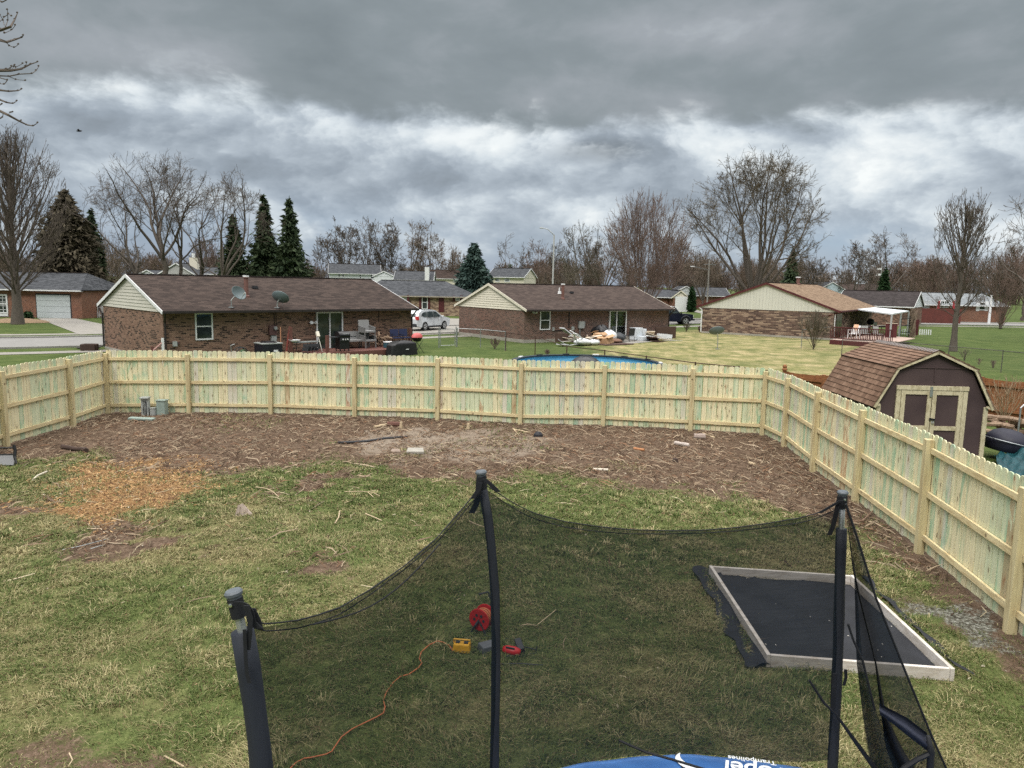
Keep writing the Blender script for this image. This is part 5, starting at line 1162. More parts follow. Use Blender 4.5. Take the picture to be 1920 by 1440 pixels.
# ------------------------------------------------------------------ pool
pc = Vector((spx(1106, 26.6), 26.6, 0)); pool = thing('swimming_pool', 'round above ground pool with black top rail and pale blue liner', 'pool', pc)
PR = 2.62; PH = 1.22
MB().lathe((0, 0, 0), [(PR, 0), (PR, PH - .02)], 48).build('wall', simple('pool_wall_grey', (.16, .18, .2), .5, .15), pool, smooth=True)
MB().lathe((0, 0, 0), [(PR - .03, PH - .02), (PR - .04, .3)], 48).build('liner', simple('pale_blue_liner', (0.16, 0.42, 0.60), .35, .12, 2), pool, smooth=True)
MB().lathe((0, 0, 0), [(PR - .1, PH - .03), (PR + .09, PH - .03), (PR + .09, PH + .03), (PR - .1, PH + .03), (PR - .1, PH - .03)], 48).build('top_rail', simple('pool_rail_dark', (.02, .024, .03), .35, .3, 3), pool)
for k in range(14):
    a = k * 2 * math.pi / 14; MB().box((math.cos(a) * PR, math.sin(a) * PR, PH + .045), (.24, .10, .03), rot_z(a + R(90))).build('rail_joint', WHITE if k % 3 == 0 else BLACKM, pool)
MB().lathe((0, 0, 0), [(PR - .045, PH - .30), (1.2, PH - .33), (.01, PH - .33)], 48).build('water', simple('pool_water', (0.10, 0.30, 0.42), .08, .2, 3), pool, smooth=True)
f_ = thing('pool_dome', 'black ribbed dome float sitting in the round pool', 'pool float', (spx(1103, 26.6), 26.6, PH - .30))
MB().lathe((0, 0, 0), [(.62, 0), (.60, .16), (.52, .32), (.38, .44), (.2, .51), (0, .53)], 32).build('dome', simple('black_vinyl', (.022, .024, .028), .35, .2, 3), f_, smooth=True)
for k in range(6): MB().tube([(math.cos(k * .524) * .625 * math.cos(b), math.sin(k * .524) * .625 * math.cos(b), .535 * math.sin(b)) for b in np.linspace(0, 3.14, 17)], .008, 4).build('rib', BLACKM, f_)

# ------------------------------------------------------------------ trampoline
tc = Vector((1.255, 2.40, 0)); TRR = 2.31; TZ = 0.80
tr = thing('trampoline', 'round trampoline with blue edge pad and black safety net on tall padded poles', 'trampoline', tc)
SLV = simple('black_foam_sleeve', (0.016, 0.019, 0.026), .8, .3, 3, bump=.2, stretch=(8, 8, 1)); SLB = simple('faded_navy_sleeve', (0.019, 0.023, 0.033), .8, .2, 2, bump=.2, stretch=(8, 8, .5))
CAPM = simple('grey_plastic_cap', (0.10, 0.115, 0.13), .5, .15); STRAP = simple('black_webbing', (0.010, 0.011, 0.014), .7, .3, 9)
MB().tube([(math.cos(a) * TRR, math.sin(a) * TRR, TZ - .06) for a in np.linspace(0, 6.2832, 49)], .024, 8, False).build('frame_ring', GALV, tr, smooth=True)
MB().lathe((0, 0, TZ - .03), [(TRR - .24, 0), (.01, -.015)], 48).build('jumping_mat', simple('black_mat', (.012, .012, .013), .8), tr)
mt, n = newmat('blue_pad_vinyl'); o = n.coord(); f = n.noise(o, 3, 5, .65)
n.out(n.mix(n.ss(f, .3, .7), (0.030, 0.105, 0.30), (0.05, 0.155, 0.40)), .42, n.bump(n.noise(o, 9, 3, .5), .25, .01), 0, .4); PADB = mt
def padz(r, a): return TZ + .005 * math.sin(a * 17) + .003 * math.sin(a * 41) + .018 * math.cos((r - TRR + .14) / .15 * 1.6)
mb = MB(); mb.grid(lambda s, t: (math.cos(s * 6.28318) * (TRR - .30 + .34 * t), math.sin(s * 6.28318) * (TRR - .30 + .34 * t), padz(TRR - .30 + .34 * t, s * 6.28318)), 180, 8)
pad = mb.build('edge_pad', PADB, tr, smooth=True, solid=.02)
for k in range(5): 
    a = R(20 + 72 * k); mb = MB(); mb.grid(lambda s, t: (math.cos(a + .006 * (s - .5)) * (TRR - .29 + .33 * t), math.sin(a + .006 * (s - .5)) * (TRR - .29 + .33 * t), padz(TRR - .29 + .33 * t, a) + .008), 1, 8); mb.build('pad_seam', STRAP, pad, fix=False)
def text_mesh(body, size, name, mat, parent, M, shear=0.0, ext=.001, bold=0.0):
    cu = bpy.data.curves.new(name, 'FONT'); cu.body = body; cu.size = size; cu.extrude = ext; cu.align_x = 'CENTER'; cu.align_y = 'CENTER'; cu.shear = shear; cu.offset = bold
    ob = bpy.data.objects.new(name, cu); me = bpy.data.meshes.new_from_object(ob); bpy.data.objects.remove(ob)
    me.materials.append(mat); o = bpy.data.objects.new(name, me); C.objects.link(o); o.parent = parent; o.matrix_local = M; return o
PW = simple('white_print', (.75, .78, .80), .5, .05)
lc = G(1402, 1423.5, TZ + .02) - tc; la = math.atan2(lc.y, lc.x); lr = math.hypot(lc.x, lc.y)
# the print faces outwards: its tops point to the trampoline's centre
def logo_M(r, a, z=.03): return Matrix.Translation((math.cos(a) * r, math.sin(a) * r, TZ + z)) @ Matrix.Rotation(a + R(90), 4, 'Z')
text_mesh('Trampolines', .062, 'lettering', PW, pad, logo_M(lr - .02, la - .01), bold=.0006); text_mesh('Propel', .18, 'lettering', PW, pad, logo_M(lr - .125, la - .035, .034), .12, bold=.003)
mb = MB(); N = 22
for k in range(N):
    def sw(t): 
        a = R(200) - R(150) * t; w_ = .028 * math.sin(math.pi * t) + .002; return a, w_
    t0, t1 = k / N, (k + 1) / N; (a0, w0), (a1, w1) = sw(t0), sw(t1); cx_, rr_ = Vector((.02, -.02)), .24
    mk = lambda a, w_: (cx_.x + math.cos(a) * (rr_ + w_) * 1.25, cx_.y + math.sin(a) * (rr_ + w_) * .62, 0)
    mb.face([mk(a0, -w0), mk(a1, -w1), mk(a1, w1), mk(a0, w0)])
sw_o = mb.build('swoosh', PW, pad, fix=False); sw_o.matrix_local = logo_M(lr - .10, la + .03, .033) @ Matrix.Scale(-1, 4, (1, 0, 0)) @ Matrix.Translation((-.12, 0, 0))
# poles: (photo path of the centre line, distance), five around the ring
P_L = [PY(438, 1112, 2.83), PY(447, 1150, 2.83), PY(458, 1200, 2.83), PY(474, 1300, 2.83), PY(492, 1440, 2.83)]
P_M = [PY(902, 886, 4.42), PY(905, 920, 4.42), PY(914, 965, 4.42), PY(922, 1030, 4.42), PY(928, 1110, 4.42), PY(930, 1200, 4.42), PY(929, 1320, 4.42), PY(927, 1440, 4.42)]
P_R = [PY(1580, 924, 4.70), PY(1578, 985, 4.70), PY(1575, 1080, 4.70), PY(1572, 1200, 4.70), PY(1567, 1320, 4.70), PY(1561, 1440, 4.70)]
def extend(P):
    d = (P[-1] - P[-2]).normalized(); q = P[-1]; ring = (q - tc); ring.z = 0; ring = ring.normalized() * (TRR + .10) + tc
    return P + [Vector(((q.x + ring.x) / 2, (q.y + ring.y) / 2, (q.z + .5) / 2)), Vector((ring.x, ring.y, .03))]
POLES = [extend(P_L), extend(P_M), extend(P_R)]
for a in (R(-2), R(-66), R(-128)): 
    b = tc + Vector((math.cos(a), math.sin(a), 0)) * (TRR + .12); POLES.append([b + Vector((0, 0, z_)) for z_ in (2.68, 2.3, 1.5, .8, .03)])
def resample(P, z_from, z_to):
    out = []; 
    for z_ in np.linspace(z_from, z_to, 16):
        for a, b in zip(P[:-1], P[1:]):
            if b.z <= z_ <= a.z: t = (a.z - z_) / (a.z - b.z); out.append(a.lerp(b, t)); break
    return out
for i, P in enumerate(POLES):
    zt = P[0].z; pl = [p - tc for p in P]; top = pl[0]
    tube = MB().tube(pl, .019, 10).build('pole', GALV, tr, smooth=True)
    gap = {0: .16, 1: .10, 2: .24}.get(i, .12)
    sl = resample([p - tc for p in P], zt - gap, .25); rs = (.045, .029, .034, .034, .034, .034)[i]
    MB().tube(sl, [rs * (1 + .04 * math.sin(k * 1.9)) for k in range(len(sl))], 14).build('pole_sleeve', SLB if i == 0 else SLV, tr, smooth=True)
    cp_ = MB().lathe(top, [(0, -.075), (.027, -.075), (.027, -.01), (.034, -.008), (.036, .004), (.030, .012), (0, .014)], 18, (pl[0] - pl[1]).to_track_quat('Z', 'Y').to_matrix()).build('pole_cap', CAPM, tr, smooth=False)
    MB().lathe(top + Vector((0, 0, -.035)), [(.0, .0), (.008, .0), (.008, .012), (0, .014)], 8, Matrix.Rotation(R(90), 3, 'X')).build('cap_bolt', simple('bright_bolt', (.8, .8, .8), .2, .05, 3, 1.0), cp_).location = Vector((0, -.028, 0))
    MB().lathe(top, [(0, -.10), (.030, -.10), (.031, -.02), (0, -.02)], 12, (pl[0] - pl[1]).to_track_quat('Z', 'Y').to_matrix()).build('cap_bracket', STRAP, tr)
    if i > 2: continue
    lg = (P[-1] - tc); MB().tube([lg + Vector((0, 0, .02)), lg * .97 + Vector((0, 0, TZ - .1)), lg * .93 + Vector((0, 0, TZ - .06))], .022, 8).build('leg', GALV, tr)
# the net: panels between poles; the upper hem follows the sag seen in the photograph
mt, n = newmat('black_net_mesh'); NETM = mt
uv = n.node('ShaderNodeUVMap').outputs[0]; wv = n.noise(n.scale(uv, (3, 40, 1)), 1.0, 3, .6)
df = n.node('ShaderNodeBsdfDiffuse', {0: (.012, .018, .025)}).outputs[0]; tp_ = n.node('ShaderNodeBsdfTransparent').outputs[0]
n.node('ShaderNodeOutputMaterial', {0: n.node('ShaderNodeMixShader', {0: n.ss(wv, .2, .8, .62, .72), 1: tp_, 2: df}).outputs[0]})
def hem(A, B_, xs, ys, N=40, z0=None):
    out = []
    for k in range(N + 1):
        t = k / N; X = A.x * (1 - t) + B_.x * t; Yy = A.y * (1 - t) + B_.y * t; z = 2.3
        for _ in range(4):
            px, _y = proj((X, Yy, z)); z = z_at(X, Yy, float(np.interp(px, xs, ys)))
        out.append(Vector((X, Yy, z)))
    return out
def net_panel(top, A_, B2, PA, PB, name='net_panel'):
    (a0, r0), (a1, r1) = A_, B2
    N = len(top) - 1
    def fn(s, t):
        k = s * N; i = min(int(k), N - 1); T = top[i].lerp(top[i + 1], k - i); a = a0 + (a1 - a0) * s
        rb_ = TRR + .01 + (r0 * (1 - s) + r1 * s - TRR - .01) * abs(2 * s - 1) ** 6; Bm = tc + Vector((math.cos(a) * rb_, math.sin(a) * rb_, TZ + .02)); p = T.lerp(Bm, t); nr = (Bm - tc); nr.z = 0; nr.normalize()
        for s_, P_ in ((s, PA), (1 - s, PB)):
            if s_ < .14: q_, r_ = pole_at(P_, max(.86, min(P_[0].z - .01, p.z))); w_ = (1 - s_ / .14) ** 1.5; tgt = tc + Vector((math.cos(q_) * r_, math.sin(q_) * r_, p.z)); p = p.lerp(tgt, w_)
        p += nr * (.025 * math.sin(math.pi * t) * math.sin(s * 9 + t * 3) + .012 * math.sin(s * 31) * (1 - t)); return p - tc
    mb = MB(); mb.grid(fn, N, 24, (4, 3)); net = mb.build(name, NETM, tr, smooth=True, fix=False)
    MB().tube([p - tc for p in top], .0036, 6).build('hem_rope', STRAP, net); MB().tube([p - tc - Vector((0, 0, .028 + .008 * math.sin(k * .2))) for k, p in enumerate(top)], .003, 5).build('hem_stitch', STRAP, net)
    return net
def pole_at(P, z=.85):
    for a, b in zip(P[:-1], P[1:]):
        if b.z <= z <= a.z: t = (a.z - z) / (a.z - b.z); q = a.lerp(b, t) - tc; an = math.atan2(q.y, q.x); return (an + (2 * math.pi if an < -1 else 0), math.hypot(q.x, q.y))
aL, aM, aR = [pole_at(P) for P in POLES[:3]]
tL = P_L[0] + Vector((.045, .02, -.06)); tM = P_M[0]; tR = P_R[0]
h1 = hem(tL, tM, [445, 470, 490, 520, 560, 600, 640, 700, 760, 820, 870, 893, 902], [1150, 1160, 1170, 1168, 1163, 1152, 1138, 1102, 1060, 1008, 950, 922, 905])
h2 = hem(tM, tR, [902, 925, 960, 1000, 1060, 1120, 1180, 1250, 1320, 1380, 1440, 1500, 1530, 1560, 1580], [905, 918, 942, 962, 978, 987, 993, 995, 994, 989, 981, 971, 963, 950, 935])
net_panel(h1, aL, aM, POLES[0], POLES[1]); net_panel(h2, aM, aR, POLES[1], POLES[2])
# second, slack fold running close below the left hem
fold = [q + Vector((.01, -.02, -.008 - .055 * math.sin(math.pi * k / 40) ** 2)) - tc for k, q in enumerate(h1)]
MB().tube([fold[8] + (fold[30] - fold[8]) * k / 10 + Vector((0, 0, -.10 * math.sin(math.pi * k / 10))) for k in range(11)], .004, 5).build('slack_cord', STRAP, tr)
# the loose door flap hanging from the right pole
def flap(pA, pB, name, Y0, Y1, mat=None):
    """strip between two photo curves, hanging at ring distance"""
    mb = MB(); N = 22
    def cur(P, t):
        k = t * (len(P) - 1); i = min(int(k), len(P) - 2); f = k - i; return P[i][0] * (1 - f) + P[i + 1][0] * f, P[i][1] * (1 - f) + P[i + 1][1] * f
    def fn(s, t):
        xa, ya = cur(pA, t); xb, yb = cur(pB, t); px = xa * (1 - s) + xb * s; py = ya * (1 - s) + yb * s
        return PY(px, py, Y0 + (Y1 - Y0) * (s * .6 + t * .4) + .03 * math.sin(s * 7)) - tc
    mb.grid(fn, 8, N, (1, 3)); return mb.build(name, mat or NETM, tr, smooth=True, fix=False)
NETD = NETM.copy(); NETD.name = 'black_net_dense'
for nd in NETD.node_tree.nodes:
    if nd.bl_idname == 'ShaderNodeMapRange': nd.inputs[3].default_value = .72; nd.inputs[4].default_value = .80
fA = [(1584, 940), (1586, 1100), (1590, 1300), (1596, 1480)]; fB = [(1586, 940), (1606, 1010), (1640, 1120), (1672, 1200), (1702, 1275), (1745, 1380), (1790, 1480)]
flap([(1584, 940), (1600, 1040), (1604, 1140), (1606, 1240), (1616, 1330), (1628, 1400), (1640, 1480)], fB, 'door_flap', 4.66, 4.42, NETD)
flap([(1585, 950), (1601, 1060), (1606, 1240), (1622, 1380), (1640, 1480)], [(1585, 950), (1603, 1060), (1617, 1240), (1648, 1350), (1700, 1480)], 'door_fold', 4.62, 4.46)
flap([(1585, 950), (1600, 1080), (1640, 1240), (1652, 1340), (1660, 1400), (1690, 1480)], [(1585, 950), (1604, 1080), (1643, 1240), (1662, 1340), (1690, 1400), (1740, 1480)], 'door_fold', 4.60, 4.44, STRAP)
for pts in ([(1586, 945), (1608, 1010), (1642, 1120), (1674, 1200), (1704, 1275), (1747, 1380), (1792, 1480)], [(1590, 1170), (1600, 1200), (1618, 1240), (1640, 1330)]):
    MB().tube([PY(x_, y_, 4.42) - tc for x_, y_ in pts], .007, 6).build('hem_rope', STRAP, tr)
bz = simple('bluish_black_mesh_bundle', (.020, .024, .042), .8, .35, 8, bump=.4)
flap([(1648, 1318), (1670, 1330), (1700, 1345), (1738, 1374)], [(1650, 1340), (1675, 1358), (1702, 1380), (1744, 1412)], 'rolled_flap', 4.34, 4.32, bz)
MB().tube([PY(x_, y_, 4.3) - tc for x_, y_ in ((1740, 1380), (1746, 1410), (1744, 1440), (1738, 1480))], [.012, .022, .022, .016], 8).build('rolled_flap', STRAP, tr, smooth=True)
MB().tube([PY(x_, y_, 4.3) - tc for x_, y_ in ((1746, 1412), (1720, 1424), (1695, 1440), (1670, 1470))], .016, 6).build('strap', STRAP, tr)
MB().tube([PY(x_, y_, 4.55) - tc for x_, y_ in ((1517, 1275), (1545, 1318), (1568, 1340), (1600, 1385), (1640, 1440), (1665, 1480))], [.008, .010, .008, .014, .018, .02], 6).build('slack_strap', STRAP, tr)
MB().tube([PY(x_, y_, 4.4) - tc for x_, y_ in ((1160, 1388), (1210, 1410), (1260, 1424), (1320, 1442), (1360, 1460))], .008, 6).build('net_cord', STRAP, tr)
# straps at the pole tops
def strap(pts, Yd, w, name='strap', parent=tr, mat=STRAP):
    P = [PY(x_, y_, Yd) - tc for x_, y_ in pts]; mb = MB()
    L = [p + RIGHT * w / 2 for p in P]; R_ = [p - RIGHT * w / 2 for p in P]
    for k in range(len(P) - 1): mb.face([R_[k], L[k], L[k + 1], R_[k + 1]])
    return mb.build(name, mat, parent, fix=False, solid=.004)
strap([(899, 895), (897, 920), (893, 945), (884, 962)], 4.38, .038); strap([(908, 898), (920, 908), (934, 922)], 4.36, .034); strap([(901, 905), (897, 918), (885, 935)], 4.34, .026)
strap([(1574, 930), (1568, 960), (1562, 985), (1555, 1003)], 4.65, .030); strap([(1578, 938), (1560, 948), (1536, 962)], 4.63, .030)
strap([(447, 1128), (458, 1132), (468, 1145), (472, 1165), (486, 1178)], 2.79, .034); strap([(462, 1135), (470, 1160), (468, 1190), (465, 1218)], 2.77, .020); strap([(459, 1180), (461, 1230), (463, 1260), (468, 1280)], 2.76, .014); strap([(474, 1140), (484, 1160), (490, 1180)], 2.81, .02)
strap([(1565, 1262), (1563, 1290), (1561, 1330)], 4.65, .03)
strap([(1585, 1255), (1586, 1270), (1582, 1285)], 4.65, .02)

# ------------------------------------------------------------------ sandbox frame
SBW = wood_mat('grey_weathered_board', (0.60, 0.56, 0.52), (0.46, 0.41, 0.36), .4, (.4, .4, 2.0)); FAB = None
mt, n = newmat('landscape_fabric'); o = n.coord(); f = n.noise(o, 1.6, 3, .5, .8); f2 = n.noise(o, 90, 2, .5)
n.out(n.mix(n.ss(f, .3, .7), (.014, .015, .019), (.024, .026, .032)), .75, n.bump(n.add(f, n.mul(f2, .1)), .8, .08), 0, .3); FAB = mt
c_ = [Vector((p.x, p.y, 0)) for p in SAND_OUT]       # back-left, back-right, front-right, front-left
ctr = sum(c_, Vector((0, 0, 0))) / 4; sb = thing('sandbox_frame', 'empty rectangular sandbox frame of grey boards lined with black fabric', 'sandbox', ctr)
for a, b in ((0, 3), (1, 2)):
    p, q = c_[a] - ctr, c_[b] - ctr; d = (q - p).normalized() * .02; MB().beam(p - d + Vector((0, 0, .07)), q + d + Vector((0, 0, .07)), .042, .14).build('side_board', SBW, sb, bevel=.003)
for a, b in ((0, 1), (3, 2)):
    p, q = c_[a] - ctr, c_[b] - ctr; d = (q - p).normalized() * .024; MB().beam(p + d + Vector((0, 0, .068)), q - d + Vector((0, 0, .068)), .042, .136).build('end_board', SBW, sb, bevel=.003)
mb = MB()
def fabz(s, t): return .035 + .020 * max(0, 1 - abs((s - .30 - .12 * t + .03 * math.sin(t * 9)) / .014)) + .016 * max(0, 1 - abs((s - .66 - .20 * t) / .012)) + .012 * max(0, 1 - abs((s - .18 - .1 * t) / .010)) + .008 * math.sin(s * 11 + t * 5)
def fabp(s, t):
    s2, t2 = .02 + .96 * s, .02 + .96 * t; a = c_[0].lerp(c_[1], s2); b = c_[3].lerp(c_[2], s2); p = a.lerp(b, t2) - ctr; p.z = fabz(s, t); return p
mb.grid(fabp, 90, 50); mb.build('fabric_liner', FAB, sb, smooth=True)
ol = [G(x_, y_) for x_, y_ in ((1299, 1068), (1345, 1070), (1395, 1160), (1442, 1250), (1395, 1254), (1350, 1165))]
mb = MB(); mb.grid(lambda s, t: (ol[0].lerp(ol[5], t * 2).lerp(ol[1].lerp(ol[2], t * 2), s) if t < .5 else ol[5].lerp(ol[4], t * 2 - 1).lerp(ol[2].lerp(ol[3], t * 2 - 1), s)) - ctr + Vector((-.018 * math.sin(t * 31) * (1 - s) - .03 * math.sin(t * 13) * (1 - s), .03 * math.sin(t * 17 + s), .045 + .02 * math.sin(s * 7 + t * 9))), 10, 40); mb.build('fabric_margin', FAB, sb, smooth=True)
orr = [G(x_, y_) for x_, y_ in ((1612, 1082), (1622, 1084), (1790, 1255), (1825, 1275), (1800, 1280), (1776, 1268))]
mb = MB(); mb.grid(lambda s, t: (orr[0].lerp(orr[2], t).lerp(orr[1].lerp(orr[3], t), s)) - ctr + Vector((.03 * math.sin(t * 27) * s, 0, .035 + .015 * math.sin(t * 21))), 6, 40); mb.build('fabric_margin', FAB, sb, smooth=True)
for k in range(16):
    s, t = random.random(), random.random(); p = fabp(s, t); MB().box(p + Vector((0, 0, .006)), (random.uniform(.008, .03), .008, .006), rot_z(random.uniform(0, 3))).build('grit', simple('pale_grit', (.5, .48, .44), .8), sb)

# ------------------------------------------------------------------ things lying in the yard
RED = simple('red_plastic', (0.50, 0.016, 0.018), .35, .15, 6); YEL = simple('yellow_plastic', (0.72, 0.38, 0.02), .4, .12, 6); ORC = simple('orange_cord', (0.55, 0.17, 0.07), .6, .1, 6); DKG = simple('dark_grey_plastic', (0.03, 0.032, 0.036), .5, .2, 6)
gp = G(905, 1184); rl = thing('cord_reel', 'red cord reel standing on the lawn with orange cord wound inside', 'cord reel', gp, R(-28))
RZ = .175; MX = Matrix.Rotation(R(90), 3, 'X')
for y_ in (-.075, .075):
    MB().lathe((0, y_, RZ), [(0, 0), (.125, 0), (.13, .006), (.13, .012), (.12, .016), (0, .012)], 32, MX).build('reel_disc', RED, rl)
MB().lathe((0, .065, RZ), [(.06, 0), (.06, .13)], 24, MX).build('drum', RED, rl)
for k in range(7): MB().tube([(math.cos(a) * (.085 + .008 * (k % 2)), -.055 + k * .018, RZ + math.sin(a) * (.085 + .008 * (k % 2))) for a in np.linspace(0, 6.2832, 25)], .008, 6, False).build('cord_winding', ORC, rl)
for k in range(6): a = k * 1.047; MB().lathe((math.cos(a) * .06, -.092, RZ + math.sin(a) * .06), [(0, 0), (.016, 0), (.016, .004), (0, .005)], 10, MX).build('vent_hole', DKG, rl)
MB().tube([(-.10, .1, .0), (-.05, .1, .12), (0, .1, RZ), (.06, .1, RZ + .16), (0, .11, RZ + .26), (-.07, .02, RZ + .25)], .012, 8).build('stand', DKG, rl); MB().tube([(-.10, -.1, .0), (0, -.1, RZ), (.12, -.1, .0), (.12, .1, 0), (0, .1, RZ)], .011, 8).build('stand', DKG, rl); MB().tube([(0, -.09, RZ), (-.02, -.13, RZ - .05), (-.06, -.13, RZ - .11)], .012, 8).build('crank', DKG, rl)
gp = G(866, 1222); hb = thing('power_hub', 'yellow outlet box on the grass at the end of the orange cord', 'outlet box', gp, R(-8))
MB().box((0, 0, .055), (.20, .11, .10), None, .86).build('housing', YEL, hb, bevel=.015)
for x_ in (-.045, .045): MB().box((x_, -.0, .108), (.045, .05, .01)).build('socket', DKG, hb)
MB().tube([(-.09, 0, .1), (-.09, 0, .14), (.09, 0, .14), (.09, 0, .1)], .009, 8).build('handle', YEL, hb)
gp = G(915, 1222); one('tool_case', MB().box((gp.x, gp.y, .05), (.20, .16, .09), rot_z(.5), .9), simple('grey_case', (.10, .11, .12), .5, .15), 'dark grey tool lump on the grass behind the middle trampoline pole', 'tool', bevel=.01)
gp = G(960, 1229); tl = thing('red_tool', 'red power tool with a black battery right of the middle pole', 'power tool', gp, R(-20))
MB().lathe((0, 0, .055), [(0, -.10), (.035, -.10), (.05, -.06), (.052, .03), (.035, .09), (0, .10)], 14, Matrix.Rotation(R(90), 3, 'Y') @ Matrix.Diagonal((.9, 1.1, 1))).build('body', RED, tl, smooth=True); MB().box((.05, .10, .07), (.07, .17, .08), Matrix.Rotation(R(20), 3, 'X') @ rot_z(.6)).build('battery', DKG, tl, bevel=.008)
MB().box((-.01, -.035, .10), (.10, .012, .015)).build('trim_stripe', DKG, tl)
ck = [(850, 1221), (842, 1210), (830, 1204), (820, 1202), (805, 1209), (790, 1222), (786, 1235), (791, 1243), (785, 1252), (767, 1264), (750, 1269), (737, 1280), (725, 1297), (719, 1312), (722, 1326), (719, 1337), (705, 1345), (682, 1356), (660, 1367), (640, 1382), (630, 1397), (622, 1409), (612, 1414), (585, 1420), (570, 1422), (555, 1430), (545, 1440), (528, 1465)]
mb = MB(); mb.tube([G(x_, y_, .028) for x_, y_ in ck], .0065, 6); one('extension_cord', mb, ORC, 'thin orange extension cord snaking over the lawn to the yellow outlet box', 'cord', smooth=True)
for lb, pts in (('thin black cable looping between red reel and yellow outlet box', [(882, 1211), (900, 1215), (912, 1205), (922, 1195), (905, 1190), (895, 1192), (900, 1200), (915, 1212), (925, 1215), (935, 1208), (945, 1200), (955, 1196), (968, 1200), (975, 1208)]), ('thin black cable coiled right of the red power tool', [(975, 1212), (990, 1214), (1004, 1218), (1007, 1211), (1005, 1224), (985, 1228), (962, 1229), (950, 1230)])):
    mb = MB(); mb.tube([G(x_, y_, .035 + .02 * math.sin(k)) for k, (x_, y_) in enumerate(pts)], .005, 6); one('black_cable', mb, DKG, lb, 'cable', smooth=True)
mb = MB(); mb.tube([G(936, 1245, .03), G(975, 1244, .035), G(1018, 1247, .03)], .006, 6); one('thin_rod', mb, DKG, 'thin dark rod lying in the grass below the red power tool', 'rod')
# utility boxes by the fence
UG = simple('weathered_grey_green_metal', (0.27, 0.34, 0.31), .6, .15, 5); UPM = simple('flaking_grey_pedestal', (0.34, 0.36, 0.35), .7, .55, 7)
gp = G(274, 779); ped = thing('cable_pedestal', 'flaking grey cable pedestal with dark open front by the back fence', 'utility box', gp, R(5)); k_ = gp.y / F_PX
MB().box((0, 0, 17 * k_), (13 * k_, .16, 34 * k_)).build('housing', UPM, ped); MB().box((0, -.02, 34.5 * k_), (16 * k_, .24, 2.4 * k_)).build('cap', UPM, ped); MB().box((.01, -.085, 16 * k_), (6 * k_, .02, 24 * k_)).build('opening', DKG, ped)
for x_ in (-.01, .025): MB().tube([(x_, -.10, .03), (x_ + .02, -.11, .2), (x_ - .01, -.10, .4)], .009, 6).build('cable', BOXG, ped)
gp = G(287, 779); mb = MB(); mb.cyl((gp.x, gp.y, 0), .085, .21, 16); mb.cyl((gp.x, gp.y, .21), .095, .02, 16); one('pipe_stub', mb, BOXG, 'short grey concrete stub between the pedestal and the green grey box', 'pipe stub')
gp = G(305, 778); ub = thing('utility_box', 'plain grey green utility box on the bare soil near the left fence corner', 'utility box', gp, R(-4)); MB().box((0, 0, 14 * k_), (17 * k_, .22, 28 * k_), None, .96).build('housing', UG, ub, bevel=.01); MB().box((0, -.0, 28.6 * k_), (18.5 * k_, .25, 2 * k_)).build('lid', UG, ub, bevel=.006)
gp = G(266, 789); mb = MB(); mb.box((gp.x, gp.y, .06), (46 * gp.y / F_PX, .22, .05), rot_z(.06) @ Matrix.Rotation(R(2), 3, 'Y')); one('loose_lid', mb, UG, 'flat grey green lid lying on the soil in front of the pedestal', 'lid', bevel=.008)
# snow pusher at the left edge
gp = G(10, 872); sp = thing('sled_plate', 'grey plate with black curved bracket and bars at the left edge', 'metal frame', gp, R(4)); k_ = gp.y / F_PX
MB().box((-.10, 0, .10), (56 * k_, .03, .22), Matrix.Rotation(R(-35), 3, 'X')).build('plate', simple('dull_grey_plate', (.16, .165, .175), .5, .25, 4), sp)
for z_ in (.22, .36): MB().tube([(-.5, .06, z_ - .03), (.2, .06, z_)], .018, 8).build('bar', BLACKM, sp)
MB().tube([(.17, .05, .42), (.20, .03, .30), (.21, -.02, .18), (.27, -.08, .05)], [.03, .035, .03, .02], 6).build('bracket', BLACKM, sp)
# wood chunk, stumps, stones, logs and sticks
WG = wood_mat('split_wood_grey', (0.40, 0.33, 0.28), (0.20, 0.15, 0.12), .3, (2, 2, .5)); WL = simple('pale_cut_wood', (0.48, 0.38, 0.25), .9, .25, 8); WD = simple('dark_bark_wood', (0.055, 0.035, 0.028), .95, .35, 8)
gp = G(457, 967); mb = MB(); k_ = gp.y / F_PX
pts = [(-15, -3, 0), (16, -3, 0), (14, 6, 0), (-12, 7, 0), (-10, 0, 19), (-2, 2, 22), (5, 3, 14), (15, 2, 3)]
bm_ = bmesh.new(); [bm_.verts.new(Vector(p) * k_ * 1.1) for p in pts]; bmesh.ops.convex_hull(bm_, input=bm_.verts); me = bpy.data.meshes.new('wood_chunk'); bm_.to_mesh(me); bm_.free(); me.materials.append(WG); oo = bpy.data.objects.new('wood_chunk', me); C.objects.link(oo); oo.location = gp; tag(oo, 'grey wedge of split wood sitting alone on the lawn', 'wood chunk')
def log(label, a, b, r=.05, mat=WL, sides=8, name='cut_log', cat='log', lift=None, bend=.0, group=None):
    A, B_ = G(*a), G(*b); z_ = lift if lift is not None else r * .8; n_ = 5; P = [A.lerp(B_, i / n_) + Vector((0, 0, z_)) + Vector((random.uniform(-1, 1), random.uniform(-1, 1), random.uniform(0, .5))) * bend for i in range(n_ + 1)]
    mb = MB(); mb.tube(P, [r * random.uniform(.85, 1.1) for _ in P], sides); return one(name, mb, mat, label, cat, group, smooth=False)
log('dark log beside the pale upright stump near the fourth back post', (727, 799), (750, 800), .075, simple('red_brown_log', (.13, .06, .045), .9, .3, 6)); log('pale bark stripped branch at the left end of the dark log', (703, 803), (724, 799), .04, WL, bend=.02)
log('pale log in the middle of the orange tinted debris, right half of the soil', (1265, 833), (1292, 838), .05, simple('whitish_log', (.46, .40, .36), .9, .2, 6)); log('short grey log just below the second last back bay', (1301, 823), (1322, 824), .085, simple('grey_log', (.30, .24, .21), .9, .25, 6))
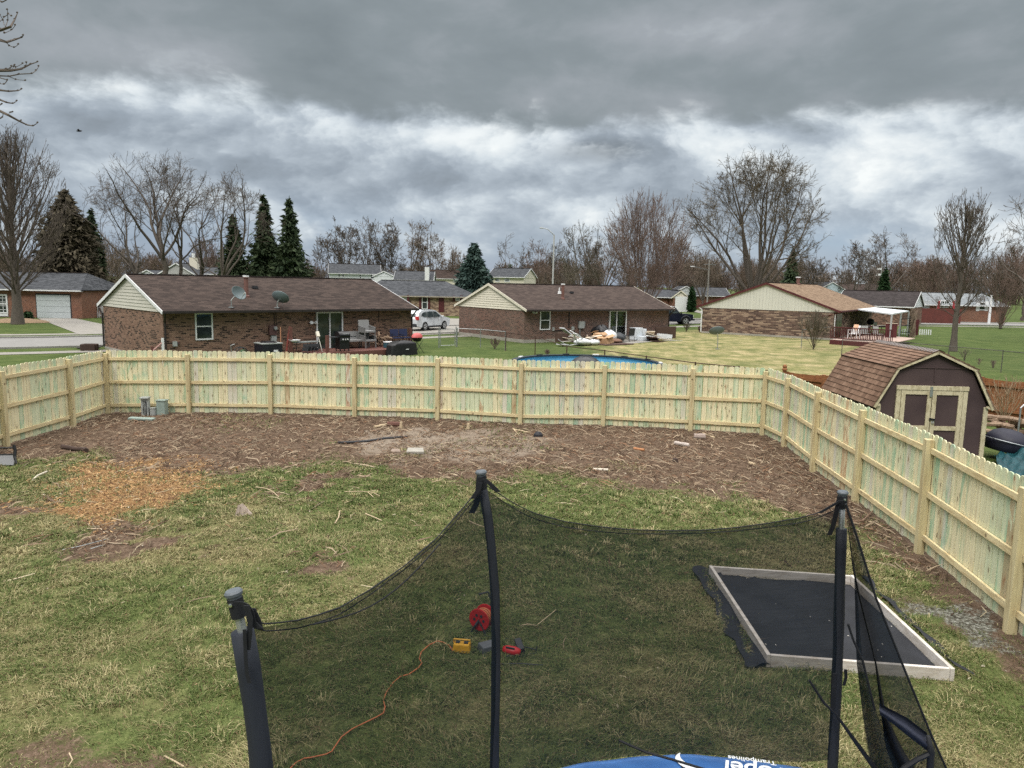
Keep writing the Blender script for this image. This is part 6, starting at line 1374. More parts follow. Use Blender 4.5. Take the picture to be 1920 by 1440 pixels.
log('thin pale branch sloping below the back fence near its right end', (1318, 814), (1340, 822), .025, WL); log('flat white board scrap at the grass edge, right of the middle pole', (1112, 882), (1140, 883), .030, simple('bleached_board', (.60, .54, .45), .8, .1, 5))
log('dark charred branch lying near the left fence', (120, 842), (165, 849), .055, WD, bend=.03); log('pale stick left of the dark stone on the soil', (961, 806), (990, 812), .02, WL, bend=.02); log('pale stick joining the dark lump, slanting right', (962, 805), (975, 818), .018, WL)
log('orange brown plank piece among the debris', (1188, 843), (1208, 846), .035, simple('orange_plank', (.40, .18, .08), .8, .2, 5)); log('pale chip log at the right end of the soil', (1405, 870), (1416, 873), .035, WL)
mb = MB(); mb.tube([G(x_, y_, .04) for x_, y_ in ((633, 830), (660, 829), (690, 827), (720, 822), (764, 819))], .032, 8); one('black_pipe', mb, simple('black_poly_pipe', (.035, .036, .040), .6, .4, 4), 'flexible black drain pipe lying on the soil strip', 'pipe', smooth=True)
for lb, px, py, w_, h_, mt_ in (('pale upright stump left of centre by the back fence', 752, 803, 5, 12, WL), ('small pale pointed stump at the foot of the back fence', 878, 804, 6, 11, WL), ('dark round stump in the right half of the soil', 1266, 866, 10, 7, WD)):
    gp = G(px, py); k_ = gp.y / F_PX; mb = MB(); mb.lathe((gp.x, gp.y, 0), [(w_ * k_ * .65, 0), (w_ * k_ * .55, h_ * k_ * .5), (w_ * k_ * .45, h_ * k_), (0, h_ * k_ * 1.04)], 9, None); one('tree_stump', mb, mt_, lb, 'stump')
for lb, x0, y0, x1, y1, mt_ in (('flat square paving stone in the centre of the soil strip', 762, 844, 795, 851, CONC), ('smaller half buried paving stone left of the square one', 732, 846, 751, 851, simple('brown_paver', (.26, .2, .16), .9, .2, 4))):
    a, b, c2, d2 = G(x0 + 3, y0), G(x1 - 2, y0), G(x1, y1), G(x0, y1); mb = MB()
    mb.face([a + Vector((0, 0, .06)), b + Vector((0, 0, .06)), c2 + Vector((0, 0, .055)), d2 + Vector((0, 0, .055))]); one('paving_stone', mb, mt_, lb, 'paving stone', fix=False, solid=-.05)
gp = G(1009, 819); mb = MB(); mb.lathe(gp, [(.13, 0), (.12, .07), (.07, .13), (0, .15)], 9, Matrix.Diagonal((1, .7, 1))); one('dark_lump', mb, simple('black_rubber', (.02, .02, .026), .6), 'small black crumpled lump on the soil right of centre', 'rubbish')
def stick(label, pts, r=.009, mat=WL, group=None, z=.03):
    mb = MB()
    for P in pts: mb.tube([G(x_, y_, z + .02 * (k % 2)) for k, (x_, y_) in enumerate(P)], [r * (1 - .4 * k / len(P)) for k in range(len(P))], 5)
    one('fallen_stick', mb, mat, label, 'stick', group)
stick('pale forked stick on the grass at the far left', [[(62, 900), (70, 892), (88, 884)]], .022, simple('bone_white_stick', (.6, .54, .44), .8, .1))
stick('long straight grey stick lying across the brown patch, upper of two', [[(117, 1031), (150, 1024), (203, 1010)]], .008, BOXG); stick('shorter straight stick below the long one on the brown patch', [[(170, 1029), (185, 1024), (197, 1021)]], .008, BOXG)
stick('bent brown branch leaning against the right fence', [[(1598, 978), (1618, 976), (1630, 965), (1640, 955), (1648, 949)]], .016, simple('brown_branch', (.2, .13, .09), .9), z=.06)
stick('pale stick with side twigs in the lawn left of the middle pole', [[(646, 922), (678, 921), (700, 924), (712, 930)], [(690, 922), (705, 919)], [(690, 923), (700, 932)]], .009); stick('bent pale stick in the upper left lawn', [[(480, 913), (500, 916), (512, 922), (523, 932)]], .010)
stick('pale curved stick seen through the net beside the middle pole', [[(880, 977), (893, 983), (908, 988)]], .009); stick('pale stick pointing down right in the middle lawn', [[(685, 963), (700, 969), (716, 976)]], .010); stick('short pale stick above the net edge, tilted left', [[(637, 958), (635, 970), (628, 981)]], .012)
stick('white stub stick at the soil corner by the right fence', [[(1366, 917), (1382, 920), (1394, 923)]], .010); stick('thin twig in the dark grass between reel and sandbox', [[(976, 1173), (990, 1170), (1006, 1173), (1022, 1160), (1043, 1143)]], .007); stick('pale twig near the bottom left bare patch', [[(308, 1417), (325, 1426), (345, 1437)]], .007)
stick('crooked pale twig near the bare patch at the bottom left', [[(130, 1412), (136, 1425), (128, 1437)]], .006)
# ------------------------------------------------------------------ things by the brown brick house
def HW(H, u, v, z=0.0): return H.o + H.e * u + H.g * v + Vector((0, 0, z))
def hthing(H, name, label, cat, pxc, off, group=None, py=640, rz=0.0, z=0.0):
    u, _ = H.hit(pxc, py, 'front', off); return thing(name, label, cat, HW(H, u, -off, z), H.ang + rz, group), u
def upx(H, px, off, py=640): return H.hit(px, py, 'front', off)[0]
def zpx(H, px, py, off): return H.hit(px, py, 'front', off)[1]
t, u = hthing(H1, 'ac_unit', 'black air conditioning unit with a pale top edge against the brown brick wall', 'air conditioner', 503, 1.0)
wd = upx(H1, 522, 1.0) - upx(H1, 485, 1.0); hh = zpx(H1, 503, 643, 1.0)
MB().box((0, 0, hh / 2), (wd, wd * .9, hh)).build('cabinet', simple('navy_black_cabinet', (.012, .014, .022), .45, .2), t, bevel=.02); MB().box((0, 0, hh), (wd + .04, wd * .9 + .04, .05)).build('top_rim', BOXG, t)
MB().lathe((0, 0, hh + .02), [(wd * .42, 0), (wd * .3, .06), (.05, .09), (0, .09)], 20).build('fan_grille', BLACKM, t); MB().box((wd * .15, -wd * .455, hh * .55), (.22, .01, .09)).build('label_plate', WHITE, t)
for k in range(9): MB().box((0, -wd * .452, .1 + k * hh * .09), (wd * .96, .012, .012)).build('louvre', DKG, t)
GREYW = simple('grey_wicker', (0.155, 0.155, 0.155), .8, .15, 20); GREYC = simple('grey_cushion_weave', (0.235, 0.235, 0.235), .85, .12, 20)
def wicker(t, w, h=.82, seat=.42, dep=.72, back=None, legs=True, z0=0.0):
    bh = back or h; s = z0
    MB().box((0, 0, s + seat), (w, dep, .10)).build('seat', GREYC, t, bevel=.01); MB().box((0, dep / 2 - .03, s + (seat + bh) / 2), (w, .07, bh - seat + .05), Matrix.Rotation(R(-8), 3, 'X')).build('backrest', GREYC, t, bevel=.01)
    for x_ in (-w / 2, w / 2):
        mb = MB(); mb.beam((x_, -dep / 2, s + seat + .20), (x_, dep / 2, s + seat + .30), .06, .05); mb.box((x_, 0, s + seat + .08), (.05, dep * .94, .26)); mb.build('arm', GREYW, t)
        for y_ in (-dep / 2 + .04, dep / 2 - .04): MB().box((x_ * .97, y_, s + (seat + .1) / 2), (.05, .05, seat + .1)).build('leg', GREYW, t)
DZ = .30
dk0, dk1 = upx(H1, 566, 1.2), upx(H1, 737, .2)
# red deck in front of the sliding door
deck = thing('wooden_deck', 'low red brown wooden deck along the brown brick wall', 'deck', HW(H1, (dk0 + dk1) / 2, -1.6), H1.ang); DW = dk1 - dk0
RDK = simple('red_deck_stain', (0.13, 0.055, 0.043), .8, .2, 5)
mb = MB(); [mb.box((0, -.68 + k * .145 + .0, DZ - .02), (DW, .135, .035)) for k in range(15)]; mb.build('deck_boards', RDK, deck); MB().box((0, -.76, DZ / 2 - .01), (DW, .03, DZ - .03)).build('skirt_board', RDK, deck)
for px_, zt_ in ((613.5, 1.15), (545, 1.55), (769, 1.25)):
    o_ = {613.5: 2.1, 545: 1.0, 769: .35}[px_]; u = upx(H1, px_, o_) - (dk0 + dk1) / 2; MB().box((u, -o_ + 1.6, zt_ / 2), (.14, .14, zt_)).build('post', RDK, deck)
u = upx(H1, 537, .8) - (dk0 + dk1) / 2; MB().beam((u - .1, .7, .05), (u + .25, .9, 1.55), .1, .04).build('leaning_board', simple('red_paint_board', (.17, .035, .025), .7, .2), deck)
MB().beam((u - .35, .75, .05), (u - .25, .9, 1.55), .04, .04).build('leaning_pole', simple('orange_pole', (.36, .17, .09), .7, .2), deck)
def on_deck(name, label, cat, px, off, group=None, rz=0.0): u = upx(H1, px, off); return thing(name, label, cat, HW(H1, u, -off, DZ), H1.ang + rz, group)
t = on_deck('loveseat', 'grey wicker loveseat against the brick wall right of the sliding door', 'sofa', 665, .75); w = upx(H1, 686, .75) - upx(H1, 646, .75); wicker(t, w * .95, .86)
t = on_deck('armchair', 'lower grey wicker armchair of the stack beside the loveseat', 'chair', 689, 1.0); wicker(t, .66, .8); z1_ = .46
t = on_deck('armchair', 'grey wicker armchair stacked on top of another one', 'chair', 688, 1.0); t.location.z += .50; wicker(t, .66, .98, .40, .66, z0=0)
# gas grill
def gas_grill(label, px, off, w=.62):
    t = on_deck('gas_grill', label, 'grill', px, off)
    MB().box((0, 0, .42), (w * .9, .48, .62)).build('cabinet', BLACKM, t, bevel=.02); MB().lathe((-w / 2, 0, .80), [(0, 0), (.26, 0), (.26, w), (0, w)], 16, Matrix.Rotation(R(90), 3, 'Y') @ Matrix.Diagonal((.85, 1, 1))).build('lid', simple('gloss_black', (.01, .01, .012), .25, .1), t, smooth=False)
    for s_ in (-1, 1): MB().box((s_ * (w / 2 + .2), 0, .74), (.36, .42, .035)).build('side_shelf', DKG, t)
    f = MB().box((0, -.26, .62), (w * .92, .05, .16)).build('control_panel', DKG, t)
    for k in (-1, 0, 1): MB().lathe((k * .14, -.30, .62), [(0, 0), (.035, 0), (.03, .03), (0, .03)], 12, MX).build('knob', WHITE, f)
    MB().tube([(-w * .3, -.27, .88), (-w * .3, -.31, .9), (w * .3, -.31, .9), (w * .3, -.27, .88)], .012, 6).build('handle', GALV, t)
    for x_ in (-.25, .25):
        for y_ in (-.2, .2): MB().box((x_, y_, .08), (.04, .04, .16)).build('leg', BLACKM, t)
gas_grill('open standing black gas grill with three white knobs', 642, 1.9)
t, u = hthing(H1, 'covered_grill', 'grill under a draped black cover at the corner of the deck', 'grill cover', 753, 2.7)
W2 = (upx(H1, 776, 2.7) - upx(H1, 729, 2.7)) * .5; zt = zpx(H1, 753, 638, 2.7)
def cov(s, t_):
    a = s * 6.28318; fl = 1 + .10 * (1 - t_) + .03 * math.sin(a * 9) * (1 - t_); sx = abs(math.cos(a)) ** .5 * math.copysign(1, math.cos(a)); sy = abs(math.sin(a)) ** .5 * math.copysign(1, math.sin(a)); k = 1 if t_ < .78 else math.cos((t_ - .78) / .22 * 1.5) ** .6
    return (sx * W2 * fl * k, sy * .36 * fl * k, t_ * zt * (1 - .12 * (math.cos(a) < -.6)))
mb = MB(); mb.grid(cov, 48, 16); mb.build('cover', simple('black_grill_cover', (.012, .012, .013), .5, .3, 6, bump=.3), t, smooth=True); MB().box((W2 * .1, -.42, zt * .42), (.18, .01, .04)).build('cover_print', WHITE, t)
t, u = hthing(H1, 'charcoal_grill', 'small grill with red lid on crossed black legs right of the covered grill', 'grill', 782, 2.4)
MB().lathe((0, 0, .88), [(0, .26), (.16, .23), (.28, .12), (.31, 0)], 20, Matrix.Diagonal((1.15, .8, 1))).build('lid', simple('faded_red_lid', (.50, .10, .10), .4, .15), t, smooth=True); MB().lathe((0, 0, .62), [(0, 0), (.2, .05), (.3, .26)], 20, Matrix.Diagonal((1.1, .8, 1))).build('bowl', BLACKM, t, smooth=True)
for y_ in (-.2, .2):
    MB().tube([(-.33, y_, 0), (.24, y_, .72)], .013, 6).build('leg', BLACKM, t); MB().tube([(.33, y_, 0), (-.24, y_, .72)], .013, 6).build('leg', BLACKM, t)
# blue chairs, firewood rack, bin, table, folding chairs, broom, white bowl
NAV = simple('navy_fabric', (.02, .028, .075), .8, .2)
for k, px in enumerate((741, 757.5)):
    t = on_deck('camp_chair', ('left' if k == 0 else 'right') + ' one of two navy blue chairs behind the covered grill', 'chair', px, .6)
    MB().box((0, .1, .72), (.56, .05, .42), Matrix.Rotation(R(-8), 3, 'X')).build('backrest', NAV, t, bevel=.01); MB().box((0, -.12, .45), (.54, .46, .05)).build('seat', NAV, t)
    for x_ in (-.26, .26): MB().tube([(x_, .12, .95), (x_, .10, 0)], .014, 6).build('frame', BLACKM, t); MB().tube([(x_, -.34, 0), (x_, -.34, .62), (x_, .12, .64)], .014, 6).build('frame', BLACKM, t)
t = on_deck('firewood_rack', 'small rack of split firewood and kindling against the brick wall', 'firewood rack', 719, .6)
for x_ in (-.5, .5): MB().tube([(x_, -.15, 0), (x_, -.15, .7)], .02, 6).build('upright', BLACKM, t)
for k in range(16): MB().tube([(-.45 + (k % 5) * .2 + random.uniform(-.08, .08), -.25, .15 + (k // 5) * .15), (-.40 + (k % 5) * .2 + random.uniform(-.25, .25), .2, .2 + (k // 5) * .16 + random.uniform(-.05, .1))], .06, 6).build('log', LOGM, t)
t = on_deck('cooler', 'small pale teal cooler box on the deck left of the covered grill', 'cooler', 728, 1.5); MB().box((0, 0, .14), (.45, .3, .28)).build('box', simple('teal_plastic', (.04, .1, .13), .5), t, bevel=.02); MB().box((0, 0, .31), (.48, .33, .06)).build('lid', WHITE, t, bevel=.02)
t = on_deck('folding_table', 'long grey folding table along the brick wall left of the sliding door', 'table', 572, .9); w = upx(H1, 597, .9) - upx(H1, 549, .9)
MB().box((0, 0, .46), (w, .55, .05)).build('tabletop', simple('grey_table_top', (.20, .22, .215), .6), t, bevel=.01)
for x_ in (-w * .42, w * .42):
    for y_ in (-.22, .22): MB().tube([(x_, y_, 0), (x_, y_, .45)], .016, 6).build('leg', BLACKM, t)
p = HW(H1, upx(H1, 552, 1.0), -1.0, DZ + .485); mb = MB(); mb.lathe(p, [(0, 0), (.16, .0), (.30, .12), (.28, .12), (.15, .03), (0, .03)], 20); one('basin', mb, WHITE, 'white round basin on the left end of the grey table', 'basin', smooth=True)
for k in range(4):
    t = on_deck('folding_chair', 'dark folding chair leaning in the row in front of the grey table', 'chair', 571 + k * 6.5, 1.7, 'folding chairs leaning in a row', rz=.2)
    for y_ in (-.2, .2): MB().tube([(0, y_, 0), (.12, y_, .46)], .014, 6).build('frame', DKG, t)
    MB().box((.09, 0, .34), (.02, .40, .18), Matrix.Rotation(R(14), 3, 'Y')).build('backrest', DKG, t); MB().box((.04, 0, .16), (.02, .38, .16), Matrix.Rotation(R(14), 3, 'Y')).build('seat', DKG, t)
p0 = HW(H1, upx(H1, 604, 1.8), -1.8, DZ); p1_ = HW(H1, upx(H1, 597, 1.4), -1.4, DZ + .75); br_ = thing('broom', 'pale broom leaning upside down left of the red deck post', 'broom', p0); MB().tube([(0, 0, 0), p1_ - p0], .018, 6).build('handle', SIDB, br_); d_ = (p1_ - p0).normalized(); MB().beam(p1_ - p0, p1_ - p0 + d_ * .28, .16, .10).build('bristles', SIDC, br_)
t, u = hthing(H1, 'white_post', 'thin white post with a sloping pinkish pipe by the black downspout', 'post', 305, 1.2); zt = zpx(H1, 305, 634, 1.2); MB().box((0, 0, zt / 2), (.09, .09, zt)).build('post', WHITE, t); MB().tube([(0, 0, zt * .85), (-.4, -.1, zt * .62), (-.8, -.2, zt * .1)], .03, 6).build('pipe', simple('pinkish_pipe', (.35, .2, .18), .7), t); MB().box((-.35, .3, zt * .35), (.12, .05, zt * .7)).build('red_stake', RDK, t)
t, u = hthing(H1, 'garden_hose_cart', 'hose cart with round reel in the weeds under the brick wall', 'hose reel', 451, .9)
for y_ in (-.15, .15): MB().tube([(math.cos(a) * .28, y_, .36 + math.sin(a) * .28) for a in np.linspace(0, 6.2832, 20)], .025, 6, False).build('reel_rim', DKG, t)
MB().lathe((0, -.12, .36), [(.16, 0), (.2, .12), (.16, .24)], 16, MX).build('hose', simple('green_hose', (.03, .07, .03), .6), t); MB().tube([(-.4, 0, .1), (-.5, 0, .75), (-.3, 0, .8)], .02, 6).build('handle', GALV, t); MB().box((-.25, -.1, .15), (.25, .2, .25)).build('bucket', WHITE, t)
gp = G(168, 657); pl_ = thing('stone_planter', 'low dark box of rough timbers on the grass at the left house corner', 'planter', gp, .3); k_ = gp.y / F_PX
for s_ in (-1, 1): MB().box((0, s_ * .3, 6 * k_), (24 * k_, .14, 12 * k_), None, .96).build('timber_side', WD, pl_, bevel=.02); MB().box((s_ * 11.5 * k_, 0, 6 * k_), (.14, .5, 12 * k_)).build('timber_end', WD, pl_, bevel=.02)
MB().box((0, 0, 5 * k_), (20 * k_, .5, 8 * k_)).build('soil', simple('dark_soil', (.03, .02, .015), .95), pl_)

# ------------------------------------------------------------------ clearance heap behind the middle house
def hp(H, px, py, off): u, z = H.hit(px, py, 'front', off); return HW(H, u, -off, max(0.03, z))
CARD = simple('cardboard', (.48, .30, .17), .85, .15, 3); BAGB = simple('black_bin_bag', (.012, .012, .014), .3, .3, 8, bump=.6); BAGW = simple('white_sheeting', (.62, .64, .66), .6, .12, 5, bump=.5)
PLY = simple('pale_plywood', (.55, .47, .37), .8, .15, 3); RUG = simple('dark_brown_board', (.075, .045, .035), .85, .25, 3); APW = simple('appliance_enamel', (.60, .64, .68), .35, .05, 2)
def plank(label, px, py, off, size, ang, tilt, mat, name='board_scrap', cat='board', group=None, roll=0.0):
    p = hp(H2, px, py, off); mb = MB(); mb.box(p, size, rot_z(H2.ang + R(ang)) @ Matrix.Rotation(R(tilt), 3, 'Y') @ Matrix.Rotation(R(roll), 3, 'X')); return one(name, mb, mat, label, cat, group)
plank('big white panel tilted on top of the left end of the heap', 1061, 621, 1.4, (.85, .5, .06), 0, 32, BAGW, 'drywall_sheet', 'board'); plank('white sheet lying flat at the bottom left of the heap', 1055, 646, 3.0, (.75, .5, .05), 10, 4, BAGW, 'drywall_sheet', 'board')
plank('dark wooden crate buried at the left end of the heap', 1053, 633, 1.7, (.7, .5, .6), 5, 3, RUG, 'wooden_crate', 'crate'); plank('long white lath sloping down across the heap', 1088, 632, 2.2, (2.1, .10, .05), 4, 26, WHITE)
plank('second long pale lath below the white one on the heap', 1094, 637, 2.5, (2.0, .09, .05), -6, 20, PLY); plank('thick dark plank along the bottom of the heap', 1068, 640, 2.4, (1.6, .18, .09), 10, 8, RUG)
for k in range(22):
    plank('short broken board among the loose scraps of the heap', random.uniform(1056, 1118), random.uniform(629, 648), random.uniform(1.6, 3.4), (random.uniform(.4, 1.3), random.uniform(.06, .2), .03), random.uniform(-50, 50), random.uniform(-15, 35), random.choice([PLY, WHITE, SIDB, BOXG, RUG, BAGW]), group='broken boards of the heap', roll=random.uniform(-20, 20))
def crate(label, px, py, off, s, a, mat=CARD, name='cardboard_box', cat='box'):
    p = hp(H2, px, py, off); p.z = max(p.z, s * .35); root = thing(name, label, cat, p, H2.ang + R(a)); root.rotation_euler = (R(random.uniform(-12, 12)), R(random.uniform(-14, 14)), H2.ang + R(a))
    MB().box((0, 0, 0), (s, s * .7, s * .6)).build('body', mat, root)
    for sg in (-1, 1): MB().box((0, sg * s * .48, s * .36), (s * .98, s * .34, .015), Matrix.Rotation(R(-35 * sg), 3, 'X')).build('flap', mat, root)
crate('tipped cardboard box high in the middle of the heap', 1123, 631, 1.9, .75, 20); crate('cardboard box low in the middle of the heap, front left', 1121, 640, 2.6, .6, -15); crate('torn flattened cardboard box at the heap front', 1138, 645, 3.0, .75, 10); crate('smaller box beside the scraps left of the tipped carton', 1106, 636, 2.2, .5, 40); crate('open cardboard box with pale flap below the bin bags', 1131, 643, 2.6, .55, -30)
def bag(label, px, py, off, r, mat, squash=.75, name='bin_bag', cat='bag'):
    p = hp(H2, px, py, off); p.z = max(.02, p.z - r * squash); g = np.random.default_rng(int(px * 7)); ph = g.uniform(0, 6, 6)
    mb = MB(); mb.grid(lambda s, t: (p.x + math.cos(s * 6.28318) * r * math.sin(math.pi * (.02 + .96 * t)) * (1 + .14 * math.sin(3 * s * 6.283 + ph[0]) + .07 * math.sin(9 * s * 6.283 + ph[1] + t * 5)), p.y + math.sin(s * 6.28318) * r * math.sin(math.pi * (.02 + .96 * t)) * (1 + .12 * math.sin(4 * s * 6.283 + ph[2])), p.z + r * squash * (1 - math.cos(math.pi * t)) * (1 + .1 * math.sin(s * 12.566 + ph[3]))), 30, 14)
    one(name, mb, mat, label, cat, smooth=True)
bag('big black bin bag on top of the heap against the wall', 1127, 623, 1.0, .62, BAGB); bag('black bin bag right behind the white sheeting', 1139, 627, 1.2, .5, BAGB); bag('crumpled white sheeting piled on the cartons', 1141, 634, 1.8, .5, BAGW, .8, 'crumpled_sheet', 'sheeting'); bag('low dark grey bag at the right foot of the heap', 1157, 637, 1.7, .62, simple('dark_grey_bag', (.035, .04, .045), .5, .3, 6, bump=.5), .5)
bag('white paper lump at the lower middle of the heap', 1113, 647, 3.2, .35, BAGW, .5, 'crumpled_sheet', 'sheeting'); bag('torn whitish sheeting in the left middle of the heap', 1092, 644, 3.0, .55, BAGW, .4, 'crumpled_sheet', 'sheeting')
p = hp(H2, 1150, 649, 3.2); mb = MB(); mb.box((p.x, p.y, .04), (2.6, 1.3, .05), rot_z(H2.ang)); one('floor_board', mb, RUG, 'flat brown board lying on the grass in front of the heap', 'board'); bag('brown sack at the foot of the dark grey bag', 1152, 641, 2.5, .5, simple('brown_sack', (.16, .09, .06), .9, .2), .3)
t, u = hthing(H2, 'patio_chair', 'black slung patio chair seen from behind beside the white appliances', 'chair', 1183, 1.9)
MB().box((0, -.05, .72), (.52, .03, .52), Matrix.Rotation(R(10), 3, 'X')).build('backrest', DKG, t); MB().box((0, .2, .42), (.5, .48, .03)).build('seat', DKG, t)
for x_ in (-.27, .27): MB().tube([(x_, -.1, 0), (x_, -.02, .5), (x_, -.1, .98)], .018, 6).build('leg', BLACKM, t); MB().tube([(x_, .45, 0), (x_, .42, .6), (x_, -.03, .64)], .018, 6).build('leg', BLACKM, t)
def appl(label, px0, py0, px1, py1, off, dep, tilt=0):
    a, b = H2.hit(px0, py0, 'front', off), H2.hit(px1, py1, 'front', off); w, h = b[0] - a[0], a[1] - b[1]; z0 = max(0, b[1]); t = thing('old_appliance', label, 'appliance', HW(H2, (a[0] + b[0]) / 2, -off + dep / 2, z0), H2.ang + R(tilt)); MB().box((0, 0, h / 2), (w, dep, h)).build('cabinet', APW, t, bevel=.02); MB().box((0, -dep / 2 - .012, h * .52), (w * .92, .02, h * .86)).build('door', APW, t, bevel=.01); MB().box((w * .36, -dep / 2 - .04, h * .6), (.03, .04, h * .25)).build('handle', BOXG, t)
appl('tall white fridge like appliance beside the black chair', 1191, 615, 1205, 637, 1.3, .6, 8); appl('narrow white appliance right behind the tall one', 1205, 617, 1213, 634, .9, .5, -25); appl('low white appliance box on the ground right of the tall one', 1204, 631, 1219, 639, 1.8, .5, 5)
for k, (px, py, off, sz, an, ti, mt_, lb) in enumerate([(1240, 634, 2.0, (3.4, .2, .07), 6, 8, WHITE, 'long white door edge lying at the right end of the scrap row'), (1255, 637, 2.3, (2.6, .12, .05), 12, 6, PLY, 'long pale plank at the far right of the scrap row'), (1228, 629, 1.6, (1.6, .25, .05), -15, 18, PLY, 'raised pale plank on the right scrap row'), (1236, 640, 2.6, (1.5, .7, .05), 20, 4, RUG, 'dark brown panel flat on the grass by the right scraps'), (1224, 636, 2.1, (1.0, .8, .06), 30, 22, RUG, 'tilted dark panel behind the low white appliance'), (1246, 630, 1.4, (1.2, .3, .3), -10, 5, BAGW, 'white boxy scrap in the middle of the right scrap row'), (1262, 639, 2.4, (2.2, .12, .06), 2, 3, SIDB, 'thin beige plank pointing right off the scrap row'), (1218, 628, 1.2, (.9, .6, .05), 60, 40, PLY, 'plywood piece leaning at the left of the right scrap row')]):
    plank(lb, px, py, off, sz, an, ti, mt_)
p = hp(H2, 1246, 622, .5); mb = MB(); mb.box(HW(H2, upx(H2, 1247, .5), -.5, .45), (2.2, .12, .9), rot_z(H2.ang)); one('leaning_panel', mb, RUG, 'dark red brown panel leaning low on the brick wall at its right end', 'panel')

# ------------------------------------------------------------------ awning, deck and furniture of the tan roofed house
def q3(px, py, z): return G(px, py, z) - H3.o
mb = MB(); aw = [G(1595.6, 577.8, 2.38), G(1672.5, 588.3, 2.22), G(1704.4, 582.7, 2.22), G(1634, 575.6, 2.38)]
R3 = (Matrix.Translation(H3.o) @ Matrix.Rotation(H3.ang, 4, 'Z')).inverted(); L3 = lambda p: R3 @ Vector(p)
mb.face([L3(p) for p in aw]); mb.build('patio_awning', simple('white_awning', (.66, .70, .72), .5, .05), H3.root, fix=False, solid=.10)
for p in (aw[1], aw[2], aw[1].lerp(aw[2], .5)): l_ = L3(p); MB().box((l_.x, l_.y, 1.08), (.12, .12, 2.15)).build('awning_post', BOXG, H3.root)
H3.box('front', .9, 3.0, .1, 2.05, .002, .03).build('dark_patio_door', simple('dark_glass_door', (.008, .01, .01), .2), H3.root)
DF = .35; dp = [G(1556, 636.5, DF), G(1627, 641.5, DF), G(1672, 644, DF), G(1716, 634, DF), G(1640, 627, DF)]; dc = sum(dp, Vector((0, 0, 0))) / 5; dc.z = 0; pd = thing('patio_deck', 'maroon patio deck with railing under the white awning', 'deck', dc)
mb = MB(); mb.face([p - dc for p in (dp[0], dp[2], dp[3], dp[4])]); mb.build('deck_floor', simple('pale_deck_boards', (.42, .31, .26), .8, .15, 3), pd, fix=False, solid=.06)
def dbeam(a, b, w, h, nm='rail', mat=MAROON): MB().beam(a - dc, b - dc, w, h).build(nm, mat, pd)
MR2 = simple('dark_maroon_stain', (.085, .018, .02), .7, .2)
dbeam(dp[0] + Vector((0, 0, -.18)), dp[2] + Vector((0, 0, -.18)), .06, .32, 'skirt_board', MR2)
ra, rb = dp[0] + Vector((0, -.02, 0)), dp[2] + Vector((0, -.02, 0)); N = 36
for z_ in (.12, .92): dbeam(ra + Vector((0, 0, z_)), rb + Vector((0, 0, z_)), .07, .07, 'rail', MR2)
mb = MB(); 
for k in range(N + 1): mb.box(ra.lerp(rb, k / N) - dc + Vector((0, 0, .52)), (.045, .045, .8))
mb.build('balusters', MR2, pd)
pa, pb = G(1658, 640.5), G(1680, 641.5); MB().beam(pa - dc + Vector((0, 0, .75)), pb - dc + Vector((0, 0, .75)), .08, 1.35).build('side_panel', MR2, pd); MB().beam(pa - dc + Vector((0, 0, 1.45)), pb - dc + Vector((0, 0, 1.45)), .16, .05).build('panel_cap', PLY, pd)
ga, gb = G(1711, 630.5), G(1721, 631); MB().beam(ga - dc + Vector((0, 0, .8)), gb - dc + Vector((0, 0, .8)), .08, 1.4).build('side_panel', MR2, pd)
MB().beam(G(1632, 612, 1.1) - dc, G(1668, 612, 1.1) - dc, .08, .12).build('rear_rail', MR2, pd)
ch = thing('adirondack_chair', 'white adirondack chair with a peach towel on the maroon deck', 'chair', G(1601, 634, DF), R(-50))
mb = MB(); [mb.box((-.22 + k * .11, .28, .62), (.09, .03, .72), Matrix.Rotation(R(-20), 3, 'X')) for k in range(5)]; mb.build('backrest', WHITE, ch)
MB().box((0, 0, .36), (.56, .5, .04), Matrix.Rotation(R(10), 3, 'X')).build('seat', WHITE, ch)
for x_ in (-.33, .33): MB().box((x_, -.02, .60), (.12, .66, .03)).build('arm', WHITE, ch); MB().box((x_, -.26, .3), (.05, .09, .6)).build('leg', WHITE, ch); MB().box((x_, .24, .3), (.05, .09, .6)).build('leg', WHITE, ch)
tw_ = MB(); tw_.grid(lambda s, t: (-.25 + .35 * s, .40 - .19 * t + .01 * math.sin(s * 20), 1.02 - .72 * t), 10, 8); tw_.build('towel', simple('peach_towel', (.72, .45, .30), .9, .1), ch, fix=False, solid=.03)
tb = thing('patio_table', 'dark patio table with grey top under the awning', 'table', G(1640, 629, DF)); MB().lathe((0, 0, .7), [(0, 0), (.75, 0), (.75, .04), (0, .04)], 20).build('tabletop', DKG, tb)
for a in range(4): MB().tube([(math.cos(a * 1.57) * .6, math.sin(a * 1.57) * .6, 0), (math.cos(a * 1.57) * .5, math.sin(a * 1.57) * .5, .7)], .025, 6).build('leg', BLACKM, tb)
for k, (px, py, lb) in enumerate([(1622, 636, 'grey mesh patio chair left of the round table'), (1645, 637, 'grey mesh patio chair in front of the round table'), (1634, 626, 'dark chair behind the round table under the awning')]):
    t = thing('patio_chair', lb, 'chair', G(px, py, DF), R(k * 110)); MB().box((0, 0, .42), (.5, .5, .04)).build('seat', BOXG, t); MB().box((0, .25, .72), (.5, .04, .55)).build('backrest', BOXG, t)
    for x_ in (-.23, .23):
        for y_ in (-.23, .23): MB().tube([(x_, y_, 0), (x_, y_, .42)], .018, 6).build('leg', BLACKM, t)
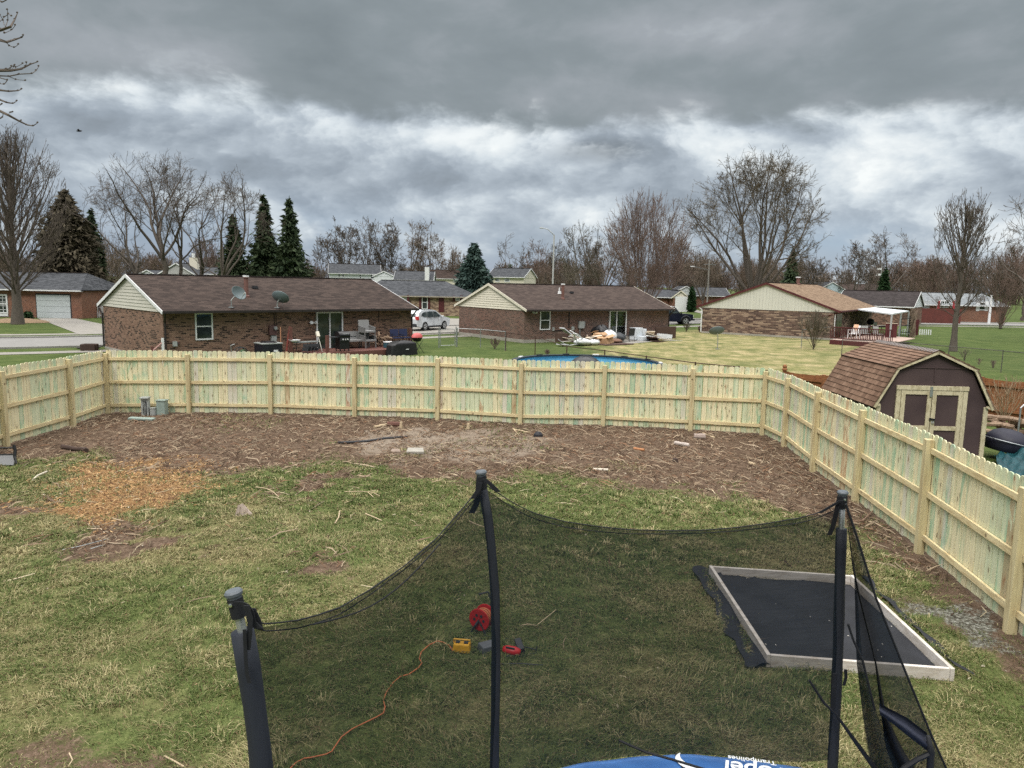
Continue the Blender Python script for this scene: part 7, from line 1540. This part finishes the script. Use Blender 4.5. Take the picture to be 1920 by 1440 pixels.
kg = thing('kettle_grill', 'black kettle grill on the deck under the awning', 'grill', G(1631, 620, DF)); MB().lathe((0, 0, .5), [(0, 0), (.25, .1), (.34, .3), (.25, .5), (0, .62)], 20).build('kettle', BLACKM, kg, smooth=True)
for a in range(3): MB().tube([(math.cos(a * 2.1) * .35, math.sin(a * 2.1) * .35, 0), (math.cos(a * 2.1) * .15, math.sin(a * 2.1) * .15, .6)], .02, 6).build('leg', BLACKM, kg)
gp = G(1709, 632); vn = thing('vine_post', 'thick brown vine covered post at the right of the patio awning', 'vine', gp); k_ = gp.y / F_PX
for k in range(26):
    a = random.uniform(0, 6.28); MB_ = [(math.cos(a + z_) * random.uniform(.1, .32), math.sin(a + z_) * .2, z_) for z_ in np.linspace(0, 2.1 + random.uniform(-.3, .5), 7)]; 
    if k == 0: vm = MB()
    vm.tube(MB_, .03, 4, False)
vm.build('stems', simple('tan_vine', (.20, .15, .11), .95, .3), vn)
sh_ = thing('plant_stand', 'dark metal plant stand just right of the patio awning', 'plant stand', G(1695, 634))
for x_ in (-.35, .35): MB().tube([(x_, 0, 0), (x_, 0, 1.9)], .03, 6).build('upright', BLACKM, sh_)
for z_ in (.5, 1.1, 1.7): MB().box((0, 0, z_), (.8, .35, .05)).build('shelf', BLACKM, sh_)
wf = thing('white_edging', 'short white picket edging behind the patio posts', 'fence', G(1700, 627)); mb = MB(); [mb.box((-1.6 + k * .2, 0, .25), (.09, .03, .5)) for k in range(20)]; mb.build('picket_row', WHITE, wf)

# ------------------------------------------------------------------ chain link fences
mt, n = newmat('chain_link_mesh'); 
n.node('ShaderNodeOutputMaterial', {0: n.node('ShaderNodeMixShader', {0: .10, 1: n.node('ShaderNodeBsdfTransparent').outputs[0], 2: n.node('ShaderNodeBsdfDiffuse', {0: (.13, .12, .11)}).outputs[0]}).outputs[0]}); LINK = mt
RUST = simple('rusty_steel', (.065, .035, .025), .8, .3, 6)
def link_fence(label, P, H, mat, rail=True, pr=.028, name='chain_link_fence'):
    root = thing(name, label, 'fence', P[0]); O = P[0]
    for p in P: MB().tube([p - O, p - O + Vector((0, 0, H + .04))], pr, 7).build('post', mat, root)
    for a, b in zip(P[:-1], P[1:]):
        A, B_ = a - O, b - O
        if rail: MB().tube([A + Vector((0, 0, H)), B_ + Vector((0, 0, H))], .02, 6).build('top_rail', mat, root)
        MB().face([A + Vector((0, 0, .03)), B_ + Vector((0, 0, .03)), B_ + Vector((0, 0, H)), A + Vector((0, 0, H))]).build('wire_mesh', LINK, root, fix=False)
    return root
p1 = G(900.5, 652); P = [p1, G(948, 658), G(1003, 668)]; d = (P[2] - P[1]).normalized()
rp = [PY(1134, 657, 1), ]
P += [at_h(1063, 648.5, 1.1), at_h(1134, 656.5, 1.1), at_h(1212, 667.5, 1.1), at_h(1304, 679.5, 1.1), at_h(1385, 687, 1.1), at_h(1470, 699, 1.1)]
link_fence('rusty chain link fence running behind the pool from the middle house to the right', P[1:], 1.08, RUST); link_fence('short grey chain link run between gate and rusty fence', [G(857, 650), G(900.5, 652), G(947, 657.5)], 1.12, GALV)
gt = thing('chain_link_gate', 'galvanised chain link gate standing in the grass left of the middle house', 'gate', G(823, 652)); a, b = Vector((0, 0, 0)), G(855, 650.5) - G(823, 652)
for q_ in (a, b): MB().tube([q_, q_ + Vector((0, 0, 1.25))], .035, 8).build('gate_post', GALV, gt)
u_ = b.normalized() * .12; MB().tube([a + u_ + Vector((0, 0, .12)), a + u_ + Vector((0, 0, 1.1)), b - u_ + Vector((0, 0, 1.1)), b - u_ + Vector((0, 0, .12)), a + u_ + Vector((0, 0, .12))], .02, 6).build('gate_frame', GALV, gt)
MB().face([a + u_ + Vector((0, 0, .12)), b - u_ + Vector((0, 0, .12)), b - u_ + Vector((0, 0, 1.1)), a + u_ + Vector((0, 0, 1.1))]).build('wire_mesh', LINK, gt, fix=False)
P = [G(1502, 653), G(1556, 645)]; link_fence('short grey chain link stretch beside the round bare shrub', P, 1.25, GALV)
P = [at_h(1580, 637, 1.1), at_h(1642, 636, 1.1), at_h(1760, 644, 1.1), at_h(1880, 660, 1.1), at_h(1990, 668, 1.1)]; P = [P[0], at_h(1680, 641, 1.1), at_h(1780, 649.5, 1.1), at_h(1881, 658, 1.1), at_h(1990, 668, 1.1)]
link_fence('thin grey chain link fence crossing the green lawn behind the shed', P, 1.1, simple('dull_line_wire', (.09, .085, .075), .8, .2), pr=.022)

# ------------------------------------------------------------------ fences, bins and poles far off
def board_fence(label, a, b, H, mat, bw=.15, name='board_fence', gap=.008, posts=None):
    root = thing(name, label, 'fence', a); d = b - a; L = d.length; d.normalize(); N = int(L / bw); mb = MB(); w = L / N
    for k in range(N): c0 = d * (k * w + w / 2); mb.box((c0.x, c0.y, H / 2), (w - gap, .02, H * (1 + random.uniform(-.01, .01))), rot_z(math.atan2(d.y, d.x)))
    mb.build('board_panel', mat, root)
    for k in range(int(L / 2.4) + 2): c0 = d * min(L, k * 2.4); MB().box((c0.x, c0.y + .06, H / 2), (.1, .1, H + .03)).build('post', mat, root)
    for z_ in (H * .2, H * .8): MB().beam(d * 0 + Vector((0, .05, z_)), d * L + Vector((0, .05, z_)), .04, .08).build('rail', mat, root)
    return root
board_fence('old grey board fence behind the white picket fence at the left', PY(138, 575, 74) * Vector((1, 1, 0)) if False else Vector((spx(140, 74), 74, 0)), Vector((spx(215, 76), 76, 0)), 1.95, simple('silver_grey_board', (.19, .165, .14), .9, .2, 3))
wpf = board_fence('white picket fence between garage and brown brick house', Vector((spx(146, 69.5), 69.5, 0)), Vector((spx(200, 69.0), 69.0, 0)), 1.15, WHITE, .19, 'picket_fence', .10)
board_fence('dark red board fence in front of the pale roofed brick house', G(1711, 605), G(1800, 607), 1.85, simple('red_fence_stain', (.125, .038, .030), .8, .25, 2), name='board_fence')
def bin_(label, px0, px1, py, h, mat, lid, gname=None):
    p = G((px0 + px1) / 2, py); k_ = p.y / F_PX; w = (px1 - px0) * k_ * .9; t = thing('wheelie_bin', label, 'bin', p); MB().box((0, 0, h / 2), (w * .9, w * .8, h), None, 1.1).build('body', mat, t); MB().box((0, 0, h + .03), (w, w * .9, .1)).build('lid', lid, t)
    for x_ in (-.2, .2): MB().cyl((0, 0, 0), .1, .05, 12).build('wheel', BLACKM, t).matrix_local = Matrix.Translation((x_ * w * 2, w * .4, .1)) @ Matrix.Rotation(R(90), 4, 'Y')
bin_('dark wheelie bin with a pale lid before the red fence', 1743, 1756, 605, .95, BLACKM, SIDC); bin_('green wheelie bin with a lime lid before the red fence', 1773, 1786, 606, 1.0, simple('bin_green', (.01, .12, .06), .5), simple('lime_lid', (.35, .5, .12), .5))
for k, (px, lb) in enumerate([(1760, 'red cloth hanging left of the white window behind the red fence'), (1788, 'second red cloth right of the white window behind the red fence')]):
    p = PY(px, 577, 98); mb = MB(); mb.grid(lambda s, t: (p.x - .16 + .32 * s, p.y + .06 * math.sin(s * 9), p.z - 1.0 + 2.0 * t * (.9 + .1 * s)), 8, 8); o_ = one('red_cloth', mb, simple('bright_red_cloth', (.36, .04, .05), .8), lb, 'cloth', fix=False, solid=.02); mb = MB()
def pole(name, label, cat, px, py_b, py_t, Yd, r, mat): p = Vector((spx(px, Yd), Yd, 0)); t = thing(name, label, cat, p); zt = z_at(p.x, p.y, py_t); MB().tube([(0, 0, 0), (0, 0, zt)], [r, r * .7], 10).build('pole', mat, t); return t, zt, p
t, zt, p = pole('white_post', 'white porch post standing alone right of the nest tree', 'post', 1862, 598, 553, 96, .16, WHITE)
t, zt, p = pole('street_lamp', 'pale curved arm street lamp above the middle ranch house', 'street lamp', 1036.5, 560, 440, 90, .12, simple('pale_lamp_metal', (.42, .43, .42), .5, .1))
k_ = 90 / F_PX; MB().tube([(0, 0, zt - .1), (-4 * k_, 0, zt + 3 * k_), (-12 * k_, 0, zt + 9.5 * k_), (-20 * k_, 0, zt + 11.5 * k_)], [.06, .055, .05, .045], 8).build('arm', GALV, t); MB().box((-23.5 * k_, 0, zt + 11.6 * k_), (8 * k_, .3, .14), Matrix.Rotation(R(4), 3, 'Y'), .8).build('lamp_head', BOXG, t, bevel=.04); MB().lathe((0, 0, 0), [(.2, 0), (.2, .4), (.12, .5)], 10).build('base', GALV, t)
t, zt, p = pole('utility_pole', 'thin pale utility pole left of the tan roofed house', 'pole', 1328, 560, 487, 96, .11, simple('pale_pole', (.36, .34, .31), .8, .1)); MB().box((0, 0, zt - .6), (1.4, .08, .1)).build('crossarm', GALV, t)
MB().beam((-.1, 0, 6.1), (-1.9, 0, 6.5), .06, .06).build('lamp_arm', GALV, t); MB().box((-2.1, 0, 6.5), (.5, .2, .14)).build('lamp_head', WHITE, t)
t, zt, p = pole('antenna_mast', 'short thin mast with white discs below the open forked tree', 'antenna', 1651, 560, 494, 120, .06, BOXG)
for z_ in (6.3, 7.2): MB().lathe((-.4, 0, z_), [(0, 0), (.35, 0), (.35, .3), (0, .3)], 12).build('disc', WHITE, t)
# mulch ring under the left tree
p = G(35, 604); mb = MB(); mb.lathe((p.x, p.y, 0), [(2.3, 0.02), (1.9, .15), (1.0, .28), (.3, .32)], 40, Matrix.Diagonal((1.05, .7, 1))); o_ = one('mulch_ring', mb, simple('dry_grass_mulch', (.24, .165, .10), .95, .45, 5, bump=.8), 'straw coloured mound of dry mulch around the upswept tree', 'mulch'); 
# ------------------------------------------------------------------ parked vehicles
def car(label, pos, ang, paint, prof, glass_side, wheels, L, W, name='parked_car', suv=True, extras=None):
    """prof: outline in the side plane (x forward, z up), wheels at (x, r)"""
    t = thing(name, label, 'car', pos, ang)
    wz = lambda z: W / 2 * (1.0 - .05 * max(0, (.55 - z)) - (.26 * max(0, z - .95) ** 1.15))
    pts = prof[:]; mb = MB(); bmq = bmesh.new(); rows = []
    for sg in (-1, 1):
        rows.append([bmq.verts.new((x, sg * wz(z) * (1 - .10 * max(0, abs(x) / (L / 2) - .80) / .2), z)) for x, z in pts])
    N = len(pts)
    for i in range(N): bmq.faces.new([rows[0][i], rows[0][(i + 1) % N], rows[1][(i + 1) % N], rows[1][i]])
    for r_, sg in ((rows[0], -1), (rows[1], 1)):
        f = bmq.faces.new(r_ if sg > 0 else r_[::-1]); bmesh.ops.triangulate(bmq, faces=[f], quad_method='BEAUTY', ngon_method='BEAUTY')
    bmesh.ops.recalc_face_normals(bmq, faces=bmq.faces); me = bpy.data.meshes.new('body'); bmq.to_mesh(me); bmq.free(); me.materials.append(paint); b = bpy.data.objects.new('body', me); C.objects.link(b); b.parent = t; bv = b.modifiers.new('b', 'BEVEL'); bv.width = .04; bv.segments = 3; bv.angle_limit = R(35); me.shade_smooth(); 
    try: me.set_sharp_from_angle(angle=R(40))
    except Exception: pass
    for gname, gp_ in glass_side:
        for sg in (-1, 1):
            mb = MB(); mb.face([(x, sg * (wz(z) + .008), z) for x, z in gp_]); mb.build(gname, GLASS, t, fix=False)
    for x, r_ in wheels:
        for sg in (-1, 1):
            wh = MB().lathe((0, 0, 0), [(r_ * .62, -.02), (r_ * .95, 0), (r_, .04), (r_, .19), (r_ * .95, .22), (0, .22)], 28).build('wheel', simple('tyre_rubber', (.012, .012, .012), .85), t, smooth=False)
            wh.matrix_local = Matrix.Translation((x, sg * (W / 2 - .20) + (.0 if sg > 0 else 0), r_)) @ Matrix.Rotation(R(90 if sg > 0 else -90), 4, 'X') @ Matrix.Translation((0, 0, -.20 if sg > 0 else -.20)) @ Matrix.Scale(1, 4)
            rim = MB(); rim.lathe((0, 0, -.0), [(r_ * .64, .0), (r_ * .60, .03), (r_ * .5, .045), (.0, .05)], 28); rm = rim.build('rim', simple('dark_wheel_well', (.03, .03, .032), .5), wh)
            sp_ = MB()
            for k in range(5): a = k * 1.2566; sp_.beam((math.cos(a) * .05, math.sin(a) * .05, -.012), (math.cos(a) * r_ * .62, math.sin(a) * r_ * .62, -.012), .075, .03, up=(0, 0, 1))
            sp_.lathe((0, 0, -.02), [(r_ * .60, 0), (r_ * .66, 0), (r_ * .66, .03), (r_ * .60, .03)], 28); sp_.build('spokes', simple('alloy_silver', (.62, .64, .66), .3, .05, 3, .6), wh)
    return t, wz
SILV = simple('silver_car_paint', (.66, .69, .72), .25, .04, 1, .25, .5); NAVY = simple('dark_navy_car_paint', (.010, .013, .026), .22, .1, 1, .2, .5)
arch = lambda cx, r, n_=9: [(cx + r * math.cos(a), .34 + r * math.sin(a)) for a in np.linspace(math.pi, 0, n_)]
prof = [(-2.24, .38)] + [(-1.75, .27)] + arch(-1.35, .40) + [(-.9, .24), (.9, .24)] + arch(1.34, .40) + [(1.8, .27), (2.15, .30), (2.26, .50), (2.24, .78), (2.05, .95), (1.45, 1.06), (1.05, 1.12), (.25, 1.58), (-.2, 1.65), (-1.2, 1.66), (-1.75, 1.58), (-2.0, 1.42), (-2.2, 1.05), (-2.30, .95), (-2.28, .55)]
fw, rw = G(835, 617.5), G(789, 621); an = math.atan2(fw.y - rw.y, fw.x - rw.x); cc = (fw + rw) / 2 + Vector((-math.sin(an), math.cos(an), 0)) * .75; cc.z = .02
t, wz = car('silver hatchback SUV parked between the two near ranch houses', cc, an, SILV, prof, [('side_window', [(.92, 1.10), (.22, 1.50), (-.12, 1.53), (-.12, 1.06)]), ('side_window', [(-.2, 1.06), (-.2, 1.54), (-.95, 1.52), (-1.05, 1.08)]), ('rear_quarter_window', [(-1.13, 1.09), (-1.03, 1.51), (-1.55, 1.46), (-1.85, 1.20)])], [(-1.35, .35), (1.34, .35)], 4.5, 1.84)
for sg in (-1, 1):
    MB().box((2.12, sg * .70, .82), (.28, .32, .16), rot_z(-.25 * sg)).build('headlight', simple('headlight_lens', (.7, .74, .78), .1, .05), t, bevel=.03); MB().box((-2.20, sg * .74, 1.02), (.22, .26, .30), rot_z(.2 * sg)).build('tail_light', simple('tail_light_lens', (.50, .05, .05), .2, .1), t, bevel=.03)
    MB().box((.95, sg * 1.0, 1.10), (.14, .18, .13)).build('wing_mirror', SILV, t, bevel=.03); MB().box((0, sg * .925, .32), (1.9, .03, .14)).build('sill_trim', DKG, t); MB().beam((-1.5, sg * .62, 1.68), (.05, sg * .62, 1.69), .03, .03).build('roof_rail', BLACKM, t)
    for x_, z_ in ((-.45, .95), (.55, .95)): MB().box((x_, sg * .935, z_), (.20, .03, .035)).build('door_handle', SILV, t)
    for x_ in (-.16, .95): MB().box((x_, sg * (wz(.7) + .001), .68), (.012, .006, .70)).build('door_gap', DKG, t)
MB().box((2.24, 0, .45), (.06, 1.4, .22)).build('bumper', DKG, t); MB().box((-2.27, 0, .45), (.06, 1.5, .24)).build('bumper', DKG, t)
mb = MB(); mb.face([(1.02, -.62, 1.14), (1.02, .62, 1.14), (.30, .50, 1.57), (.30, -.50, 1.57)]); mb.build('windscreen', GLASS, t, fix=False); mb = MB(); mb.face([(-2.19, -.55, 1.12), (-2.19, .55, 1.12), (-1.98, .48, 1.44), (-1.98, -.48, 1.44)]); mb.build('rear_window', GLASS, t, fix=False)
prof2 = [(-2.15, .42), (-1.8, .36)] + arch(-1.32, .47) + [(-.75, .32), (.8, .32)] + arch(1.33, .47) + [(1.9, .45), (2.12, .48), (2.14, .98), (2.05, 1.10), (1.0, 1.14), (.72, 1.18), (.25, 1.76), (-.3, 1.82), (-1.9, 1.82), (-2.1, 1.70), (-2.18, 1.1)]
fw, rw = G(1286, 609.5), G(1262, 608.5); an = R(6); cc = G(1286, 609.5) + Vector((-1.4, 1.0, 0))
t, wz = car('dark boxy off road car parked past the right end of the middle house', cc, an, NAVY, prof2, [('side_window', [(.62, 1.2), (.2, 1.66), (-.3, 1.68), (-.3, 1.18)]), ('side_window', [(-.4, 1.18), (-.4, 1.68), (-1.15, 1.68), (-1.15, 1.2)]), ('rear_quarter_window', [(-1.25, 1.2), (-1.25, 1.68), (-1.85, 1.66), (-1.95, 1.22)])], [(-1.32, .40), (1.33, .40)], 4.3, 1.85)
for sg in (-1, 1):
    MB().lathe((2.15, sg * .62, .86), [(0, 0), (.12, 0), (.12, .05), (0, .06)], 16, Matrix.Rotation(R(90), 3, 'Y')).build('headlight', simple('headlight_lens', (.7, .74, .78), .1, .05), t); MB().box((.78, sg * 1.0, 1.22), (.13, .2, .2)).build('wing_mirror', BLACKM, t, bevel=.03)
    for x_ in (-1.32, 1.33): MB().tube([(x_ + .53 * math.cos(a), sg * .95, .40 + .53 * math.sin(a)) for a in np.linspace(.1, 3.04, 9)], .05, 6).build('wheel_flare', DKG, t)
MB().box((2.22, 0, .55), (.2, 1.75, .18)).build('bumper', DKG, t, bevel=.03); MB().box((2.16, 0, .86), (.03, .8, .28)).build('grille', DKG, t); mb = MB(); mb.face([(.74, -.66, 1.2), (.74, .66, 1.2), (.28, .56, 1.72), (.28, -.56, 1.72)]); mb.build('windscreen', GLASS, t, fix=False)
MB().box((-.8, 0, 1.86), (1.9, 1.2, .06)).build('roof_rack', simple('white_roof_load', (.5, .52, .55), .5), t)

# ------------------------------------------------------------------ near branches entering at the top left, and the bird
nt = thing('near_tree', 'bare twigs of a close tree reaching in at the top left corner', 'tree', (-13.5, 15.0, 0))
tn = Vector((-13.5, 15.0, 0)); trk = [Vector((0, 0, 0)), Vector((.1, 0, 3)), Vector((0, .1, 6)), Vector((.1, 0, 9.5)), Vector((0, 0, 12.5))]
MB().tube(trk, [.26, .21, .17, .11, .03], 10).build('trunk', BK, nt, smooth=True); mb = MB()
def limb(pts, r0, r1, Yd=13.0, start=None):
    P = [PY(x_, y_, Yd + .25 * math.sin(k * 1.7)) - tn for k, (x_, y_) in enumerate(pts)]
    if start is not None: s = trk[0].lerp(trk[-1], start); P = [Vector((0, 0, P[0].z - .8 if start == 0 else start * 12.5)), ] + P
    N = len(P); mb.tube(P, [r0 + (r1 - r0) * k / (N - 1) for k in range(N)], 5)
    for k in range(2 if start is not None else 1, N): mb.tube([P[k] + Vector((-.02, 0, 0)), P[k] + Vector((.005, 0, .012))], .012, 4)
# main limbs (photo points), then side shoots
limb([(-120, 75), (-40, 62), (0, 57), (20, 50), (28, 36), (33, 24)], .045, .006, start=.62); limb([(-10, 48), (5, 55), (9, 62)], .010, .006); limb([(10, 50), (15, 38), (14, 18)], .008, .004); limb([(0, 40), (8, 32), (16, 26), (22, 30)], .007, .004); limb([(8, 47), (6, 38), (0, 28)], .006, .004); limb([(9, 62), (22, 56), (29, 47)], .007, .004); limb([(-20, 5), (0, 2), (4, 4), (12, 0), (12, -8)], .012, .006)
limb([(-120, 60), (-40, 66), (0, 75), (12, 79), (28, 74), (41, 70), (44, 66)], .04, .005, start=.60); limb([(10, 78), (18, 86), (27, 89), (35, 83)], .007, .004)
limb([(-140, 150), (-60, 142), (0, 132), (20, 132), (40, 129), (58, 120), (71, 116)], .045, .005, start=.46); limb([(0, 142), (16, 143), (36, 139), (60, 138), (68, 132), (73, 124)], .012, .004); limb([(-20, 146), (0, 146), (14, 150), (8, 158), (0, 157)], .010, .005); limb([(16, 143), (30, 149), (48, 151)], .006, .004); limb([(0, 130), (12, 129), (20, 128), (22, 124)], .008, .005); limb([(28, 133), (30, 126), (43, 119)], .005, .004); limb([(42, 130), (48, 124), (50, 117)], .005, .004); limb([(20, 133), (26, 125), (28, 122)], .005, .004)
limb([(-140, 165), (-60, 168), (0, 169), (16, 171), (34, 170), (41, 167)], .03, .005, start=.42); limb([(-140, 175), (-60, 178), (0, 187), (12, 192), (24, 194), (32, 189)], .03, .005, start=.40); limb([(-10, 202), (0, 197), (4, 195)], .01, .005)
limb([(-140, 180), (-60, 190), (0, 208), (16, 216), (34, 226), (50, 234), (62, 236), (71, 230)], .035, .005, start=.37); limb([(14, 215), (20, 211), (24, 210)], .006, .004); limb([(34, 226), (40, 226)], .005, .004); limb([(6, 212), (5, 220), (2, 222)], .006, .004)
mb.build('crown', TW, nt)
p = PY(148, 246, 45); bd = thing('bird', 'tiny black bird flying in the grey sky at the left', 'bird', p, R(20))
MB().tube([(-.14, 0, 0), (-.06, 0, .01), (.06, 0, .02), (.13, 0, .03), (.17, 0, .03)], [.012, .045, .05, .03, .005], 8).build('body', simple('black_feathers', (.012, .012, .014), .7), bd, smooth=True)
for sg in (-1, 1): mb = MB(); mb.face([(-.05, 0, .03), (.06, 0, .03), (.03, sg * .17, .10), (-.02, sg * .32, .05), (-.06, sg * .20, .06)]); mb.build('wing', MATS['black_feathers'], bd, fix=False, solid=.008)
